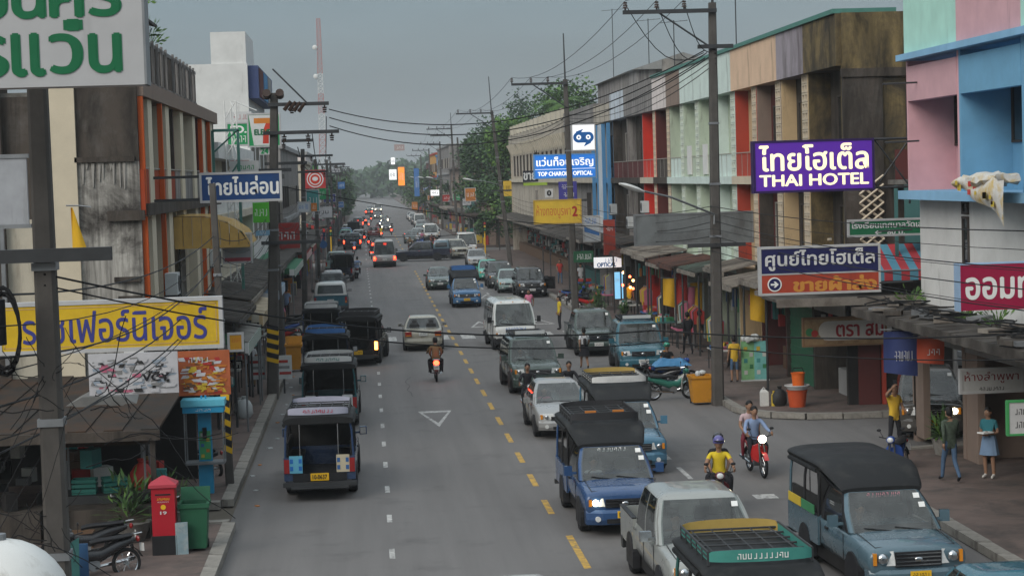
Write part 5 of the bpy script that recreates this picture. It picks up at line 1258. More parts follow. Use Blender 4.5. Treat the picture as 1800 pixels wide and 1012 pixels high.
# the convenience store box: white tapering face on a green case with a red and orange numeral
t, w, h = sb('convenience_store_sign','convenience store sign with a red numeral 7 on white, behind the transformer pole',436,200,493,258,78,PGR,SILV,[],d=.35)
y = -.18
MB().add([(-w*.45,y,h*.45),(-w*.32,y,-h*.45),(w*.32,y,-h*.45),(w*.45,y,h*.45)],[(0,1,2,3)]).build('white_field', plain('sign white',(.58,.58,.57)), t)
R7 = plain('numeral red', (.5,.05,.03)); O7 = plain('numeral orange', (.55,.19,.03))
MB().add([(-w*.30,y-.003,h*.36),(-w*.30,y-.003,h*.20),(w*.33,y-.003,h*.20),(w*.33,y-.003,h*.36)],[(0,1,2,3)]).build('numeral_bar', O7, t)
MB().add([(w*.06,y-.004,h*.2),(-w*.02,y-.004,h*.02),(-w*.05,y-.004,-h*.4),(w*.13,y-.004,-h*.4),(w*.15,y-.004,h*.02),(w*.33,y-.004,h*.2)],[(0,1,2,3,4,5)]).build('numeral_stem', R7, t)
letter(t,'ELEVEn',BGRN,0,y-.008,-h*.06,w*.58,h*.16,.06)
sb('red_white_strip_sign','red and white strip sign under the convenience store sign',403,280,440,292,76,plain('strip red',(.42,.07,.06)),SILV,[('~4',WH,0,0,.5,.6,.03)],d=.2)
sb('white_red_box_sign','white box sign with a red top and green lettering over the dark blue sign',405,283,455,302,74,plain('box white',(.48,.48,.47)),None,[('~5',PGR,0,-.1,.7,.45,.04)],d=.3)
sb('small_24_sign','small white sign with green digits under the red seven sign',456,259,474,272,78,plain('digit white',(.5,.5,.5)),None,[('24',PGR,0,0,.7,.7,.06)],d=.1)
sb('bright_green_sign','bright green sign with white lettering below the dark blue sign',445,356,473,391,66,mat('bright green face',(.09,.42,.04),.5,var=.08),None,[('~4',WHITEL,-.0,.0,.8,.4,.04)],d=.2)
sb('thin_blue_cross_sign','thin pale blue sign under the bright green sign',450,405,474,414,66,plain('pale blue',(.2,.36,.5)),None,[('~3',WH,0,0,.5,.7,.03)],d=.1)
t, w, h = sb('round_emblem_sign','red sign with a white ringed animal emblem among the far left poles',536,299,572,331,125,mat('red emblem board',(.42,.05,.05),.5,var=.1),None,[],d=.25)
disc(t,0,0,h*.46,WH,-.13); disc(t,0,0,h*.40,R7,-.132); disc(t,0,0,h*.32,WH,-.134); disc(t,0,0,h*.26,R7,-.136); MB().sphere((0,-.138,.02),(h*.16,.004,h*.12),10,6).build('animal_emblem', WH, t)
sb('white_phone_sign','white sign with pale blue ring and lettering among the far left poles',523,355,545,373,110,plain('phone sign white',(.5,.52,.54)),SILV,[('~2',BLUI,.2,.05,.3,.6,.05),('~4',BLUI,-.2,0,.4,.4,.03)],d=.2)
sb('orange_box_sign','small orange sign right of the white ringed sign, far left',547,357,557,371,118,plain('box orange',(.5,.16,.02)),None,[('~2',WH,0,0,.5,.6,.03)],d=.2)
far_signs = [('brown upright sign hanging by the left parked vans',515,415,528,445,128,PAL[7],'~3'),('white upright sign far left by the parked vans',531,395,539,425,140,PWH,'~3'),('green upright sign before the left cross street',560,330,572,350,165,PGR,'~3'),('blue far sign over the left pavement past the cross street',594,320,606,332,240,BLP,'~3'),('white banner sign on the pale green far building',583,296,598,304,231,PWH,'~3'),
             ('yellow far sign under the right trees',885,318,899,345,168,YEL,'~3'),('orange round-cornered far sign beside the right parked cars',724,355,734,369,330,PAL[1],'~3'),('white lit box sign above the far right vans',757,334,772,344,270,WLIT,'~3'),('white round lit sign high over the far right shops',687,277,694,289,345,WLIT,'~3'),('white and green lit sign left of the orange far shop',684,298,697,316,336,WLIT,'~3'),
             ('glowing orange sign panel on the far orange shop',700,294,711,326,336.5,mat('lit orange panel',(.6,.2,.03),.5,var=.2,emit=(1,.25,.03),estr=.5),'~3'),('faded sign frame high above the far right shops',693,254,711,265,360,plain('faded pink',(.35,.27,.26)),'~3'),('blue upright sign on the far right narrow shop',728,296,737,345,328.5,BLP,'~3')]
_fc = [('dull red',PAL[0]),('ochre',PAL[2]),('green',PGR),('blue',BLP),('white',PWH),('dull orange',PAL[1]),('teal',PAL[10]),('violet',VIO)]
for i in range(22):
    rr = random.Random(700+i); left = i % 2 == 0; Y = 118+i*13.0; cn, cm = _fc[(i*3+i//8) % 8]; x = rr.uniform(-5.0,-3.4) if left else rr.uniform(11.2,13.0); z = rr.uniform(3.6,6.6); w_ = rr.uniform(.8,1.9); h_ = rr.uniform(.6,1.7)
    if not left and Y < 205: continue
    t = signboard('shop_sign', '%s %s far sign on the %s, %s metres past the crossing' % (cn, 'upright' if h_ > w_ else 'broad', 'left' if left else 'right', ['thirty','forty','fifty','seventy','eighty','ninety','hundred','hundred ten','hundred twenty','hundred forty','hundred fifty','hundred sixty','hundred eighty','hundred ninety','two hundred','two hundred ten','two hundred thirty','two hundred forty','two hundred fifty','two hundred seventy','two hundred eighty','three hundred'][i]), 'sign', (x,Y,z), w_, h_, cm, SILV if i % 3 else None, [('~3', INK if cm in (PWH,PAL[2]) else WH, 0, 0, w_*.7, h_*.35, .03)], .2, 'far shop signs')
    MB().tube([(0,.05,h_/2),((-1 if left else 1)*1.6,.05,h_/2)],.03,5).build('bracket', DARKSTEEL, t)
for (lb, a, c_, d_, e_, Y, m, s) in far_signs:
    sb('shop_sign', lb, a, c_, d_, e_, Y, m, None, [(s, INK if m in (PWH,WLIT,YEL) else WH, 0, 0, .7, .45, .04)], d=.25, group='far shop signs')
# cloth flags and pennants
def cloth_flag(label, x, y, z, w, h, m, txt=None, tm=None, sway=.12, name='hanging_flag', taper=0.0, rotz=0):
    t = thing(name, label, 'flag', (x,y,z), rotz, 'cloth flags'); b = MB(); n, k = 8, 8; v = []
    for j in range(k+1):
        for i in range(n+1):
            u = i/n; q = j/k; ww = w*(1-taper*(1-q)) if taper else w
            v.append((u*ww, math.sin(u*5+q*2)*sway*.4, -h*q - .12*h*u*q))
    b.add(v,[(j*(n+1)+i,j*(n+1)+i+1,(j+1)*(n+1)+i+1,(j+1)*(n+1)+i) for j in range(k) for i in range(n)],0,True); b.build('cloth', m, t)
    MB().tube([(-.1,0,.05),(w*.5,0,.04),(w+.1,0,.0)],.018,5).build('rod', STEEL, t)
    if txt: letter(t, txt, tm, w*.55, -.09, -h*.6, w*.55, h*.28, .03)
    return t
FB_ = plain('navy flag cloth',(.035,.05,.15)); FO_ = plain('orange flag cloth',(.45,.08,.04)); FY_ = plain('yellow flag cloth',(.62,.36,.02))
c = at(1553,583,47); cloth_flag('navy cloth flag with white script hanging at the near canopy', c.x, 47, c.z, .84, 1.0, FB_, '~6', WH)
c = at(1612,592,46.4); cloth_flag('orange cloth flag hanging beside the navy one', c.x, 46.4, c.z, .66, .62, FO_, '~3', WH)
c = at(124,365,46); cloth_flag('small yellow pennant on a thin stick by the left cream column', c.x, 46, c.z, .36, .95, FY_, taper=.85)
for i, (px, py, m, lb) in enumerate(((1187,480,PAL[0],'tall red cloth hanging in the right shops'),(1200,505,PAL[6],'pink patterned cloth hanging beside the tall red one'),(1165,490,FY_,'yellow flag hanging left of the red cloth'),(1213,497,FY_,'yellow flag hanging right of the pink cloth'),(1318,505,FY_,'yellow flag by the green shop doors'))):
    c = at(px, py, 82 if i < 4 else 66); cloth_flag(lb, c.x, c.y, c.z, .5, 1.7 if i == 0 else 1.1, m)
# striped awning over the corner shop
STB = plain('awning blue',(.10,.27,.36)); STR = plain('awning red',(.42,.05,.06))
t = thing('striped_awning','red and blue striped cloth awning on the corner shop in the side street','awning',(14.0,57.2,0))
b = MB(); n = 17
for k in range(n):
    x0 = -1.3+4.3*k/n; x1 = -1.3+4.3*(k+1)/n
    b.add([(x0,-1.2,4.25),(x1,-1.2,4.25),(x1,.3,4.95),(x0,.3,4.95)],[(0,1,2,3)],k%2); b.add([(x0,-1.2,4.23),(x1,-1.2,4.23),(x1,-1.2,3.95),(x0,-1.2,3.95)],[(3,2,1,0)],k%2)
b.build('striped_cloth',[STB,STR],t); b = MB(); b.tube([(-1.3,-1.2,4.24),(3,-1.2,4.24)],.025,5)
for x in (-1.3,.8,3.0): b.tube([(x,-1.2,4.24),(x,.4,4.98)],.02,5)
b.build('awning_frame', STEEL, t)
t = thing('corner_canopy','low grey sheet canopy wrapping the hotel corner over the shop','canopy',(14.3,57.2,3.45))
MB().box(-2.6,-1.7,0,1.9,.5,.08).build('sheet', CANOPY, t); MB().box(-2.62,-1.74,-.14,1.9,-1.7,.1).build('edge', CANLT, t)
b = MB()
for x in (1.7,): b.cyl((x,-1.5,-3.3),(x,-1.5,0),.05,n=7)
b.build('post', DARKSTEEL, t)
# ------------------------------------------------------------------ vehicles: local +y is forward, origin on the ground
def wheel_mesh(r, w):
    key = ('wheel', r, w)
    if key not in _TX:
        b = MB(); n = 20; prof = [(r*.62,-w/2),(r*.9,-w/2),(r,-w*.32),(r,w*.32),(r*.9,w/2),(r*.62,w/2)]
        b.loft([[(x, rr_*math.cos(2*PI*k/n), rr_*math.sin(2*PI*k/n)) for k in range(n)] for (rr_, x) in prof], 0, True, False)
        c = MB(); prof2 = [(r*.63,-w*.46),(r*.55,-w*.40),(r*.2,-w*.44),(.001,-w*.46)]; prof3 = [(r*.63,w*.46),(r*.55,w*.40),(r*.2,w*.44),(.001,w*.46)]
        for pf in (prof2, prof3): c.loft([[(x, rr_*math.cos(2*PI*k/n), rr_*math.sin(2*PI*k/n)) for k in range(n)] for (rr_, x) in pf], 0, True, False)
        for k in range(5):
            a = 2*PI*k/5
            for s_ in (-1,1): c.cbox(s_*w*.44, r*.4*math.cos(a), r*.4*math.sin(a), .02, r*.34, r*.10, 1, 0, a)
        _TX[key] = (b.mesh('tyre', TYRE), c.mesh('rim', [RIM, DARKSTEEL]))
    return _TX[key]
def add_wheels(t, r, w, xs, ys):
    tm, rm = wheel_mesh(r, w)
    for y in ys:
        for s_ in (-1, 1):
            o = link('wheel', None, t, (s_*xs, y, r)); link('tyre', tm, o); link('rim', rm, o)

def hull_section(hw, zb, zt, crown=.02, tuck=.9):
    h = zt-zb
    half = [(hw*tuck*.9, zb), (hw*tuck, zb+.03), (hw*.975, zb+h*.25), (hw, zb+h*.5), (hw*.99, zb+h*.78), (hw*.955, zt-min(.05,h*.1)), (hw*.90, zt-.012), (hw*.6, zt+crown*.7), (0, zt+crown)]
    return half
def hull(stations, mats, name, t, crown=.02):
    rings = []
    for (y, hw, zb, zt) in stations:
        half = hull_section(hw, zb, zt, crown); r_ = [(x, y, z) for x, z in half] + [(-x, y, z) for x, z in half[-2::-1]]
        rings.append(r_)
    return MB().loft(rings, 0, True, True).build(name, mats, t, sharp=50)
class Cabin:
    """glasshouse: four base corners and four roof corners, with panes let into its faces"""
    def __init__(s, yb0, yb1, hwb, zb, yr0, yr1, hwr, zr, hwb_f=None):
        s.side_panes = {'left': [], 'right': []}; s.closed = False
        s.P = {'b': (yb0, yb1, hwb, zb), 'r': (yr0, yr1, hwr, zr)}; s.hf = hwb_f or hwb
    def pt(s, u, v, w):
        """u: 0 left..1 right, v: 0 rear..1 front, w: 0 belt..1 roof"""
        yb0, yb1, hb, zb = s.P['b']; yr0, yr1, hr, zr = s.P['r']
        y = (yb0+(yb1-yb0)*v)*(1-w) + (yr0+(yr1-yr0)*v)*w; h = (hb+(s.hf-hb)*v)*(1-w) + hr*w + .035*math.sin(PI*w)
        return Vector(((2*u-1)*h, y, zb+(zr-zb)*w))
    def shell(s, m, t, crown=.05, name='cabin'):
        yb0, yb1, hb, zb = s.P['b']; yr0, yr1, hr, zr = s.P['r']; b = MB(); rings = []
        def ring(w, ins=0.0, dz=0.0):
            r_ = []
            for (u, v) in ((0,0),(0,.08),(0,.5),(0,.92),(0,1),(.06,1),(.5,1),(.94,1),(1,1),(1,.92),(1,.5),(1,.08),(1,0),(.94,0),(.5,0),(.06,0)):
                p = s.pt(u, v, w)
                if u in (.06,.5,.94): p.y += (.0 if w > .98 else .012) * (1 if v == 1 else -1)
                if u in (0,1) and v in (0,1): p.x *= .965; p.y += -.02 if v == 1 else .02
                p.x *= 1-ins; p.y += -ins*.5 if v > .5 else ins*.5; p.z += dz; r_.append(p)
            return r_
        b.loft([ring(0), ring(.5), ring(.95), ring(1.0, .05, .012), ring(1.0,.16,.012+crown*.7), ring(1.0,.45,.012+crown)], 0, True, True)
        if not s.closed:          # openings for the panes: the two lower bands between the pillars, and the floor
            keep = [k for k in range(len(b.f)) if not ((k < 32 and k % 16 in (1,2,5,6,9,10,13,14)) or k == 80)]
            b.f = [b.f[k] for k in keep]; b.m = [b.m[k] for k in keep]; b.sm = [b.sm[k] for k in keep]
        return b.build(name, m, t, sharp=42)
    def pillars(s, m, t):
        """body-coloured posts between the side panes"""
        for sd in ('left','right'):
            rs = sorted(s.side_panes[sd]); ed = [.04] + [v for r_ in rs for v in r_] + [.95]
            for a, c in zip(ed[0::2], ed[1::2]):
                if c - a < .005: continue
                q = [s.pt(0 if sd == 'left' else 1, v, w) for w in (-.01,.35,.7,.97) for v in (a,c)]; sg = -1 if sd == 'left' else 1
                v_ = [p + Vector((sg*.004,0,0)) for p in q] + [p - Vector((sg*.05,0,0)) for p in q]
                F = []
                for j in range(3): F += [(2*j,2*j+1,2*j+3,2*j+2),(8+2*j,8+2*j+2,8+2*j+3,8+2*j+1),(2*j,2*j+2,8+2*j+2,8+2*j),(2*j+1,8+2*j+1,8+2*j+3,2*j+3)]
                MB().add(v_, F).build('pillar', m, t)
    def interior(s, t):
        """dashboard, wheel, seats and head rests seen through the glass"""
        yb0, yb1, hb, zb = s.P['b']; yr1 = s.P['r'][1]; ys = min(yr1-.35, yb1-1.0)
        MB().box(-hb*.9,yb1-.42,zb-.02,hb*.9,yb1-.06,zb+.05).build('dashboard', BLACK, t)
        MB().loft([[(hb*.45+math.cos(2*PI*k/14)*(.17+.018*math.cos(q)), yb1-.50+.06*math.sin(2*PI*k/14)+.018*math.sin(q), zb+.03+math.sin(2*PI*k/14)*(.15+.018*math.cos(q))) for k in range(14)] for q in (0,2.1,4.2,6.28)],0,True,False).build('steering_wheel', BLACK, t)
        rows = [ys] + ([ys-.95] if ys-.95 > yb0+.25 else []) + ([ys-1.8] if ys-1.8 > yb0+.25 else [])
        for y in rows:
            for sg in (-1,1):
                o = MB().loft([[(sg*hb*.45+a*w_, y-.04+c*.06-dz*.2, zb+dz) for a, c in ((-1,-1),(1,-1),(1,1),(-1,1))] for dz, w_ in ((-.1,.22),(.18,.22),(.27,.17))],0,False,True).build('seat', SEATM, t)
                MB().cbox(sg*hb*.45,y-.10,zb+.36,.22,.08,.13).build('head_rest', SEATM, o)
        MB().box(-hb*.93,yb0+.05,zb-.06,hb*.93,yb1-.05,zb-.03).build('cabin_floor', DARKIN, t)
    def pane(s, face, a0, a1, w0, w1, m, t, name, off=.012, thick=True):
        if not s.closed:
            w0, w1 = -.005, .955; m = WSCREEN if face == 'front' else CGLASS
            if face in s.side_panes: s.side_panes[face].append((a0, a1))
            else: a0, a1 = (.045,.955)
            off = .004
        rows = 4; V = []
        for j in range(rows+1):
            w = w0+(w1-w0)*j/rows; row = []
            for i in range(5):
                a = a0+(a1-a0)*i/4
                if face == 'front': p = s.pt(a,1,w); p.y += .014+off
                elif face == 'rear': p = s.pt(a,0,w); p.y -= .014+off
                elif face == 'left': p = s.pt(0,a,w); p.x -= off
                else: p = s.pt(1,a,w); p.x += off
                row.append(p)
            V += row
        F = [(j*5+i,j*5+i+1,(j+1)*5+i+1,(j+1)*5+i) for j in range(rows) for i in range(4)]
        return MB().add(V, F, 0, True).build(name, m, t, sharp=0)
def mirrors(t, x, y, z, m, w=.2, h=.14):
    for s_ in (-1,1):
        b = MB(); b.cbox(s_*(x+.1), y-.02, z+.03, w, .09, h, 0, s_*.15); b.cbox(s_*(x-.01), y, z-.02, .14, .04, .05, 0); o = b.build('mirror', m, t)
        MB().cbox(s_*(x+.1), y-.072, z+.03, w*.82, .008, h*.78, 0, s_*.15).build('mirror_glass', CHROME, o)
def plate(t, x, y, z, m, face, w=.36, h=.15, txt=None, ink=INK):
    s_ = 1 if face > 0 else -1
    o = MB().cbox(x, y, z, w, .015, h).build('number_plate', m, t)
    l = link('lettering', stroke_mesh(6, ink, w*.8, h*.6, int(abs(x*100)+abs(y*37)+z*91)) if not txt else text_mesh(txt, ink, w*.78, h*.6, .03), o)
    l.location = (x, y + s_*.010, z); l.rotation_euler = (0,0,PI if s_ > 0 else 0)
    return o
def hood_lines(t, hw, f, z0, z1):
    for s_ in (-1,1): MB().tube([(s_*hw*.80,f-1.15,z0+.012),(s_*hw*.80,f-.6,(z0+z1)/2+.016),(s_*hw*.78,f-.14,z1+.008)],.008,4).build('hood_seam', BLACK, t)
    MB().tube([(-hw*.78,f-.14,z1+.010),(0,f-.12,z1+.028),(hw*.78,f-.14,z1+.010)],.007,4).build('hood_seam', BLACK, t)
def stickers_on(t, cab, n=2, side=.10):
    for k in range(n):
        p = cab.pt(side,1,.82-.22*k); MB().cbox(p.x,p.y+.045,p.z,.11,.008,.10,0,0,.62).build('tax_sticker', WHITEL, t)
def underbody_shade_box(t, hw, y0, y1, zt=.46):
    MB().box(-hw*.84,y0+.35,.17,hw*.84,y1-.35,zt).build('underbody_shade_box', DARKIN, t)  # dark box added under the body to deepen the shade at the ground
SEATM = plain('grey car seat', (.05,.05,.052))
def wipers(t, cab, w=.06):
    cab.pillars(t.children[0].data.materials[0], t); cab.interior(t)
    for a in (.22,.55):
        p = cab.pt(a,1,w*.3); q = cab.pt(a+.28,1,w+.05); p.y += .04; q.y += .035; MB().tube([p,q],.010,4).build('wiper', BLACK, t)
def arches(t, r, xs, ys, z=None, m=BLACK):
    b = MB()
    for y in ys:
        for s_ in (-1,1):
            P = [(y+math.cos(PI*k/12)*(r+.03), r+math.sin(PI*k/12)*(r+.03)) for k in range(13)] + [(y-(r+.03), .16),(y+(r+.03), .16)]
            a, c = sorted((s_*(xs-.12), s_*(xs+.016))); b.prism(P,'x',a,c)
    b.build('wheel_arch', m, t)
def seams(t, hw, ys, z0, z1):
    b = MB()
    for y in ys:
        for s_ in (-1,1): b.cbox(s_*(hw-.001), y, (z0+z1)/2, .012, .012, z1-z0)
    b.build('door_seam', BLACK, t)
def handles(t, hw, ys, z, m):
    for y in ys:
        for s_ in (-1,1): MB().cbox(s_*(hw+.005), y, z, .03, .16, .035).build('door_handle', m, t)

def front_end(t, yf, hw, zl, zh, m, lit=0, grille_z=(.52,.70), bars=4, lampw=.34, lamph=.17, bumper=BLACK, bump_h=.24, platem=PLATEW, platetxt=None, badge=True, fog=True, gw=.42, rake=.05):
    """lamps, grille, bumper and plate on a nose at y = yf"""
    yf += .05
    for i, s_ in enumerate((-1,1)):
        P = [(0,zl),(lampw,zl+.01),(lampw-.03,zl+lamph),(.02,zl+lamph*.9)]
        x0 = hw*.955; v = []
        for (dx, z) in P: v.append((s_*(x0-dx), yf+.02-(z-zl)*rake*3 - (.10 if dx < .05 else 0), z))
        v += [(p[0], p[1]-.14, p[2]) for p in v]
        o = MB().add(v, [(0,1,2,3) if s_>0 else (3,2,1,0),(0,4,5,1),(1,5,6,2),(2,6,7,3),(3,7,4,0)]).build('headlight', LAMP, t)
        MB().sphere((s_*(x0-lampw*.45), yf+.0, zl+lamph*.5), (lamph*.38,.05,lamph*.38), 10, 6).build('bulb', LAMPON if (lit & (1<<i)) else CHROME, o)
        MB().cbox(s_*(x0-.045), yf-.05, zl+lamph*.5, .06, .12, lamph*.8).build('indicator', AMBER, o)
    z0, z1 = grille_z; b = MB(); b.cbox(0, yf-.005, (z0+z1)/2, gw*2, .05, z1-z0); g_ = b.build('grille', BLACK, t)
    for k in range(bars):
        MB().cbox(0, yf+.025, z0+(z1-z0)*(k+.5)/bars, gw*1.94, .02, (z1-z0)/bars*.35).build('slat', CHROME if m is None else m, g_)
    if badge: MB().sphere((0,yf+.04,(z0+z1)/2),(.07,.015,.04),10,6).build('badge', CHROME, g_)
    b = MB(); zz = [(.26,.0),(.26+bump_h*.5,.05),(.26+bump_h,.03)]
    xs = [-1,-.9,-.6,0,.6,.9,1]; rings = []
    for xk in xs:
        yk = yf+.06-.16*abs(xk)**3.2; x = xk*hw*1.005
        rings.append([(x,yk,.26),(x,yk+.05,.26+bump_h*.35),(x,yk+.045,.26+bump_h*.8),(x,yk,.26+bump_h),(x,yk-.22,.26+bump_h),(x,yk-.22,.26)])
    b.loft(rings,0,False,True); bo = b.build('bumper', bumper, t)
    MB().cbox(0, yf+.108, .26+bump_h*.28, hw*1.0, .02, bump_h*.30).build('air_intake', BLACK, bo)
    if fog:
        for s_ in (-1,1): MB().cyl((s_*hw*.72,yf+.02,.26+bump_h*.42),(s_*hw*.72,yf+.085,.26+bump_h*.42),.055,n=10).build('fog_lamp', LAMP, bo)
    if platem: plate(t, 0, yf+.128, .26+bump_h*.72, platem, 1, .36, .14, platetxt)
def rear_end(t, yr, hw, zl, lh, m, lit=0, lampw=.14, bumper=BLACK, platem=PLATEW, pz=.75, platetxt=None, px=0.0, bh=.22):
    for i, s_ in enumerate((-1,1)):
        o = MB().cbox(s_*(hw-.02-lampw/2), yr-.005, zl+lh/2, lampw, .07, lh).build('tail_light', TAILON if (lit & (1<<i)) else TAIL, t)
        MB().cbox(s_*(hw-.02-lampw/2), yr-.043, zl+lh*.2, lampw*.8, .01, lh*.22).build('indicator', AMBER, o)
    rings = []
    for xk in (-1,-.85,0,.85,1):
        yk = yr-.07+.12*abs(xk)**4; x = xk*hw*1.005; rings.append([(x,yk+.2,.30),(x,yk,.30),(x,yk-.03,.30+bh*.5),(x,yk,.30+bh),(x,yk+.2,.30+bh)])
    MB().loft(rings,0,False,True).build('bumper', bumper, t)
    if platem: plate(t, px, yr-.04 if pz > .30+bh+.05 else yr-.115, pz, platem, -1, .36, .15, platetxt)

VG = 'vehicles in the street'
def sedan(label, x, y, rz, m, lit=0, back=0, hw=.84, L_=4.3, zr=1.42, taxi=None, group=VG, plateb=PLATEW, name='sedan', glass=GLASS):
    t = thing(name, label, 'car', (x,y,0), rz, group); f = L_/2; r = -L_/2
    hull([(r,hw*.86,.34,.78),(r+.08,hw*.93,.24,.90),(r+.55,hw*.985,.20,.94),(r+1.2,hw,.18,.92),(0,hw,.17,.90),(f-1.35,hw,.18,.88),(f-.9,hw*.99,.19,.85),(f-.3,hw*.96,.22,.74),(f-.06,hw*.90,.28,.64),(f,hw*.80,.34,.55)], m, 'body', t)
    cab = Cabin(r+.55,f-1.25,hw*.93,.86, r+1.15,f-2.15,hw*.70,zr-.05)
    cab.shell(m, t, .05)
    cab.pane('front',.06,.94,.06,.93,glass,t,'windscreen'); cab.pane('rear',.08,.92,.12,.92,GLASS,t,'rear_window')
    for sd in ('left','right'):
        cab.pane(sd,.10,.30,.16,.86,GLASS,t,'side_window'); cab.pane(sd,.33,.58,.12,.88,GLASS,t,'side_window'); cab.pane(sd,.61,.88,.10,.88,GLASS,t,'side_window')
    add_wheels(t,.30,.19,hw-.085,(f-.82,r+.82)); arches(t,.30,hw,(f-.82,r+.82)); mirrors(t,hw+.01,f-1.55,.92,m,.18,.13)
    front_end(t,f-.02,hw*.93,.56,.6,None,lit,(.53,.64),3,.40,.15,m,.26); rear_end(t,r+.0,hw*.92,.64,.20,m,back,.28,m,plateb,.74,bh=.26)
    seams(t,hw,(f-1.5,-.2,r+1.2),.3,.86); handles(t,hw,(-.05,r+1.3),.80,m); underbody_shade_box(t,hw,r,f,.3); wipers(t,cab)
    return t
def suv(label, x, y, rz, m, lit=0, back=0, hw=.88, L_=4.55, zr=1.72, rack=None, hood=1.02, group=VG, name='suv', platem=PLATEW, lightbar=None):
    t = thing(name, label, 'car', (x,y,0), rz, group); f = L_/2; r = -L_/2
    hull([(r,hw*.92,.45,1.0),(r+.1,hw*.97,.36,1.04),(r+.7,hw,.34,1.05),(0,hw,.34,1.05),(f-1.35,hw,.34,hood+.02),(f-.6,hw*.98,.36,hood-.03),(f-.12,hw*.95,.40,hood-.12),(f,hw*.88,.46,hood-.24)], m, 'body', t, .03)
    cab = Cabin(r+.08,f-1.2,hw*.95,1.02, r+.28,f-1.85,hw*.78,zr-.05); cab.shell(m, t, .04)
    cab.pane('front',.06,.94,.08,.92,GLASSC,t,'windscreen'); cab.pane('rear',.08,.92,.14,.88,GLASS,t,'rear_window')
    for sd in ('left','right'):
        for (a, c) in ((.05,.28),(.31,.58),(.61,.88)): cab.pane(sd,a,c,.14,.84,GLASS,t,'side_window')
    add_wheels(t,.36,.23,hw-.10,(f-.85,r+.95)); arches(t,.36,hw,(f-.85,r+.95)); mirrors(t,hw+.01,f-1.5,1.1,m,.2,.17)
    front_end(t,f-.03,hw*.94,.70,.8,CHROME,lit,(.68,.84),3,.34,.17,m,.32,platem=platem); rear_end(t,r,hw*.94,.72,.34,m,back,.13,m,platem,.86,bh=.26)
    seams(t,hw,(f-1.45,-.15,r+1.15),.45,1.0); handles(t,hw,(.0,r+1.25),.93,m); underbody_shade_box(t,hw,r,f); wipers(t,cab); hood_lines(t,hw,f,hood+.01,hood-.12); stickers_on(t,cab,1)
    if rack:
        b = MB(); yr0, yr1, hr, z = cab.P['r'][0]+.1, cab.P['r'][1]-.25, hw*.66, zr+.0
        for s_ in (-1,1): b.tube([(s_*hr,yr0,z+.09),(s_*hr,yr1,z+.09)],.025,6)
        for k in range(5): yy = yr0+(yr1-yr0)*k/4; b.tube([(-hr,yy,z+.09),(hr,yy,z+.09)],.02,5); b.box(-hr-.02,yy-.02,z,-hr+.02,yy+.02,z+.09); b.box(hr-.02,yy-.02,z,hr+.02,yy+.02,z+.09)
        ro = b.build('roof_rack', BLACK, t)
        if lightbar: MB().cbox(0,yr1+.06,z+.15,hr*1.75,.12,.11).build('light_bar', lightbar, ro)
    return t
def pickup(label, x, y, rz, m, lit=0, back=0, hw=.87, L_=5.1, zr=1.74, cap=None, group=VG, name='pickup_truck', platem=PLATEW, double=True):
    t = thing(name, label, 'pickup', (x,y,0), rz, group); f = L_/2; r = -L_/2; yc = r+1.55 if double else r+2.2
    hull([(yc-.02,hw*.98,.40,1.04),(0,hw,.40,1.05),(f-1.35,hw,.40,1.04),(f-.6,hw*.985,.42,1.0),(f-.12,hw*.965,.44,.95),(f-.02,hw*.94,.46,.90),(f,hw*.91,.50,.82)], m, 'body', t, .04)
    cab = Cabin(yc+.02,f-1.2,hw*.95,1.03, yc+.16,f-1.95,hw*.76,zr-.05); cab.shell(m, t, .05)
    b = MB()                 # open load bed
    b.box(-hw,r,.50,-hw+.07,yc-.03,1.06); b.box(hw-.07,r,.50,hw,yc-.03,1.06); b.box(-hw+.07,r,.50,hw-.07,r+.06,1.05); b.box(-hw+.07,yc-.10,.50,hw-.07,yc-.03,1.06); bed = b.build('load_bed', m, t)
    MB().box(-hw+.07,r+.06,.50,hw-.07,yc-.10,.66).build('bed_floor', BLACK, bed); MB().box(-hw-.01,r-.006,1.062,-hw+.08,yc-.03,1.085).box(hw-.08,r-.006,1.062,hw+.01,yc-.03,1.085).build('bed_rail', BLACK, bed)
    cab.pane('front',.06,.94,.08,.92,GLASSC,t,'windscreen'); cab.pane('rear',.1,.9,.2,.85,GLASS,t,'rear_window')
    for sd in ('left','right'):
        for (a, c) in (((.06,.44),(.48,.88)) if double else ((.1,.86),)): cab.pane(sd,a,c,.12,.86,GLASS,t,'side_window')
    add_wheels(t,.37,.24,hw-.11,(f-.88,r+1.15)); arches(t,.37,hw,(f-.88,r+1.15)); mirrors(t,hw+.02,f-1.45,1.12,CHROME if cap != 'x' else m,.2,.17)
    front_end(t,f-.03,hw*.94,.68,.9,CHROME,lit,(.66,.86),3,.40,.22,m,.34,platem=platem); rear_end(t,r,hw,.66,.34,m,back,.12,DARKSTEEL,platem,.80)
    seams(t,hw,(f-1.4,.1),.5,1.0); handles(t,hw,(.2,-.85),.93,CHROME); underbody_shade_box(t,hw,r,f); wipers(t,cab); hood_lines(t,hw,f,1.04,.95); stickers_on(t,cab,1)
    if cap and cap != 'x':
        c2 = Cabin(r+.02,yc-.05,hw*.97,1.09,r+.12,yc-.12,hw*.84,zr); c2.closed = True; c2.shell(cap, t, .05, 'bed_cover'); c2.pane('rear',.1,.9,.15,.85,GLASS,t,'cover_window')
        for sd in ('left','right'): c2.pane(sd,.12,.88,.2,.8,GLASS,t,'cover_window')
    return t
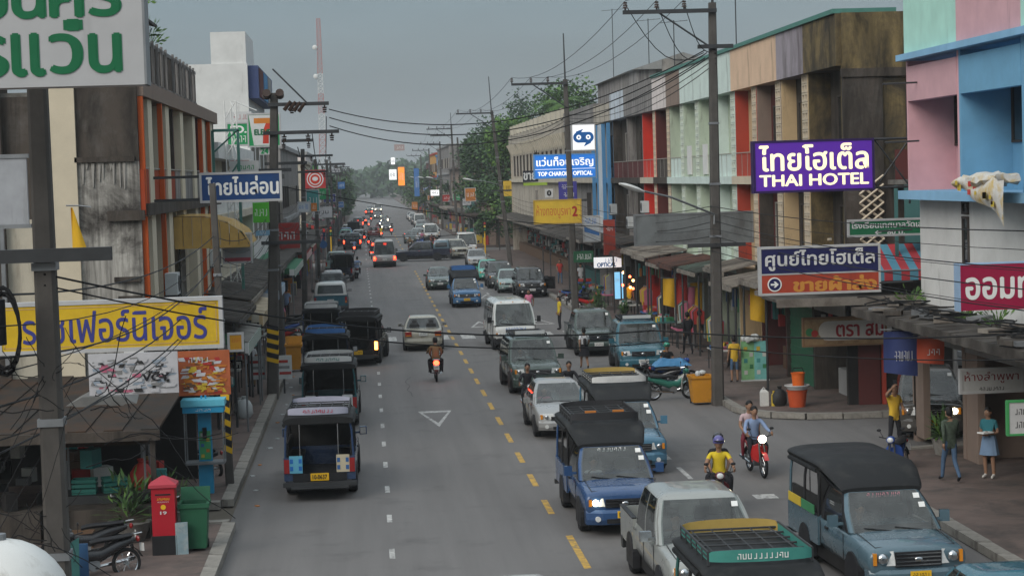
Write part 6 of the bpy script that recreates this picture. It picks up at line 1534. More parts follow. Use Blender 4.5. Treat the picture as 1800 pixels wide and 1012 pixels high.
def van(label, x, y, rz, m, lit=0, back=0, hw=.85, L_=4.75, zr=2.02, group=VG, name='van', platem=PLATEW, txt=True, low=None):
    t = thing(name, label, 'van', (x,y,0), rz, group); f = L_/2; r = -L_/2
    hull([(r,hw*.95,.40,1.02),(r+.06,hw*.985,.30,1.08),(r+.5,hw,.27,1.09),(f-.9,hw,.27,1.09),(f-.35,hw*.985,.29,1.07),(f-.08,hw*.95,.33,1.0),(f,hw*.90,.38,.88)], m, 'body', t, .0)
    cab = Cabin(r+.05,f-.12,hw*.985,1.06, r+.2,f-.78,hw*.84,zr-.04); cab.shell(m, t, .07)
    cab.pane('front',.05,.95,.06,.86,GLASSC,t,'windscreen'); cab.pane('rear',.07,.93,.18,.88,GLASS,t,'rear_window')
    for sd in ('left','right'):
        for (a, c) in ((.05,.28),(.31,.54),(.57,.74),(.78,.94)): cab.pane(sd,a,c,.14,.82,GLASS,t,'side_window')
    add_wheels(t,.31,.2,hw-.09,(f-.75,r+1.1)); arches(t,.31,hw,(f-.75,r+1.1)); mirrors(t,hw+.03,f-.35,1.25,BLACK,.16,.24)
    front_end(t,f-.02,hw*.95,.62,.8,None,lit,(.58,.74),2,.32,.15,BLACK,.28,platem=platem,fog=False); rear_end(t,r,hw,.62,.30,m,back,.16,BLACK,platem,.66)
    if txt: letter(t,'~8',BLUI,0,f+.03,.93,hw*1.0,.10,.04,PI)
    seams(t,hw,(f-.55,f-1.4,-.4),.4,1.05); underbody_shade_box(t,hw,r,f,.4); wipers(t,cab)
    for k in range(3): MB().cbox(-.5+k*.5,f-.72,zr+.0,.05,.04,.035).build('roof_marker', AMBER, t)
    return t

def songthaew(label, x, y, rz, m, rack=None, racktxt=None, lit=0, back=0, roof=VINYL, hw=.82, platef=PLATEY, group='songthaew pickup taxis', stickers=(), bend=0, inside=True, panel=None, bar=True, ledge=None, plate_txt=None, visor=None, rackback=None, lampsize=(.34,.17,3), hr=1.95):
    """pickup cab with a canopied rear, open at back and sides, two benches and a roof rack"""
    t = thing('songthaew', label, 'songthaew', (x,y,0), rz, group); f, r = 2.35, -2.55; yc = -.55
    hull([(yc,hw*.98,.40,1.0),(0,hw,.40,1.0),(f-1.3,hw,.40,.99),(f-.6,hw*.985,.42,.955),(f-.10,hw*.965,.43,.905),(f-.02,hw*.95,.45,.86),(f,hw*.93,.47,.80)], m, 'body', t, .03)
    cab = Cabin(yc+.02,f-1.12,hw*.95,.99, yc+.1,f-1.92,hw*.76,1.60); cab.shell(m, t, .05)
    cab.pane('front',.05,.95,.07,.94,GLASSC,t,'windscreen')
    for sd in ('left','right'): cab.pane(sd,.14,.88,.12,.88,GLASS,t,'side_window')
    if visor:
        p = cab.pt(.5,1,.9); letter(t, visor[0], visor[1], 0, p.y+.045, p.z-.02, .62, .09, .02, PI)
    # rear body: low side panels, floor, benches
    b = MB(); b.box(-hw,r,.46,-hw+.05,yc-.02,.98); b.box(hw-.05,r,.46,hw,yc-.02,.98); b.box(-hw+.05,yc-.09,.5,hw-.05,yc-.02,1.0); sp = b.build('side_panel', panel or m, t)
    MB().box(-hw+.05,r,.46,hw-.05,yc-.09,.56).build('floor', DARKSTEEL, t)
    for s_ in (-1,1):
        a, c = sorted((s_*(hw-.06), s_*(hw-.42))); MB().box(a,r+.08,.86,c,yc-.12,.94).build('bench', BLACK, t)
        a, c = sorted((s_*(hw-.06), s_*(hw-.11))); MB().box(a,r+.08,1.0,c,yc-.12,1.32).build('bench_back', DARKIN, t)
    for yy in (r+.03,(r+yc)/2,yc-.06):
        for s_ in (-1,1): MB().tube([(s_*(hw-.035),yy,.98),(s_*(hw-.06),yy,1.6),(s_*(hw-.11),yy,hr-.1)],.027,6).build('canopy_post', m if yy == r+.03 else BLACK, t)
    MB().box(-hw+.08,yc-.06,1.0,hw-.08,yc-.035,1.95).build('front_bulkhead', DARKIN, t)
    # vinyl roof: barrel over the rear, sloping down over the cab to the top of the windscreen
    rings = []
    for (y_, hw_, z_, dz) in ((r-.06,hw*.98,hr-.10,.10),(r+.0,hw*1.0,hr-.08,.11),(yc+.1,hw*1.0,hr-.08,.11),(yc+.42,hw*.98,hr-.16,.10),(f-1.98,hw*.87,1.66,.06),(f-1.88,hw*.83,1.60,.05)):
        top = [(math.cos(PI*k/12), math.sin(PI*k/12)) for k in range(13)]
        ring = [(hw_*(abs(c)**.55)*(1 if c >= 0 else -1), y_, z_ + dz*s_) for c, s_ in top]; th = .07 if y_ < yc+.3 else .05
        ring += [(-hw_*.96, y_, z_-th), (hw_*.96, y_, z_-th)]
        rings.append(ring)
    MB().loft(rings,0,True,True).build('canopy_roof', roof, t, sharp=45)
    b = MB()                       # cloth drop at the sides of the slope over the cab
    for s_ in (-1,1):
        v = [(s_*hw*.97,yc-.1,hr-.14),(s_*hw*.97,yc+.38,hr-.22),(s_*hw*.86,f-1.95,1.60),(s_*hw*.79,yc+.1,1.58),(s_*hw*.93,yc-.1,1.15)]; b.add(v,[tuple(range(5)) if s_ < 0 else tuple(range(4,-1,-1))]); b.add([(p[0]-s_*.012,p[1],p[2]) for p in v],[tuple(range(5)) if s_ > 0 else tuple(range(4,-1,-1))])
    b.build('side_curtain', roof, t)
    for s_ in (-1,1):               # rolled side blinds
        MB().cyl((s_*(hw-.03),r+.05,hr-.19),(s_*(hw-.03),yc-.1,hr-.19),.045,n=8).build('rolled_blind', VINYL, t)
    # roof rack with boards round it
    if rack:
        z = hr+.04; y0, y1, hx = r+.15, yc+.15, hw*.86; b = MB()
        for s_ in (-1,1): b.tube([(s_*hx,y0,z+.12),(s_*hx,y1,z+.12)],.02,6); b.tube([(s_*hx,y0,z+.05),(s_*hx,y1,z+.05)],.018,5)
        for k in range(6):
            yy = y0+(y1-y0)*k/5; b.tube([(-hx,yy,z+.05),(hx,yy,z+.05)],.016,5)
            for s_ in (-1,1): b.box(s_*hx-.015,yy-.015,z-.06,s_*hx+.015,yy+.015,z+.12)
        for k in range(5): xx = -hx+2*hx*(k+.5)/5; b.tube([(xx,y0,z+.055),(xx,y1,z+.055)],.013,4)
        ro = b.build('roof_rack', DARKSTEEL, t)
        def board(pts, nm='rack_board', mm=rack):     # curved strip standing on the rack
            V = []; 
            for (px_, py_, hh) in pts: V += [(px_,py_,z+.0),(px_,py_,z+hh)]
            n = len(pts); F = [(2*i,2*i+2,2*i+3,2*i+1) for i in range(n-1)]
            q = MB().add(V,F,0,True).add([(v[0]*.975,v[1]*.985,v[2]) for v in V],[g[::-1] for g in F],0,True); return q.build(nm, mm, ro, sharp=0)
        arcpts = lambda yb, dr: [(hx*math.sin(PI*(k/10-.5)), yb+dr*.16*math.cos(PI*(k/10-.5)), .10+.07*math.cos(PI*(k/10-.5))**.5) for k in range(11)]
        board(arcpts(y1,1)[::-1]); board(arcpts(y0,-1), mm=rackback or rack)
        if bar: board([(-hx,y0+(y1-y0)*k/4,.12) for k in range(5)]); board([(hx,y0+(y1-y0)*k/4,.12) for k in range(5)][::-1])
        if racktxt:
            letter(ro, racktxt[0], racktxt[1], 0, y1+.175, z+.08, hx*1.0, .09, .03, PI); letter(ro, racktxt[0], racktxt[1], 0, y0-.175, z+.08, hx*1.0, .09, .03)
        if ledge:
            for (xx, mm) in ledge: MB().cbox(xx,y1+.02,z+.16,.24,.05,.07).build('roof_marker', mm, ro)
    # tail: open doorway, lamps, step bumper, plate
    b = MB(); b.box(-hw,r-.03,.46,-hw+.42,r+.0,1.0); b.box(hw-.42,r-.03,.46,hw,r+.0,1.0); b.build('rear_corner_panel', m, t)
    for i, s_ in enumerate((-1,1)):
        o = MB().cbox(s_*(hw-.07),r-.05,.80,.12,.05,.32).build('tail_light', (AMBERON if back & 4 else TAILON) if back & (1<<i) else TAIL, t)
    for (s_, mm) in stickers:
        o = MB().cbox(s_*(hw-.28),r-.055,.84,.30,.02,.40).build('mud_board', mm[0], t)
        if len(mm) > 1:
            for k in range(4): MB().cbox(s_*(hw-.28)+(-.1+.2*(k%2)),r-.069,.75+.17*(k//2),.07,.008,.10).build('printed_mark', mm[1], o)
    b = MB(); b.box(-hw-.02,r-.20,.34,hw+.02,r-.09,.44); b.box(-hw*.8,r-.3,.30,hw*.8,r-.2,.34); b.box(-hw+.1,r-.1,.36,-hw+.2,r+.1,.46); b.box(hw-.2,r-.1,.36,hw-.1,r+.1,.46); b.build('bumper', DARKSTEEL, t)
    MB().box(-hw+.2,r-.07,.45,hw-.2,r-.032,.62).build('tail_step', BLACK, t)
    plate(t, 0, r-.085, .545, platef, -1, .42, .17, plate_txt)
    for s_ in (-1,1): MB().tube([(s_*.44,r-.02,.6),(s_*.44,r-.02,hr-.14)],.012,5).build('grab_pole', CHROME, t)
    add_wheels(t,.35,.22,hw-.10,(f-.86,r+1.1)); arches(t,.35,hw,(f-.86,r+1.1)); mirrors(t,hw+.03,f-1.5,1.12,m,.17,.2)
    front_end(t,f-.03,hw*.94,.62,.85,CHROME if lampsize[2] > 3 else None,lit,(.60,.60+lampsize[1]),lampsize[2],lampsize[0],lampsize[1],m,.3,platem=platef,platetxt=plate_txt,gw=.40); seams(t,hw,(f-1.35,yc+.15),.5,.95); handles(t,hw,(.0,),.88,BLACK); underbody_shade_box(t,hw,r,f); wipers(t,cab); hood_lines(t,hw,f,.99,.905); stickers_on(t,cab)
    return t

P_DBLUE = paint('dark navy blue', (.03,.055,.12)); P_BLUE = paint('strong blue', (.028,.068,.165)); P_SKY = paint('bright sky blue', (.06,.16,.31)); P_TEAL = paint('dark teal', (.025,.095,.11)); P_TEALM = paint('teal blue', (.03,.115,.155))
P_GREYB = paint('grey blue', (.075,.125,.155)); P_SILV = paint('silver', (.31,.31,.305), .3, .3); P_CHAMP = paint('champagne', (.36,.34,.28), .3, .2); P_GRN = paint('dark grey green', (.05,.072,.062)); P_WHITE = paint('white', (.56,.56,.54)); P_BLACK = paint('black', (.016,.016,.018))
P_LGRN = paint('pale grey green', (.22,.30,.28)); P_SAGE = paint('silver sage', (.285,.295,.28), .3, .2); P_NAVYB = paint('near black blue', (.018,.022,.04)); P_TAXI = paint('taxi green', (.06,.33,.25))
RK_PUR = plain('lilac white rack board', (.36,.365,.45)); RK_WHITE = plain('white rack board', (.55,.55,.54)); RK_BLUE = plain('blue rack board', (.06,.17,.42)); RK_TEAL = plain('teal rack board', (.055,.235,.20)); RK_YEL = plain('ochre rack board', (.40,.28,.08)); RK_BLK = plain('black rack board', (.03,.03,.033))
TXR = plain('red rack lettering', (.4,.05,.08)); ST_W = plain('white board', (.50,.52,.52)); ST_B = plain('sky blue board', (.12,.38,.52)); ST_C = plain('cream board', (.48,.42,.30)); PINKT = plain('pink lettering', (.6,.25,.3))

# parked and leaving on the left, seen from behind
songthaew('dark navy songthaew with a lilac rack board, nearest of the left parked row', -1.2, 47.7, math.radians(-1), P_DBLUE, RK_PUR, ('~8',TXR), bar=False, stickers=((-1,(ST_B,BLUI)),(1,(ST_C,PAL[4]))), hr=1.93, plate_txt='10-0637')
songthaew('dark teal songthaew with two white boards on its tail, second in the left parked row', -1.2, 60.4, math.radians(-1), P_TEAL, RK_WHITE, ('~6',RK_TEAL), stickers=((-1,(ST_W,)),(1,(ST_W,))), hr=1.97)
songthaew('songthaew with a blue rack on its roof, third in the left parked row', -1.5, 71.5, math.radians(-1), P_NAVYB, RK_BLUE, None, stickers=(), hr=1.97)
songthaew('black songthaew pulling out of the row with its orange lamp lit', -.22, 80.2, math.radians(-6), P_BLACK, RK_BLK, None, back=2|4, rackback=RK_BLK, hr=1.95)
songthaew('dark blue songthaew with a pale roof edge, behind the one pulling out', -2.0, 85.5, 0, P_DBLUE, RK_WHITE, None, hr=1.97, rackback=RK_WHITE)
pickup('teal pickup with a white bed cover, parked on the left past the songthaews', -2.05, 110.5, 0, P_TEALM, cap=P_WHITE, hw=.92)
pickup('dark grey pickup parked on the left beyond the teal one', -2.2, 122, 0, paint('charcoal',(.05,.052,.055)))
sedan('silver hatchback parked on the left beyond the dark grey pickup', -2.3, 132, 0, P_SILV)
songthaew('black-backed songthaew double-parked far along the left row', -1.7, 146, math.radians(-4), P_NAVYB, None, None, hr=2.0)
pickup('pale green pickup parked at the far left before the cross street', -2.4, 158, 0, P_LGRN)
# moving away
sedan('champagne saloon driving away over the crossing', 2.32, 85.4, math.radians(-1), P_CHAMP, back=0, hw=.86)
van('silver van braking with both red lamps lit', 1.5, 167.3, 0, P_SILV, back=3, zr=2.25, hw=.95)
# crossing and oncoming
pickup('dark navy pickup turning broadside across the junction', 5.0, 176, math.radians(82), P_NAVYB, cap=P_GREYB)
van('white minibus coming over the crossing with blue lettering', 6.05, 84.5, PI+math.radians(2), P_WHITE, hw=.92, zr=2.0)
songthaew('bright sky blue songthaew coming on past the dark saloon', 5.55, 112.6, PI, P_SKY, RK_BLUE, None, hr=1.98)
sedan('dark green saloon beside the bright sky blue songthaew', 4.75, 130.6, PI, P_GRN)
suv('dark green jeep with a white light bar on its roof rack', 5.5, 67.4, PI+math.radians(2), P_GRN, rack=True, lightbar=ST_W, hw=.88, zr=1.78)
sedan('silver saloon behind the strong blue songthaew in the oncoming queue', 5.32, 56.0, PI+math.radians(1), P_SILV, hw=.82, lit=0, glass=GLASSC)
songthaew('pale blue songthaew with a white and orange roof rack', 6.3, 49.1, PI+math.radians(0), paint('pale steel blue',(.065,.16,.24)), RK_WHITE, ('~9',WH), ledge=None, hr=1.96, rackback=RK_YEL, platef=None)
songthaew('strong blue songthaew with a black canopy and one lit headlamp', 4.98, 41.3, PI+math.radians(1), P_BLUE, RK_BLK, None, lit=2, ledge=((-.3,PAL[1]),(.3,PAL[1])), visor=('~7',WHITEL), hr=2.0, hw=.84, plate_txt='10-0')
pickup('silver sage double-cab pickup in the near lane', 5.55, 33.9, PI+math.radians(1), P_SAGE, hw=.90, zr=1.76, L_=5.2)
songthaew('songthaew with a teal and ochre roof rack at the bottom edge', 5.1, 25.2, PI+math.radians(1), paint('deep sea green',(.03,.11,.10)), RK_TEAL, ('~10',WHITEL), hr=2.08, rackback=RK_YEL)
songthaew('grey blue songthaew with a plain black canopy by the near right kerb', 8.9, 34.3, PI+math.radians(3), P_GREYB, None, None, hr=2.0, hw=.88, visor=('~9',PINKT), lampsize=(.40,.25,4))
gb = bpy.data.objects['songthaew.010']
for k, mm in enumerate((PAL[2], PAL[3])):
    MB().box(.885+.004*k,-2.45+.9*k,1.0,.905+.004*k,-1.62+.9*k,1.17).build('painted_side_board', mm, gb)
sedan('teal saloon whose roof just shows at the lower right corner', 9.1, 27.2, PI, P_TEALM)
sedan('pale car whose roof just shows at the bottom edge', 1.9, 28.8, 0, P_WHITE)
# parked on the right
suv('teal blue jeep parked on the right with a roof rack', 9.95, 72.6, PI+math.radians(-2), P_TEALM, rack=True, hw=.90, zr=1.80, lightbar=ST_W)
pickup('dark green pickup parked behind the teal blue jeep', 9.15, 80.5, PI, P_GRN, cap=None)
RP_ = 'cars parked along the right kerb'
suv('black jeep with an open door parked farther up on the right', 9.85, 119.5, PI, P_BLACK, lit=0, group=RP_, hw=.9)
MB().cbox(-1.2,.72,.80,.06,.80,.75,0,.85).build('open_door', P_BLACK, bpy.data.objects['suv.002'])
sedan('pale grey green saloon parked beyond the black jeep', 9.0, 124.8, PI, P_LGRN, group=RP_)
suv('dark charcoal jeep parked between two pale saloons', 8.75, 130.2, PI, paint('charcoal',(.05,.052,.055)), group=RP_, zr=1.7)
sedan('green and white taxi parked on the right', 8.65, 140, PI, P_TAXI, group=RP_, name='taxi')
sedan('silver saloon parked at the end of the right row', 9.0, 161.5, PI, P_SILV, group=RP_)
FV = 'vehicles far down the street'
van('white van waiting at the right of the junction', 9.5, 187, PI, P_WHITE, group=FV, hw=.95, zr=2.1, L_=4.9)
sedan('white saloon left of the waiting white van', 7.4, 190, PI, P_WHITE, group=FV)
pickup('cream pickup half behind the dark crossing pickup', 8.1, 180, PI+.2, P_CHAMP, group=FV)
sedan('dark grey saloon parked past the junction', 5.2, 226, PI, P_GRN, group=FV)
sedan('silver saloon parked past the junction beside a white van', 6.2, 238, PI, P_SILV, group=FV)
van('white van parked far along on the right', 7.6, 232, PI, P_WHITE, group=FV)
sedan('white saloon farther along on the right', 8.4, 246, PI, P_WHITE, group=FV)
sedan('pale green saloon farther along on the right', 7.2, 258, PI, P_LGRN, group=FV)
sedan('silver saloon far along in the haze on the right', 8.0, 284, PI, P_SILV, group=FV)
van('white van far along in the haze on the right', 8.2, 300, PI, P_WHITE, group=FV)
sedan('dark saloon far along in the haze on the right', 8.2, 318, PI, P_BLACK, group=FV)
pickup('dark truck with both red lamps lit, far left lane', -1.5, 213, 0, P_NAVYB, back=3, group=FV, hw=.95)
sedan('dark saloon parked far on the left past the cross street', -2.4, 224, 0, P_BLACK, group=FV)
songthaew('dark songthaew far off in the left lane', -1.6, 262, 0, P_NAVYB, None, None, group=FV)
pickup('grey pickup far off with red lamps lit', -1.2, 305, 0, P_SILV, back=3, group=FV)
sedan('oncoming car far off with both headlamps lit, in the haze', 2.9, 285, PI, P_BLACK, lit=3, group=FV)
sedan('oncoming car farthest off with both headlamps lit', 1.2, 470, PI, P_SILV, lit=3, group=FV)
van('oncoming white van farthest off with headlamps lit', 3.0, 455, PI, P_WHITE, lit=3, group=FV)
sedan('car farthest off with red lamps lit', .8, 420, 0, P_BLACK, back=3, group=FV)
for i, (lb, x, y, m, bk, lt) in enumerate((('dark saloon with lit red lamps far off behind the braking van', 1.3, 205, P_BLACK, 3, 0),('silver saloon driving far off in the left lane', -.9, 240, P_SILV, 0, 0),('maroon saloon driving far off near the pale green building', 1.0, 255, paint('maroon',(.12,.02,.025)), 0, 0),('navy saloon with lit red lamps far off by the blue-grey shops', -.6, 330, P_NAVYB, 3, 0),
      ('oncoming saloon with one bright pair of lamps beside the far orange shop', 3.2, 330, P_GRN, 0, 3),('oncoming saloon with lit lamps beyond the far orange shop', 2.4, 375, P_BLACK, 0, 3),('green saloon parked at the far left beyond the tall pinkish block', -2.5, 243, P_TAXI, 0, 0),('blue saloon parked at the far left by the pale green building', -2.5, 252, P_SKY, 0, 0),('white saloon parked at the far left by the brown gabled shop', -2.5, 270, P_WHITE, 0, 0),('black saloon parked at the far right by the blue narrow shop', 8.6, 332, P_BLACK, 0, 0),('white saloon parked at the far right by the lit orange shop', 8.4, 345, P_WHITE, 0, 0),('silver saloon parked at the far right beyond the lit orange shop', 8.4, 362, P_SILV, 0, 0))):
    sedan(lb, x, y, PI if (lt or x > 5) else 0, m, lt, bk, group=FV)
# in the side street
pickup('dark pickup with a lit headlamp waiting under the near canopy in the side street', 15.35, 53.1, PI-math.radians(14), paint('dull brown grey',(.07,.065,.06)), lit=1, platem=PLATEY)
pickup('dark pickup parked in the shade behind the one with a lit headlamp', 17.5, 54.2, PI-math.radians(24), P_BLACK, cap=P_GRN, group=VG)
# ------------------------------------------------------------------ people
SKIN = mat('skin', (.27,.155,.10), .6, var=.06); HAIR = mat('black hair', (.012,.011,.011), .5, var=.15)
_POSE = {}
def V3(*a): return Vector(a)
def pose_points(kind):
    """joint positions for a 1.62 m person, facing +y, feet or seat where the pose puts them"""
    P = dict(pelvis=V3(0,0,.86), waist=V3(0,.0,1.02), chest=V3(0,.0,1.22), neck=V3(0,.01,1.37), head0=V3(0,.03,1.44), head1=V3(0,.035,1.53), crown=V3(0,.03,1.585),
             shL=V3(-.165,0,1.31), elL=V3(-.215,-.02,1.05), wrL=V3(-.225,.05,.84), shR=V3(.165,0,1.31), elR=V3(.215,-.02,1.05), wrR=V3(.225,.05,.84),
             hpL=V3(-.085,0,.83), knL=V3(-.10,.02,.45), anL=V3(-.10,-.02,.08), toL=V3(-.115,.13,.03), hpR=V3(.085,0,.83), knR=V3(.10,.02,.45), anR=V3(.10,-.02,.08), toR=V3(.115,.13,.03))
    if kind == 'walk':
        P.update(knL=V3(-.09,.16,.46), anL=V3(-.09,.22,.09), toL=V3(-.10,.37,.05), knR=V3(.09,-.02,.45), anR=V3(.09,-.26,.14), toR=V3(.10,-.14,.04), elL=V3(-.21,-.13,1.07), wrL=V3(-.20,-.10,.85), elR=V3(.21,.06,1.06), wrR=V3(.18,.22,.92))
    if kind == 'wave':
        P.update(elR=V3(.31,.10,1.42), wrR=V3(.16,.16,1.58), elL=V3(-.24,.02,1.06), wrL=V3(-.20,.18,.98), knL=V3(-.14,.02,.45), anL=V3(-.17,-.02,.08), toL=V3(-.20,.12,.03), knR=V3(.14,.02,.45), anR=V3(.17,-.02,.08), toR=V3(.2,.12,.03))
    if kind == 'carry':
        P.update(elL=V3(-.21,-.03,1.06), wrL=V3(-.10,.20,1.05), elR=V3(.21,-.03,1.06), wrR=V3(.10,.20,1.05))
    if kind in ('ride','pillion','sit'):
        dz = 0
        P.update(pelvis=V3(0,0,.80), waist=V3(0,.0,.94), chest=V3(0,.04,1.14), neck=V3(0,.07,1.30), head0=V3(0,.10,1.37), head1=V3(0,.11,1.46), crown=V3(0,.10,1.515), shL=V3(-.165,.05,1.24), shR=V3(.165,.05,1.24),
                 hpL=V3(-.09,.02,.79), hpR=V3(.09,.02,.79), knL=V3(-.20,.40,.70), knR=V3(.20,.40,.70), anL=V3(-.17,.36,.30), anR=V3(.17,.36,.30), toL=V3(-.18,.50,.255), toR=V3(.18,.50,.255),
                 elL=V3(-.27,.24,1.04), elR=V3(.27,.24,1.04), wrL=V3(-.29,.48,.99), wrR=V3(.29,.48,.99))
        if kind in ('pillion','sit'): P.update(elL=V3(-.22,.08,1.0), elR=V3(.22,.08,1.0), wrL=V3(-.17,.28,.86), wrR=V3(.17,.28,.86), knL=V3(-.25,.38,.72), knR=V3(.25,.38,.72), anL=V3(-.23,.30,.33), anR=V3(.23,.30,.33), toL=V3(-.25,.43,.28), toR=V3(.25,.43,.28))
        if kind == 'sit': P.update(knL=V3(-.11,.42,.80), knR=V3(.11,.42,.80), anL=V3(-.11,.42,.40), anR=V3(.11,.42,.40), toL=V3(-.11,.56,.36), toR=V3(.11,.56,.36))
    return P
RADII = dict(pelvis=(.15,.105), waist=(.125,.09), chest=(.155,.105), neck=(.048,.05), head0=(.062,.075), head1=(.078,.095), crown=(.055,.065), sh=(.06,.06), el=(.042,.042), wr=(.028,.026), hp=(.085,.085), kn=(.056,.056), an=(.037,.04), to=(.038,.028))
BONES = [('pelvis','waist','t'),('waist','chest','t'),('chest','neck','k'),('neck','head0','k'),('head0','head1','h'),('head1','crown','h')]
for s_ in 'LR': BONES += [('chest','sh'+s_,'t'),('sh'+s_,'el'+s_,'a'),('el'+s_,'wr'+s_,'f'),('pelvis','hp'+s_,'p'),('hp'+s_,'kn'+s_,'p'),('kn'+s_,'an'+s_,'c'),('an'+s_,'to'+s_,'s')]
def body_mesh(kind):
    """one continuous skinned body; each face remembers which segment it belongs to"""
    if kind in _POSE: return _POSE[kind]
    P = pose_points(kind); names = list(P); me = bpy.data.meshes.new('body'); idx = {n: i for i, n in enumerate(names)}
    me.from_pydata([P[n] for n in names], [(idx[a], idx[b]) for a, b, _ in BONES], [])
    ob = bpy.data.objects.new('body', me); COL.objects.link(ob)
    ob.modifiers.new('Skin', 'SKIN'); ob.modifiers.new('Sub', 'SUBSURF').levels = 1
    sv = me.skin_vertices[0].data
    for n in names: sv[idx[n]].radius = RADII[n if n in RADII else n[:2]]; sv[idx[n]].use_root = (n == 'pelvis')
    dg = bpy.context.evaluated_depsgraph_get(); m2 = bpy.data.meshes.new_from_object(ob.evaluated_get(dg))
    vs_ = [tuple(v.co) for v in m2.vertices]; fs_ = [tuple(p.vertices) for p in m2.polygons]
    bpy.data.objects.remove(ob); bpy.data.meshes.remove(me); bpy.data.meshes.remove(m2)
    seg = []
    for f in fs_:
        c = sum((Vector(vs_[i]) for i in f), Vector())/len(f); best = None
        for a, b, tg in BONES:
            A, B = P[a], P[b]; d = B-A; u = max(0,min(1,(c-A).dot(d)/d.length_squared)); q = (c-(A+d*u)).length - (.05 if tg in 't' else 0)
            if best is None or q < best[0]: best = (q, tg, u)
        tg = best[1]
        if tg == 'k': tg = 't' if best[2] < .35 and c.z < P['neck'].z-.05 else 'h'
        if tg == 'a' and best[2] > .62: tg = 'b'
        seg.append(tg)
    _POSE[kind] = (vs_, fs_, seg, P); return _POSE[kind]
def hand(b, w, d, side, curl=.6):
    """palm, four fingers of different lengths and a thumb, loosely curled"""
    d = d.normalized(); s_ = Vector((side,0,0)); s_ = (s_ - d*s_.dot(d)).normalized(); n = d.cross(s_).normalized()
    if n.y > 0: n = -n
    f = -n; pal = []
    for (u, hw_, th) in ((-.02,.022,.016),(.03,.036,.017),(.085,.038,.014)): c = w+d*u; pal.append([c+f*hw_+s_*th, c-f*hw_+s_*th, c-f*hw_-s_*th, c+f*hw_-s_*th])
    b.loft(pal,0,True,True)
    for k in range(4):
        l = (.068,.078,.072,.055)[k]; st = w+d*.08+f*(.028-.019*k); dr = (d - s_*curl*.5).normalized(); mid = st+dr*l*.5; b.tube([st,mid,mid+(dr-s_*curl).normalized()*l*.5],[.0095,.009,.007],5)
    st = w+d*.02+f*.032; b.tube([st,st+(d*.6+f).normalized()*.035,st+(d+f*.5-s_*.4).normalized()*.07],[.011,.010,.008],5)
PG = 'people in the street'
def person(label, x, y, rz, kind='stand', top=None, bottom=None, shoes=INK, h=1.62, sleeve='short', legs='long', hair='short', skirt=None, helmet=None, bag=None, group=PG, z=0.0, parent=None, z_off=0.0, apron=None, hold=None, top2=None):
    vs_, fs_, seg, P = body_mesh(kind); k = h/1.62
    b = MB(); mi = {'t':1,'k':1,'h':0,'a':1,'b':1 if sleeve == 'long' else 0,'f':1 if sleeve == 'long' else 0,'p':2,'c':2 if legs == 'long' else 0,'s':3}
    n0 = len(b.v); b.v.extend(vs_)
    for f, tg in zip(fs_, seg): b.f.append(f); b.m.append(mi[tg]); b.sm.append(True)
    for s_, sg in (('L',-1),('R',1)): hand(b, P['wr'+s_], P['wr'+s_]-P['el'+s_], sg)
    hd = P['head1']; b.sphere((hd.x,hd.y+.005,hd.z-.01),(.077,.093,.115),14,10,0)        # cranium and jaw
    b.tube([(hd.x,hd.y+.085,hd.z+.015),(hd.x,hd.y+.112,hd.z-.022),(hd.x,hd.y+.088,hd.z-.034)],[.009,.015,.010],6,0)   # nose
    for sg in (-1,1): b.sphere((sg*.078,hd.y-.005,hd.z-.01),(.012,.022,.032),6,5,0); b.sphere((sg*.03,hd.y+.084,hd.z+.012),(.013,.008,.006),6,4,3)
    b.sphere((0,hd.y+.083,hd.z-.062),(.024,.009,.006),6,4,4)
    t = thing('person', label, 'person', (x,y,z), rz, group); t.scale = (k,k,k)
    bo = b.build('body', [SKIN, top, bottom or INK, shoes, plain('lips',(.2,.07,.06))], t, sharp=0)
    if hair and not helmet:
        q = MB(); q.sphere((0,hd.y-.012,hd.z+.018),(.086,.099,.108),14,8,0,0,.50); q.sphere((0,hd.y-.035,hd.z-.01),(.084,.075,.105),12,8,0)
        if hair == 'long': q.loft([[(math.cos(2*PI*j/10)*rx_, hd.y-.05+math.sin(2*PI*j/10)*.05, hd.z+dz) for j in range(10)] for (dz, rx_) in ((.03,.08),(-.08,.09),(-.17,.085),(-.22,.06))],0,True,True)
        if hair == 'bun': q.sphere((0,hd.y-.11,hd.z+.03),.045,8,6)
        q.build('hair', HAIR, t)
    if helmet:
        q = MB(); q.sphere((0,hd.y-.005,hd.z+.03),(.118,.135,.13),16,8,0,0,.56); ho = q.build('helmet', helmet, t)
        MB().prism([(-.1,hd.y+.10),(.1,hd.y+.10),(.07,hd.y+.19),(-.07,hd.y+.19)],'z',hd.z+.055,hd.z+.066).build('visor', BLACK, ho); q = MB(); q.sphere((0,hd.y-.03,hd.z-.01),(.086,.08,.105),12,8,0); q.build('hair', HAIR, t)
    if skirt:
        m_, z1 = skirt; q = MB(); rings = []
        for (zz, a, c) in ((1.0,.145,.11),(.88,.18,.135),((.88+z1)/2,.205,.16),(z1,.235,.19)): rings.append([(math.cos(2*PI*j/18)*a*(1+.03*math.cos(9*2*PI*j/18)), math.sin(2*PI*j/18)*c*(1+.03*math.cos(9*2*PI*j/18)), zz) for j in range(18)])
        q.loft(rings,0,True,False); q.build('skirt', m_, t)
    if bag == 'backpack':
        q = MB(); q.loft([[(math.cos(2*PI*j/12)*a, -.17+math.sin(2*PI*j/12)*c, zz) for j in range(12)] for (zz,a,c) in ((1.0,.05,.05),(1.03,.075,.07),(1.18,.075,.07),(1.24,.05,.05))],0,True,True)
        for sg in (-1,1): q.tube([(sg*.10,-.11,1.28),(sg*.11,.0,1.36),(sg*.11,.115,1.25),(sg*.13,.06,1.0),(sg*.12,-.1,.98)],.016,5)
        q.build('backpack', PAL[9], t)
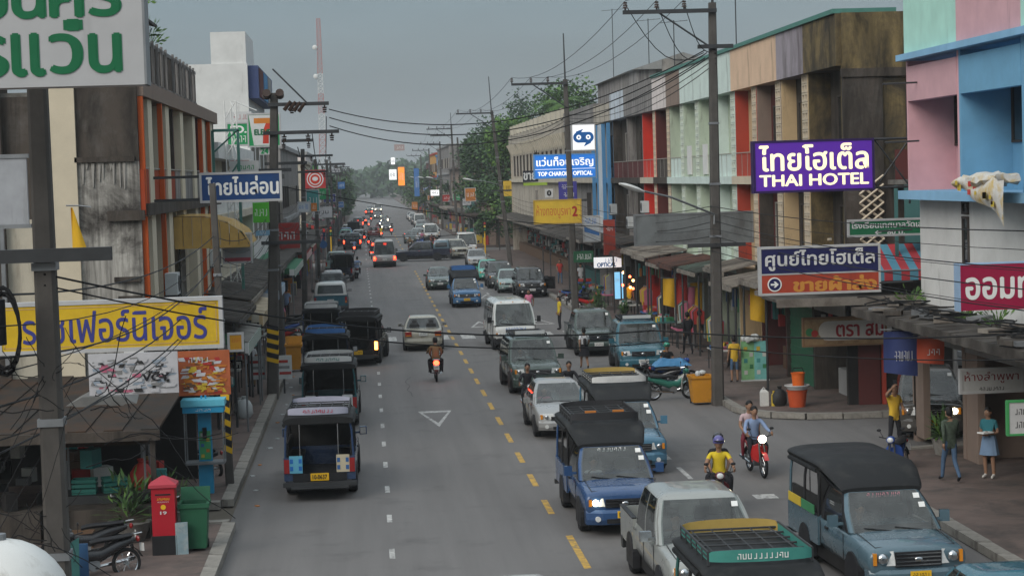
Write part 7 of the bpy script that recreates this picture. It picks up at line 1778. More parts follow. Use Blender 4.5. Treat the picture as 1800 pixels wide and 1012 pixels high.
    if bag == 'shoulder': q = MB(); q.tube([(.17,.0,1.35),(.22,-.03,1.1),(.24,0,.95)],.01,4); q.cbox(.25,0,.86,.07,.22,.2); q.build('shoulder_bag', PAL[9], t)
    if top2:
        for k_ in range(9):     # checks of the shirt
            MB().tube([(-.155+.0385*k_,.13 if False else -.118+abs(k_-4)*.012,.98),(-.155+.0385*k_,-.124+abs(k_-4)*.012,1.31)],.006,4).build('shirt_stripe', top2, t)
    return t
YS = mat('yellow shirt', (.62,.46,.03), .8, var=.1); YS2 = mat('golden shirt', (.6,.38,.04), .8, var=.1); WS = mat('white shirt', (.55,.56,.58), .8, var=.06); BLK = mat('black cloth', (.02,.02,.024), .85, var=.2); JEAN = mat('blue jeans', (.07,.12,.2), .85, var=.2)
PK = mat('pink shirt', (.55,.17,.27), .8, var=.1); TEALS = mat('teal shirt', (.03,.15,.18), .8, var=.1); PLAID = mat('dark plaid shirt', (.06,.08,.06), .85, var=.5, scale=14); BRN = mat('brown cloth', (.10,.065,.04), .85, var=.2); BLUS = mat('light blue shirt', (.2,.27,.42), .8, var=.1); DENS = mat('denim skirt', (.16,.24,.36), .85, var=.15); KHA = mat('khaki brown shirt', (.19,.12,.06), .85, var=.15)
WSH = plain('pale shoes', (.5,.48,.45)); MAR = mat('maroon cloth', (.13,.02,.03), .85, var=.2)
person('woman in a yellow shirt and black trousers standing in the crossing', 9.0, 92.2, PI*.55, 'stand', YS, BLK, h=1.58, hair='short')
person('woman in a pink shirt on the crossing beside the white minibus', 8.13, 99.0, PI*.9, 'walk', PK, BLK, h=1.55, hair='long')
person('schoolgirl in white blouse and dark skirt with a black backpack, walking away', 8.04, 73.2, 0.1, 'walk', WS, SKIN, h=1.52, hair='bun', skirt=(BLK,.52), legs='bare', bag='backpack')
person('person in yellow shirt and black trousers shading their eyes at the street corner', 13.13, 48.4, PI+.4, 'wave', YS2, BLK, h=1.62, z=PZ)
person('man in a dark plaid shirt and jeans walking on the near right pavement', 12.93, 43.0, PI*.05, 'walk', PLAID, JEAN, h=1.68, sleeve='long', z=PZ)
person('woman in teal top and denim skirt carrying papers on the near right pavement', 14.17-.25, 43.3, PI*.75, 'carry', TEALS, SKIN, h=1.6, legs='bare', skirt=(DENS,.55), hair='bun', shoes=WSH, z=PZ)
o = MB().cbox(13.78,43.12,1.22,.30,.22,.03,0,.4).build('paper_stack', WHITEL); tag(o,'stack of white papers held by the woman in the denim skirt','papers')
person('person in a golden shirt and denim shorts standing by the green folding boards', 12.24, 65.2, .15, 'stand', YS2, JEAN, h=1.55, legs='bare', z=PZ)
person('person in a yellow shirt far along the right pavement', 13.3, 99.4, PI, 'stand', YS, BLK, h=1.58, z=PZ)
person('man in dark clothes walking past the shop stalls on the right', 12.39, 75.7, .2, 'walk', BLK, BLK, h=1.66, sleeve='long', z=PZ)
person('man in a brown jacket browsing the shop stalls on the right', 13.0, 76.6, -PI/2, 'stand', KHA, BRN, h=1.64, sleeve='long', z=PZ)
person('person in a white shirt under the right canopy beyond the optician', 13.2, 121, PI, 'stand', WS, BLK, z=PZ)
person('person in red walking under the right canopy near the parked jeep', 12.6, 128, PI, 'walk', mat('red shirt',(.42,.04,.03),.8), JEAN, z=PZ)
person('person in pale clothes on the left pavement by the concrete poles', -4.2, 69.5, .2, 'stand', WS, KHA, z=PZ)
person('person in a blue shirt far along the left pavement', -4.3, 104, 0, 'walk', BLUS, BLK, z=PZ)
person('person in a pink shirt far along the left pavement', -4.1, 92, PI, 'stand', PK, JEAN, z=PZ)
# two people seated in the back of the grey blue songthaew
gs = bpy.data.objects['songthaew.010']
person('passenger in a white shirt seated in the grey blue songthaew', *((gs.matrix_basis @ Vector((.52,-1.0,.0))).xy), gs.rotation_euler.z+PI/2, 'sit', WS, JEAN, h=1.55, z=.12)
person('passenger in an orange shirt seated in the grey blue songthaew', *((gs.matrix_basis @ Vector((.52,-1.55,.0))).xy), gs.rotation_euler.z+PI/2, 'sit', PAL[1], JEAN, h=1.5, z=.12)

# drivers behind the windscreens
for key, lab, z, dy in (('songthaew.008','driver in a white shirt in the strong blue songthaew',-.20,.22),('songthaew.010','driver in a dark shirt in the grey blue songthaew',-.20,.22),('songthaew.007','driver in a blue shirt in the pale blue songthaew',-.20,.22),('songthaew.006','driver in a brown shirt in the bright sky blue songthaew',-.2,.22),
        ('sedan.003','driver in a pink shirt in the silver saloon of the queue',-.30,-.1),('suv','driver in a white shirt in the dark green jeep',-.14,.2),('van.001','driver in a pale shirt in the white minibus',-.02,1.2),('sedan.001','driver in a dark shirt in the champagne saloon',-.30,-.1),('songthaew.003','driver in a dark shirt in the black songthaew pulling out',-.2,.22),('pickup_truck.004','driver in a grey shirt in the silver sage pickup',-.15,.25),('sedan.002','driver in a blue shirt in the dark green saloon',-.3,-.1)):
    v = bpy.data.objects.get(key)
    if v is None: continue
    p = v.matrix_basis @ Vector((.36,dy,0)); c_ = {'white':WS,'pale':WS,'dark':BLK,'blue':BLUS,'brown':KHA,'pink':PK,'grey':BRN}[[w_ for w_ in lab.split() if w_ in ('white','pale','dark','blue','brown','pink','grey')][0]]
    person(lab, p.x, p.y, v.rotation_euler.z, 'sit', c_, BLK, h=1.6, group='drivers', z=z)
# ------------------------------------------------------------------ motorcycles
def motorcycle(label, x, y, rz, col, lit=False, back=False, lean=0.0, group='motorcycles', seat=BLACK, shield=None, stand=False, steer=0.0, basket=False):
    t = thing('motorcycle', label, 'motorcycle', (x,y,0), rz, group)
    if lean: t.rotation_euler = (0, lean, rz); t.rotation_mode = 'XYZ'
    key = 'moto'
    if key not in _TX:
        n = 20; b = MB(); r0, w = .255, .038
        b.loft([[( (w*math.cos(a)), (r0+w*math.sin(a))*math.cos(2*PI*k/n), (r0+w*math.sin(a))*math.sin(2*PI*k/n)) for k in range(n)] for a in [2*PI*j/8 for j in range(9)]],0,True,False)
        c = MB(); c.loft([[(xx, rr_*math.cos(2*PI*k/n), rr_*math.sin(2*PI*k/n)) for k in range(n)] for (rr_, xx) in ((.225,-.02),(.21,-.012),(.21,.012),(.225,.02))],0,True,False); c.cyl((-.05,0,0),(.05,0,0),.045,n=10)
        for k in range(14): a = 2*PI*k/14; c.tube([(.03*(1 if k%2 else -1),.04*math.cos(a),.04*math.sin(a)),(0,.215*math.cos(a+.2),.215*math.sin(a+.2))],.004,4)
        _TX[key] = (b.mesh('tyre', TYRE), c.mesh('rim', CHROME))
    tm, rm = _TX[key]
    for y_ in (.62,-.60):
        o = link('wheel', None, t, (0,y_,.293)); link('tyre', tm, o); link('rim', rm, o)
    for sg in (-1,1): MB().tube([(sg*.065,.62,.293),(sg*.065,.50,.66),(sg*.05,.42,.86)],.022,6).build('fork', DARKSTEEL, t)
    b = MB(); b.loft([[(math.cos(a)*.055, .62+.33*math.sin(q)*1.0, .293+.33*math.cos(q)+math.sin(a)*.0) for a in (0,PI*.5,PI)] for q in [math.radians(d) for d in (-55,-30,0,30,60)]],0,True,False,False); b.build('front_fender', col, t)
    MB().loft([[(math.cos(a)*w_, y_, z_+math.sin(a)*h_) for a in [2*PI*k/10 for k in range(10)]] for (y_,z_,w_,h_) in ((.36,.62,.06,.12),(.2,.50,.10,.12),(-.1,.50,.11,.13),(-.4,.62,.11,.12),(-.78,.72,.06,.06))],0,True,True).build('body', col, t)
    sh = MB(); 
    for sg in (-1,1): sh.loft([[(sg*(.05+.15*u), .40-.10*u, z_) , (sg*(.05+.15*u)+sg*.012, .36-.10*u, z_)] for u, z_ in ((.0,.80),(.75,.74),(1,.55),(.85,.36))],0,True,False,False); sh.add([(sg*.02,.43,.84),(sg*.19,.31,.70),(sg*.19,.27,.42),(sg*.05,.36,.34)],[(0,1,2,3),(3,2,1,0)])
    sh.build('leg_shield', shield or col, t)
    MB().loft([[(math.cos(a)*w_, y_, z_+math.sin(a)*.05) for a in [2*PI*k/10 for k in range(10)]] for (y_,z_,w_) in ((.1,.74,.07),(-.05,.77,.12),(-.4,.78,.13),(-.72,.80,.10))],0,True,True).build('seat', seat, t)
    MB().cyl((-.07,.05,.34),(.1,.05,.34),.12,n=12).cyl((0,.05,.4),(0,-.1,.46),.08,n=8).build('engine', STEEL, t)
    MB().tube([(.13,.05,.27),(.14,-.3,.30),(.15,-.85,.36)],[.025,.035,.045],8).build('exhaust', CHROME, t)
    MB().tube([(-.31,.32,.99),(-.14,.40,.95),(0,.42,.93),(.14,.40,.95),(.31,.32,.99)],.014,6).build('handlebar', BLACK, t)
    for sg in (-1,1): MB().tube([(sg*.2,.37,.97),(sg*.26,.38,1.12)],.007,4).sphere((sg*.28,.385,1.15),(.055,.015,.035),8,5).build('mirror', BLACK, t)
    hl = MB().loft([[(math.cos(a)*w_, y_, .92+math.sin(a)*h_) for a in [2*PI*k/12 for k in range(12)]] for (y_,w_,h_) in ((.40,.09,.08),(.50,.11,.09),(.55,.09,.075))],0,True,True).build('headlamp_cowl', col, t)
    MB().sphere((0,.55,.92),(.10,.05,.095) if lit else (.075,.035,.065),12,6).build('headlamp', LAMPON if lit else LAMP, hl)
    MB().sphere((0,-.86,.72),(.11,.05,.09) if back else (.075,.04,.06),10,6).build('tail_light', TAILON if back else TAIL, t)
    MB().tube([(-.1,-.75,.82),(-.12,-.9,.84),(.12,-.9,.84),(.1,-.75,.82)],.012,5).build('grab_rail', CHROME, t)
    b = MB(); b.loft([[(math.cos(a)*.06, -.60+.33*math.sin(q), .293+.33*math.cos(q)) for a in (0,PI*.5,PI)] for q in [math.radians(d) for d in (-75,-50,-20,10,30)]],0,True,False,False); b.build('rear_fender', BLACK, t)
    plate(t,0,-.93,.56,PLATEW,-1,.2,.15)
    for sg in (-1,1): MB().cyl((sg*.02,.02,.28),(sg*.2,.02,.28),.015,n=6).build('foot_peg', BLACK, t)
    if basket: 
        b = MB()
        for k in range(6): z_ = .78+.04*k; b.tube([(-.15,.50,z_),(.15,.50,z_),(.15,.74,z_),(-.15,.74,z_),(-.15,.50,z_)],.006,4)
        b.build('basket', STEEL, t)
    return t
def rider(label, mo, top, bottom, helmet=None, kind='ride', dy=-.22, h=1.62, sleeve='short', hair='short', group='motorcycle riders', z=.0):
    p = mo.matrix_basis @ Vector((0,dy,0)); return person(label, p.x, p.y, mo.rotation_euler.z, kind, top, bottom, h=h, sleeve=sleeve, helmet=helmet, hair=hair, group=group, z=z)
M_RED = paint('motorcycle red', (.42,.02,.02)); M_MAR = paint('motorcycle maroon', (.12,.015,.02)); M_BLU = paint('motorcycle blue', (.03,.08,.3)); M_BLK = paint('motorcycle black', (.02,.02,.022)); M_GRN = paint('motorcycle green', (.03,.16,.12)); HELB = paint('violet helmet', (.10,.09,.26)); HELK = paint('black helmet', (.02,.02,.022)); HELG = paint('green helmet', (.02,.25,.16))
m = motorcycle('maroon motorcycle in front of the silver sage pickup, ridden towards the viewer', 7.3, 40.9, PI-.15, M_MAR)
rider('rider in a yellow shirt and violet helmet on the maroon motorcycle', m, YS, BLK, HELB, dy=-.18, h=1.7); rider('pillion passenger in a black helmet behind the yellow-shirted rider', m, BLK, BLK, HELK, 'pillion', -.58, 1.66, z=.05)
m = motorcycle('red motorcycle with a lit headlamp carrying two people', 9.15, 46.2, PI+.08, M_RED, lit=True)
rider('man in a light blue shirt riding the red motorcycle', m, BLUS, BLK, h=1.68, sleeve='long'); rider('passenger in a pinkish shirt behind the man on the red motorcycle', m, mat('pale pink shirt',(.45,.33,.34),.8), MAR, None, 'pillion', -.64, 1.7, z=.07)
m = motorcycle('motorcycle with a lit red tail lamp in the middle of the road', 2.36, 71.0, 0, M_BLK, back=True)
rider('rider in a brown jacket on the motorcycle in the middle of the road', m, KHA, BLK, dy=-.1, sleeve='long'); rider('pillion rider in brown on the motorcycle in the middle of the road', m, KHA, BLK, None, 'pillion', -.5, 1.6, sleeve='long', z=.05)
m = motorcycle('dark motorcycle keeping left in the left lane ahead', -.72, 148, 0, M_BLK); rider('rider in a pale blue shirt keeping left in the lane ahead', m, BLUS, BLK, h=1.7)
m = motorcycle('motorcycle with red lamp lit just left of the braking van', .45, 183, 0, M_BLK, back=True); rider('rider just left of the braking van', m, BLK, BLK)
m = motorcycle('motorcycle just ahead of the silver saloon, left', 4.8, 59.7, PI, M_BLK); rider('dark-haired rider left of two behind the silver saloon', m, BLK, BLK, sleeve='long')
m = motorcycle('motorcycle just ahead of the silver saloon, right', 6.1, 59.9, PI, M_BLK); rider('dark-haired rider right of two behind the silver saloon', m, BLK, BLK, sleeve='long')
m = motorcycle('motorcycle far off with a lit red lamp, left lane', .3, 214, 0, M_BLK, back=True); rider('rider far off in the left lane with red lamp', m, BLK, BLK)
m = motorcycle('motorcycle far off with a lit red lamp, centre of the road', 1.6, 268, 0, M_BLK, back=True); rider('rider far off in the centre of the road', m, MAR, BLK)
m = motorcycle('motorcycle far off with a lit red lamp, right of centre', 3.4, 262, 0, M_RED, back=True); rider('rider far off right of centre', m, BLK, BLK)
m = motorcycle('motorcycle far off coming on with its headlamp lit', 2.2, 292, PI, M_BLK, lit=True); rider('rider far off coming on with headlamp lit', m, BLUS, BLK)
m = motorcycle('motorcycle far off coming on beside the parked white van', 5.6, 212, PI, M_BLU); rider('rider far off coming on beside the parked white van', m, WS, BLK)
m = motorcycle('motorcycle far off heading over to the right side', 6.9, 205, PI+.5, M_RED); rider('rider far off heading over to the right side', m, MAR, BLK)
FR = 'motorcycles far down the street'
for i, (lb, x, y, bk, lt, m_, tp) in enumerate((('far left lane motorcycle with a red lamp by the left cross street', -1.2, 196, 1, 0, M_BLK, BLUS),('far motorcycle with a red lamp beyond the dark truck', -.2, 232, 1, 0, M_RED, BLK),('far motorcycle with a red lamp in mid road by the pale green building', 1.9, 246, 1, 0, M_BLK, YS),('far motorcycle with a red lamp past the brown gabled shop', .5, 300, 1, 0, M_BLK, WS),('far motorcycle with a red lamp left of the far oncoming cars', 1.0, 345, 1, 0, M_BLU, BLK),
      ('far motorcycle coming on with a lit lamp by the grey hall', 2.7, 300, 0, 1, M_BLK, BLK),('far motorcycle coming on with a lit lamp by the blue narrow shop', 3.6, 318, 0, 1, M_RED, WS),('far motorcycle coming on with a lit lamp by the lit orange shop', 2.9, 352, 0, 1, M_BLK, BLUS),('far unlit motorcycle beside the parked white van', 6.2, 218, 0, 0, M_BLU, PK),('far unlit motorcycle crossing past the junction', 4.4, 198, 0, 0, M_BLK, KHA))):
    m = motorcycle(lb, x, y, PI if (lt or x > 4) else 0, m_, lit=bool(lt), back=bool(bk), group=FR); rider('rider, '+lb.replace('motorcycle ','bike '), m, tp, BLK, group='riders far down the street')
# parked
PM = 'parked motorcycles'
motorcycle('white and green motorcycle parked broadside by the orange bin', 9.6, 62.2, -PI/2+.12, M_GRN, group=PM, shield=P_WHITE, lean=.10)
motorcycle('orange-striped dark motorcycle parked behind the white and green one', 9.55, 64.6, PI/2-.2, M_BLK, group=PM, lean=-.08)
m = motorcycle('motorcycle with blue sheeting behind the parked pair', 10.2, 65.6, -PI/2+.25, M_BLU, group=PM, lean=.08)
t = thing('tarpaulin','crumpled blue plastic sheet draped over the parked motorcycles','tarpaulin',(10.05,64.9,.80)); b = MB(); rr = random.Random(5); n = 9; v = []
for j in range(n+1):
    for i in range(n+1):
        u, w = i/n-.5, j/n-.5; e = max(abs(u),abs(w)); v.append((u*1.25, w*.8, .25-.85*max(0,e-.28)**1.2*1.6+rr.uniform(-.03,.03)))
b.add(v,[(j*(n+1)+i,j*(n+1)+i+1,(j+1)*(n+1)+i+1,(j+1)*(n+1)+i) for j in range(n) for i in range(n)],0,False); b.build('sheet', mat('blue plastic sheet',(.06,.2,.38),.4,var=.15), t)
person('person in a green cap crouched behind the blue sheet', 10.2, 66.9, PI, 'sit', BLK, BLK, helmet=HELG, z=-.15)
motorcycle('dark motorcycle parked by the red post box', -4.9, 41.0, PI/2+.2, M_BLK, group=PM, lean=.1); motorcycle('dark motorcycle parked behind the phone booth', -4.6, 48.5, PI/2, M_BLK, group=PM, lean=.1)
motorcycle('motorcycle parked by the near right kerb behind the grey blue songthaew', 12.35, 45.1, PI-.5, M_BLU, group=PM, lean=.1)
for i,(y,c) in enumerate(((88.0,M_RED),(92,M_BLU),(97,M_BLK))):
    motorcycle(['red','blue','black'][i]+' motorcycle parked at the left kerb among the awnings', -4.0, y, PI/2, c, group=PM, lean=.1)
for i,(y,c) in enumerate(((104,M_RED),(107,M_BLK),(110.5,M_BLU))):
    motorcycle(['red','black','blue'][i]+' motorcycle parked at the right kerb by the optician', 11.7, y, -PI/2, c, group=PM, lean=.1)
# ------------------------------------------------------------------ street furniture and goods
POSTR = mat('post box red', (.36,.014,.025), .45, var=.08, streak=((.15,.02,.02),.2))
t = thing('post_box','tall red pillar post box with a pyramid cap on a black base','post box',(-4.11,38.5,PZ))
MB().box(-.24,-.22,0,.24,.22,.38).build('base', BLACK, t); MB().box(-.225,-.205,.38,.225,.205,1.32).build('body', POSTR, t)
MB().loft([[(-.27,-.25,1.32),(.27,-.25,1.32),(.27,.25,1.32),(-.27,.25,1.32)],[(-.27,-.25,1.38),(.27,-.25,1.38),(.27,.25,1.38),(-.27,.25,1.38)],[(-.03,-.03,1.53),(.03,-.03,1.53),(.03,.03,1.53),(-.03,.03,1.53)]],0,False,True).build('cap', plain('post cap red',(.42,.05,.07)), t)
MB().box(-.15,-.212,1.17,.15,-.204,1.2).build('slot', INK, t); letter(t,'~6',PLATEY,0,-.212,1.10,.26,.05); letter(t,'~6',WH,0,-.212,1.04,.22,.03); MB().cyl((0,-.206,.94),(0,-.213,.94),.05,n=14).build('emblem', PLATEY, t); letter(t,'19',WH,0,-.213,.83,.12,.06)
def bin_(label, x, y, m, lidm, z=PZ, h=.95, w=.55, rubbish=True, rz=0.0, group='wheelie and litter bins', lidopen=False, wheels=True):
    t = thing('litter_bin', label, 'bin', (x,y,z), rz, group)
    a, c = w*.40, w*.5; MB().loft([[(-a,-a,.06),(a,-a,.06),(a,a,.06),(-a,a,.06)],[(-c,-c,h),(c,-c,h),(c,c,h),(-c,c,h)],[(-c+.03,-c+.03,h),(c-.03,-c+.03,h),(c-.03,c-.03,h),(-c+.03,c-.03,h)],[(-c+.04,-c+.04,h-.25),(c-.04,-c+.04,h-.25),(c-.04,c-.04,h-.25),(-c+.04,c-.04,h-.25)]],0,False,True).build('tub', m, t)
    MB().box(-c-.03,-c-.03,h-.08,c+.03,-c+.0-.002,h).box(-c-.03,c+.002,h-.08,c+.03,c+.03,h).box(-c-.03,-c,h-.08,-c-.002,c,h).box(c+.002,-c,h-.08,c+.03,c,h).build('rim', m, t)
    if lidm: MB().cbox(0,c+.05,h+.06,w*1.05,.05,w*.7,0,0,-.35).build('lid', lidm, t)
    if wheels:
        for s_ in (-1,1): MB().cyl((s_*a-.02,a,.09),(s_*a+.02,a,.09),.09,n=10).build('wheel', BLACK, t)
    if rubbish:
        rr = random.Random(int(x*10+y)); b = MB()
        for k in range(4): b.sphere((rr.uniform(-.1,.1),rr.uniform(-.1,.1),h-.04+.04*k),(rr.uniform(.08,.16),rr.uniform(.08,.15),rr.uniform(.07,.12)),7,5,0)
        b.build('rubbish_bag', ST_W, t)
    return t
GBIN = plain('dark green bin plastic',(.02,.095,.05)); OBIN = plain('orange bin plastic',(.50,.22,.02),var=.1,stain=((.2,.1,.03),.3,2))
bin_('dark green wheelie bin beside the red post box', -3.55, 38.75, GBIN, GBIN, rubbish=False)
bin_('orange yellow wheelie bin on the left pavement by the transformer pole', -2.95, 76.5, OBIN, OBIN, z=.02, w=.62, h=1.05, rubbish=False)
bin_('orange bin heaped with white bags, left of the tallest right pole', 10.3, 60.7, OBIN, None, z=.02, w=.68, h=.9)
o = MB().box(-.12,-.04,0,.12,.04,.62).build('poster_board', plain('pale grey blue board',(.22,.3,.33),var=.3,stain=((.4,.4,.38),.4,4)), None, (-3.78,38.33,PZ), .1); tag(o,'small printed board leaning between the red post box and the green bin','board')
# telephone booth
PHB = mat('phone booth blue',(.035,.29,.50),.45,var=.1); PHL = mat('phone booth light blue',(.12,.45,.58),.45,var=.1)
t = thing('phone_booth','light blue open telephone booth with clear side panels on the left kerb','phone booth',(-3.9,45.9,PZ))
MB().box(-.22,-.12,0,.22,.12,.86).build('pedestal', PHB, t); MB().box(-.60,-.35,.84,.60,.35,.9).build('shelf', STEEL, t)
b = MB()
for x in (-.58,.58):
    for y in (-.33,.33): b.box(x-.018,y-.018,.9,x+.018,y+.018,2.3)
b.build('frame_post', STEEL, t)
CLEAR = mat('scratched clear panel',(.20,.21,.2),.15,var=.2,spec=.7)
MB().box(-.60,-.3,1.75,-.59,.3,2.25).box(.59,-.3,1.75,.6,.3,2.25).build('side_pane', CLEAR, t)
MB().box(-.2,.0,.9,.2,.26,2.3).build('telephone_panel', PHB, t); MB().box(-.17,-.012,.95,.17,-.001,1.75).build('green_poster', plain('poster green',(.06,.3,.12)), t)
for k in range(5): MB().cbox(-.08+.16*(k%2),-.018,1.05+.15*k,.1,.008,.09).build('poster_picture', [PAL[2],PAL[1],PAL[4],PAL[2],PAL[5]][k], t)
MB().box(-.06,-.12,1.55,.06,-.0,1.85).build('telephone', BLACK, t)
MB().box(-.62,-.38,2.30,.62,.38,2.48).build('canopy', PHB, t); letter(t,'~4',WH,0,-.385,2.38,.5,.07)
MB().box(-.66,-.42,2.482,.66,.42,2.66).build('roof', PHL, t); b = MB(); b.tube([(-.07,0,2.66),(-.02,0,3.05),(-.1,0,3.4)],.03,6); b.tube([(.07,0,2.66),(.02,0,3.05),(.1,0,3.4)],.03,6); b.build('roof_fin', PHB, t)
t.scale = (.76,.75,.83)
# low kerb-side boards by the transformer pole
for (lb, x, y, m) in (('white and red notice board leaning left of the transformer pole',-3.85,67.2,ST_W),('white and red notice board leaning right of the transformer pole',-2.95,67.1,ST_W)):
    t = thing('notice_board', lb, 'notice board', (x,y,PZ+.9), .0, 'boards at the transformer pole'); MB().box(-.28,-.02,-.4,.28,.02,.4).build('panel', m, t)
    for k in range(3): MB().cbox(-.05+.05*k,-.026,.2-.2*k,.4,.006,.09).build('printed_band', PAL[0] if k != 1 else PAL[8], t)
    MB().box(-.03,.02,-.9,.03,.06,.4).build('stake', DARKSTEEL, t)
# green folding display boards with cups, by the side street corner
LGREEN = plain('light green poster',(.22,.45,.22),var=.3); AQG = plain('aqua poster',(.16,.42,.40),var=.3)
for (lb, dx, m, rz) in (('light green upright display board by the person in golden shirt',12.75,LGREEN,.15),('aqua green upright display board next to the light green one',13.2,AQG,-.12)):
    t = thing('display_board', lb, 'display board', (dx,65.4,PZ), rz, 'display boards'); MB().box(-.24,-.03,.05,.24,.03,1.35).build('panel', m, t); MB().box(-.26,-.034,0,.26,.034,.05).build('foot', ST_W, t)
    for k in range(5): MB().cbox(-.1+.2*(k%2),-.036,.3+.2*k,.12,.008,.14).build('printed_picture', [PAL[5],PAL[3],PAL[10],PAL[5],PAL[2]][k], t)
t = thing('plastic_bags','bundle of white and clear bags on top of the display boards','bags',(12.95,65.35,PZ+1.38)); b = MB(); rr = random.Random(8)
for k in range(9): b.sphere((rr.uniform(-.4,.4),rr.uniform(-.05,.05),rr.uniform(0,.16)),(rr.uniform(.08,.15),.08,rr.uniform(.07,.13)),7,5)
b.build('bag', ST_W, t)
# bucket, basin, jerrycan at the corner kerb
BUCK = plain('orange red bucket',(.50,.08,.025)); 
def tub(label, x, y, r0, r1, h, m, z=PZ, name='bucket', cat='bucket'):
    t = thing(name, label, cat, (x,y,z)); n = 18
    MB().loft([[(math.cos(2*PI*k/n)*rr_, math.sin(2*PI*k/n)*rr_, zz) for k in range(n)] for (rr_, zz) in ((r0,0),(r1,h),(r1+.02,h),(r1+.02,h-.03),(r1-.015,h-.03),(r0,.03))],0,True,True).build('shell', m, t); return t
tub('orange red bucket on the corner pavement under a white basin', 12.75, 57.9, .24,.30,.50,BUCK)
tub('white basin set on the orange red bucket', 12.75,57.9,.28,.36,.14,ST_W,PZ+.52,'basin','basin')
t = tub('bright orange watering bucket standing in the white basin', 12.8,57.95,.17,.2,.42,plain('bright orange plastic',(.65,.13,.02)),PZ+.60)
b = MB(); b.tube([(-.19,0,.4),(-.12,0,.56),(.12,0,.56),(.19,0,.4)],.015,5); b.build('handle', BLACK, t)
t = thing('jerrycan','white plastic jerrycan by the corner kerb','jerrycan',(11.85,58.4,PZ)); MB().loft([[(-.12,-.09,z),(.12,-.09,z),(.12,.09,z),(-.12,.09,z)] for z in (0,.42)]+[[(-.08,-.05,.5),(.04,-.05,.5),(.04,.05,.5),(-.08,.05,.5)]],0,False,True).build('body', WHITEP, t); MB().cyl((.06,0,.47),(.06,0,.54),.03,n=8).build('cap', BLACK, t); MB().tube([(-.08,0,.48),(-.02,0,.56),(.05,0,.5)],.014,5).build('handle', WHITEP, t)
t = thing('yellow_bottle','yellow plastic bottle next to the jerrycan','bottle',(12.12,58.3,PZ)); MB().cyl((0,0,0),(0,0,.36),.08,.07,n=10).cyl((0,0,.36),(0,0,.46),.03,n=8).build('body', PAL[2], t)
t = thing('water_cooler','grey ringed water cooler jar on the dark pickup roof','water jar',(16.2,52.4,1.79)); b = MB(); n = 16
b.loft([[(math.cos(2*PI*k/n)*r_, math.sin(2*PI*k/n)*r_, z) for k in range(n)] for r_, z in ((.17,0),(.2,.05),(.2,.18),(.17,.21),(.2,.24),(.2,.38),(.17,.41),(.19,.44),(.15,.56),(.05,.62))],0,True,True); b.build('jar', STEEL, t)
# planter by the optician pole, potted plants
def potted(label, x, y, h, r_, seed, z=PZ, pot=CONC, group='potted plants', red=False):
    rr = random.Random(seed); t = thing('potted_plant', label, 'plant', (x,y,z), 0, group); n = 14
    MB().loft([[(math.cos(2*PI*k/n)*q, math.sin(2*PI*k/n)*q, zz) for k in range(n)] for q, zz in ((r_*.6,0),(r_*.9,.35),(r_*.95,.4),(r_*.8,.4),(r_*.75,.34))],0,True,True).build('pot', pot, t); b = MB()
    for k in range(150):
        d = Vector((rr.gauss(0,1),rr.gauss(0,1),abs(rr.gauss(0,1)))).normalized(); p = Vector((0,0,.4)) + Vector((d.x*r_*1.3,d.y*r_*1.3,d.z*h))*rr.uniform(.3,1); u = (d+Vector((rr.uniform(-.5,.5),rr.uniform(-.5,.5),rr.uniform(-.3,.3)))).normalized()*.16; w = u.cross(Vector((0,0,1))).normalized()*.035
        b.add([p-u,p+w,p+u,p-w],[(0,1,2,3)],rr.choice((1,2,1,0)))
    b.build('foliage', LEAF, t); return t
potted('round concrete planter with a spiky plant by the optician pole', 11.35,97.2,.9,.5,1); potted('potted shrub on the dark stall table, left', -4.35,41.2,.9,.45,2); potted('bushy potted shrub left of the red post box', -5.0,40.0,1.2,.5,3); potted('potted plant by the corner of the near right pavement', 14.0,47.2,.8,.3,4)
for i in range(4): potted(['first','second','third','fourth'][i]+' potted plant along the right shop fronts, counting away from the viewer', 12.0+.2*(i%2), 84+i*9, .8, .3, 20+i)
# small plants growing on the near corner roofs and canopy
for i,(x,y,z) in enumerate(((14.2,50.6,3.66),(14.1,45.2,3.66),(14.0,42.8,3.66),(-5.4,50.4,11.9),(-5.45,51.6,11.2),(-5.5,53.0,11.1))):
    rr = random.Random(60+i); b = MB()
    for k in range(60):
        d = Vector((rr.gauss(0,1),rr.gauss(0,1),abs(rr.gauss(0,1.2)))).normalized()*rr.uniform(.1,.5); u = d.normalized()*.09; w = u.cross(Vector((1,.3,.2))).normalized()*.03; p = d; b.add([p-u,p+w,p+u,p-w],[(0,1,2,3)],rr.choice((1,2)))
    for k in range(5): b.tube([(0,0,0),(rr.uniform(-.2,.2),rr.uniform(-.2,.2),rr.uniform(.2,.45))],.006,4,0)
    o = b.build('weed_plant', LEAF, None, (x,y,z)); tag(o, ['weed growing on the near canopy at the pink corner','weed growing on the near canopy below the crimson sign','weed growing on the near canopy farthest right','shrub sprouting from the left roof hut','shrub sprouting at the end of the left slatted fence','green creeper on the left slatted roof fence'][i], 'plant', 'wild plants on roofs')
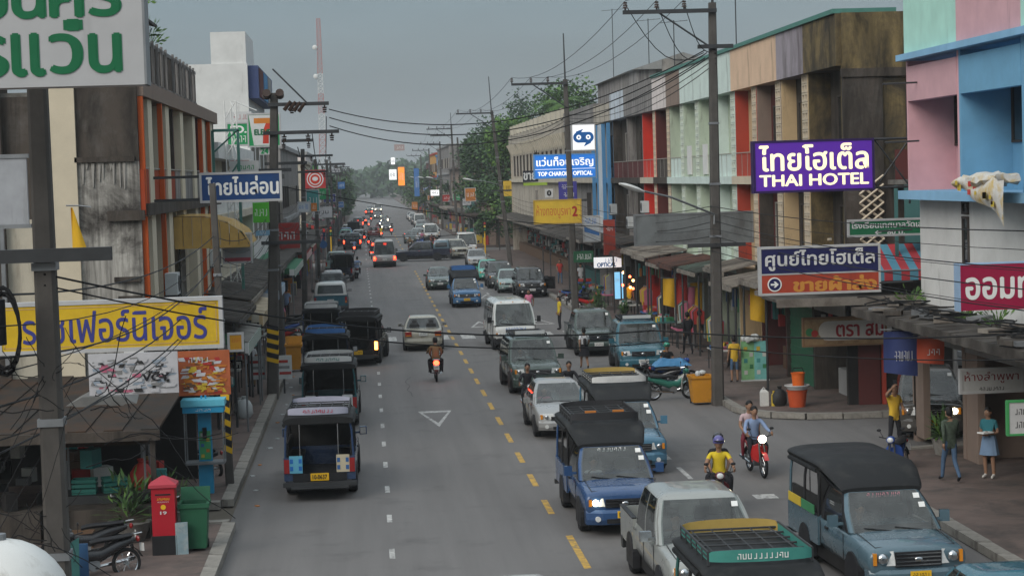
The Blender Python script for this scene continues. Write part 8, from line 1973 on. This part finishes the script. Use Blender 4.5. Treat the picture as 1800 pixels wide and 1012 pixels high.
# market stalls along the right pavement
def stall(label, x, y, seed, w=1.6, d=.8, cloth=None, heap=True, pal=PAL, z=PZ, group='goods stalls under the right canopies'):
    rr = random.Random(seed); t = thing('goods_stall', label, 'stall', (x,y,z), 0, group)
    MB().box(-d/2,-w/2,.72,d/2,w/2,.78).build('table_top', cloth or W_TEAL, t)
    for sx in (-1,1):
        for sy in (-1,1): MB().box(sx*(d/2-.05)-.02,sy*(w/2-.05)-.02,0,sx*(d/2-.05)+.02,sy*(w/2-.05)+.02,.72).build('leg', DARKSTEEL, t)
    b = MB()
    for k in range(16):
        xx, yy = rr.uniform(-d/2+.1,d/2-.1), rr.uniform(-w/2+.1,w/2-.1); b.cbox(xx,yy,.78+rr.uniform(.04,.14),rr.uniform(.12,.3),rr.uniform(.12,.35),rr.uniform(.08,.26),rr.randrange(len(pal)),rr.uniform(-.4,.4))
    b.build('goods', pal, t); return t
def rack(label, x, y, seed, w=1.5, z=PZ, group='clothes rails under the right canopies', pal=PAL, rz=0.0):
    rr = random.Random(seed); t = thing('clothes_rail', label, 'clothes rail', (x,y,z), rz, group); b = MB()
    b.tube([(0,-w/2,0),(0,-w/2,1.75),(0,w/2,1.75),(0,w/2,0)],.02,6); b.box(-.25,-w/2-.02,0,.25,-w/2+.02,.03); b.box(-.25,w/2-.02,0,.25,w/2+.02,.03); b.build('frame', STEEL, t)
    n = int(w/.14)
    for k in range(n):
        yy = -w/2+.1+k*(w-.2)/n; l = rr.uniform(.6,1.1); hw_ = rr.uniform(.2,.27)
        MB().prism([(-hw_,1.55),(-.05,1.70),(.05,1.70),(hw_,1.55),(hw_*.9,1.70-l),(-hw_*.9,1.70-l)],'y',yy-.025,yy+.03).build('garment', pal[rr.randrange(len(pal))], t)
    return t
ORD = ['first','second','third','fourth','fifth','sixth','seventh','eighth','ninth','tenth']
for i,(x,y) in enumerate(((12.6,69.5),(12.8,79.2),(12.7,83.5),(12.9,89),(12.7,95),(12.8,103.5),(12.7,109),(12.8,116))): stall(ORD[i]+' goods stall from the side street along the right pavement', x, y, 100+i, cloth=[PAL[5],PAL[6],W_TEAL,PAL[4]][i%4], pal=[PAL,DULL,PAL][i%3])
for i,(x,y) in enumerate(((12.9,72.5),(13.1,77.8),(13.2,81.3),(13.1,86.5),(13.2,92.5),(13.1,106))): rack(ORD[i]+' clothes rail from the side street along the right pavement', x, y, 200+i, pal=[PAL,[PAL[0],PAL[6],PAL[2],PAL[9]],PAL][i%3])
for i,(x,y) in enumerate(((-4.9,59),(-4.8,63.5),(-4.9,68.8),(-4.8,72),(-4.9,79),(-4.8,84),(-4.9,96),(-4.8,101),(-4.8,108))): stall(ORD[i]+' goods stall from the phone booth along the left pavement', x, y, 300+i, pal=[DULL,PAL][i%2], cloth=[PAL[7],PAL[10],PAL[5]][i%3], group='goods stalls on the left pavement')
# near left corner heap: dark cart, teal crate, red sack, blue bin, umbrella
t = thing('food_cart','dark food cart with a grey sheet top on the near left pavement','cart',(-5.6,41.5,PZ)); MB().box(-.9,-.5,.55,.9,.5,.8).build('counter', DARKSTEEL, t); MB().box(-1.0,-.65,1.85,1.0,.65,1.93).build('roof', SHEET, t); b = MB()
for sx in (-.85,.85):
    for sy in (-.45,.45): b.box(sx-.02,sy-.02,.3,sx+.02,sy+.02,1.85)
b.build('post', STEEL, t)
for sx in (-.6,.6): MB().cyl((sx-.03,-.52,.28),(sx+.03,-.52,.28),.28,n=16).build('wheel', BLACK, t)
def crate(label, x, y, m, z=PZ, s=(.5,.38,.3), rz=0.0, group='crates and sacks on the near left pavement'):
    t = thing('crate', label, 'crate', (x,y,z), rz, group); a, c, h = s; b = MB(); b.box(-a/2,-c/2,0,a/2,c/2,.03)
    for k in range(3): z0 = .04+k*h/3; b.box(-a/2,-c/2,z0,a/2,-c/2+.02,z0+h/3-.03); b.box(-a/2,c/2-.02,z0,a/2,c/2,z0+h/3-.03); b.box(-a/2,-c/2+.022,z0,-a/2+.02,c/2-.022,z0+h/3-.03); b.box(a/2-.02,-c/2+.022,z0,a/2,c/2-.022,z0+h/3-.03)
    b.build('slatted_box', m, t); return t
AQT = plain('aqua plastic',(.04,.19,.16)); 
crate('aqua plastic crate on the food cart, left', -6.05,41.4,AQT,PZ+.80); crate('aqua plastic crate on the food cart, right', -5.45,41.5,AQT,PZ+.80,rz=.3); crate('blue plastic crate low at the near left', -6.6,37.5,PAL[4]); crate('brown wooden crate beside the dark motorcycle', -5.9,39.6,PAL[7])
def sack(label, x, y, m, z=PZ, s=1.0, group='crates and sacks on the near left pavement'):
    rr = random.Random(int(abs(x*100))); t = thing('sack', label, 'sack', (x,y,z), rr.random(), group); n = 14
    MB().loft([[(math.cos(2*PI*k/n)*q*s*(1+rr.uniform(-.08,.08)), math.sin(2*PI*k/n)*q*.8*s, zz*s) for k in range(n)] for q, zz in ((.2,0),(.28,.12),(.26,.38),(.16,.52),(.06,.58),(.10,.66))],0,True,True).build('bag', m, t); return t
sack('red sack lying on the stall by the left potted shrub', -4.9,41.7,PAL[0],PZ+.78); sack('white plastic sack by the left shop steps', -3.9,60.5,ST_W); sack('second white sack leaning beyond the left shop steps', -4.1,61.4,ST_W,s=.8); sack('grey refuse sack beside the orange red bucket', 12.3,58.3,PAL[9],s=.9); sack('ochre sack heaped on the left pavement', -5.3,46.8,mat('ochre sack cloth',(.32,.22,.08),.9),s=1.2)
# grey sheet leaning, hoarding under banners
t = thing('shop_hood','round grey sheet metal hood over the stall under the banners','hood',(-5.9,44.0,2.15)); prof = [(-.9,.0),(-.8,.42),(-.4,.62),(.4,.62),(.8,.42),(.9,0)]
MB().prism(prof,'y',-.7,.7).build('hood', mat('dull grey sheet',(.16,.16,.155),.6,.2,var=.25), t); b = MB(); b.box(-.85,-.6,-2.0,-.8,-.55,0); b.box(.8,-.6,-2.0,.85,-.55,0); b.build('post', STEEL, t)
# lit bulbs in the optician's neighbour, a faded tarp and boards at the near left
BULB = mat('lit shop bulb', (1,.6,.3), .4, var=0, emit=(1,.42,.12), estr=6); BULBR = mat('lit red lantern', (1,.2,.1), .4, var=0, emit=(1,.12,.05), estr=4)
for i,(px,py,m_) in enumerate(((1096,479,BULB),(1107,486,BULBR),(1095,501,BULBR),(1108,505,BULB),(1113,507,BULBR),(1113,493,BULB))):
    c = at(px,py,99); t = thing('hanging_lamp', ['uppermost','second','third','fourth','fifth','sixth'][i]+' small lit lamp hanging in the shop beside the standing blue board', 'lamp', tuple(c), 0, 'small lit lamps in the right shop'); MB().sphere((0,0,0),.07,8,6).build('bulb', m_, t); MB().cyl((0,0,.07),(0,0,.35),.008,n=4).build('flex', BLACK, t)
for i,(x,y,rz) in enumerate(((-5.2,36.6,.5),(-5.6,38.3,.2))):
    motorcycle(['black motorcycle parked left of the red post box','black motorcycle parked in front of the dark shed'][i], x, y, PI/2+rz, M_BLK, group='motorcycles parked at the near left', lean=.1)
t = thing('tarpaulin','faded teal tarpaulin hung aslant low at the near left','tarpaulin',(-5.35,33,.15)); b = MB(); v = []
for j in range(7):
    for i in range(7): u, w = i/6, j/6; v.append((-.9+1.3*u, .15*math.sin(4*u+2*w), 1.35*w*(.35+.65*u)+.03*math.sin(9*u)))
b.add(v,[(j*7+i,j*7+i+1,(j+1)*7+i+1,(j+1)*7+i) for j in range(6) for i in range(6)],0,True).add([(p[0],p[1]+.01,p[2]) for p in v],[(j*7+i,(j+1)*7+i,(j+1)*7+i+1,j*7+i+1) for j in range(6) for i in range(6)],0,True); b.build('sheet', mat('faded teal sheet',(.03,.10,.095),.8,var=.25), t)
MB().box(.1,.2,.0,.5,.26,1.2).build('blue_board', plain('dull blue board',(.03,.08,.17)), t)
# litter along the left kerb
for i in range(16):
    rr = random.Random(500+i); y = 44+i*2.6+rr.uniform(-1,1); x = -3.0+rr.uniform(-.12,.35)
    o = MB().cbox(0,0,.012,rr.uniform(.06,.16),rr.uniform(.05,.12),.02,0,rr.uniform(0,3)).build('litter', ST_W if i % 3 else PAL[1], None, (x,y,.0)); tag(o,'scrap of litter lying in the left gutter','litter','litter in the left gutter')
# drain grating and kerb inlet at the near right
o = MB().cbox(0,0,.012,.3,.75,.02).build('drain_grating', DARKSTEEL, None, (11.05,39.0,.0)); tag(o,'dark drain grating at the near right kerb','drain')
# air conditioners on the terrace
def aircon(label, x, y, z, sx=-1):
    t = thing('air_conditioner', label, 'air conditioner', (x,y,z), 0, 'air conditioner units'); MB().box(-.16,-.42,0,.16,.42,.58).build('case', ST_W, t); b = MB()
    MB().cyl((sx*.162,.08,.29),(sx*.175,.08,.29),.22,n=18).build('fan_grille', DARKSTEEL, t); b.box(-.2,-.38,-.05,.2,-.33,0); b.box(-.2,.33,-.05,.2,.38,0); b.build('bracket', DARKSTEEL, t)
for i,(y,z) in enumerate(((80.6,4.5),(88.8,4.6),(97.5,5.3),(103,4.4),(110,5.0),(116,4.2))): aircon(ORD[i]+' air conditioner on the right terrace wall, counting away from the viewer', 13.95, y, z)
aircon('air conditioner on the left stained corner building', -5.25, 53.5, 4.4, 1); aircon('air conditioner on the left cream building', -5.25, 69, 4.5, 1)
# a road name board and a traffic sign on thin posts
t = thing('traffic_sign','round blue traffic sign on a thin post beyond the left kerb','traffic sign',(-3.3,152,0)); MB().cyl((0,0,0),(0,0,2.6),.035,n=8).build('post', STEEL, t); MB().cyl((0,-.04,2.5),(0,-.06,2.5),.3,n=20).build('disc', PAL[4], t)
for k,(x,y) in enumerate(((10.8,178.5),(-3.2,180))):
    t = thing('traffic_light',['traffic light on a yellow striped post, right of the junction','traffic light on a yellow striped post, left of the junction'][k],'traffic light',(x,y,0)); MB().cyl((0,0,0),(0,0,3.0),.06,n=8).build('post', PLATEY, t); MB().box(-.16,-.12,2.4,.16,.08,3.3).build('housing', BLACK, t)
    for q,mm in enumerate((PAL[0],PAL[2],PAL[3])): MB().cyl((0,-.12,3.12-.28*q),(0,-.15,3.12-.28*q),.1,n=12).build('lens', mm, t)
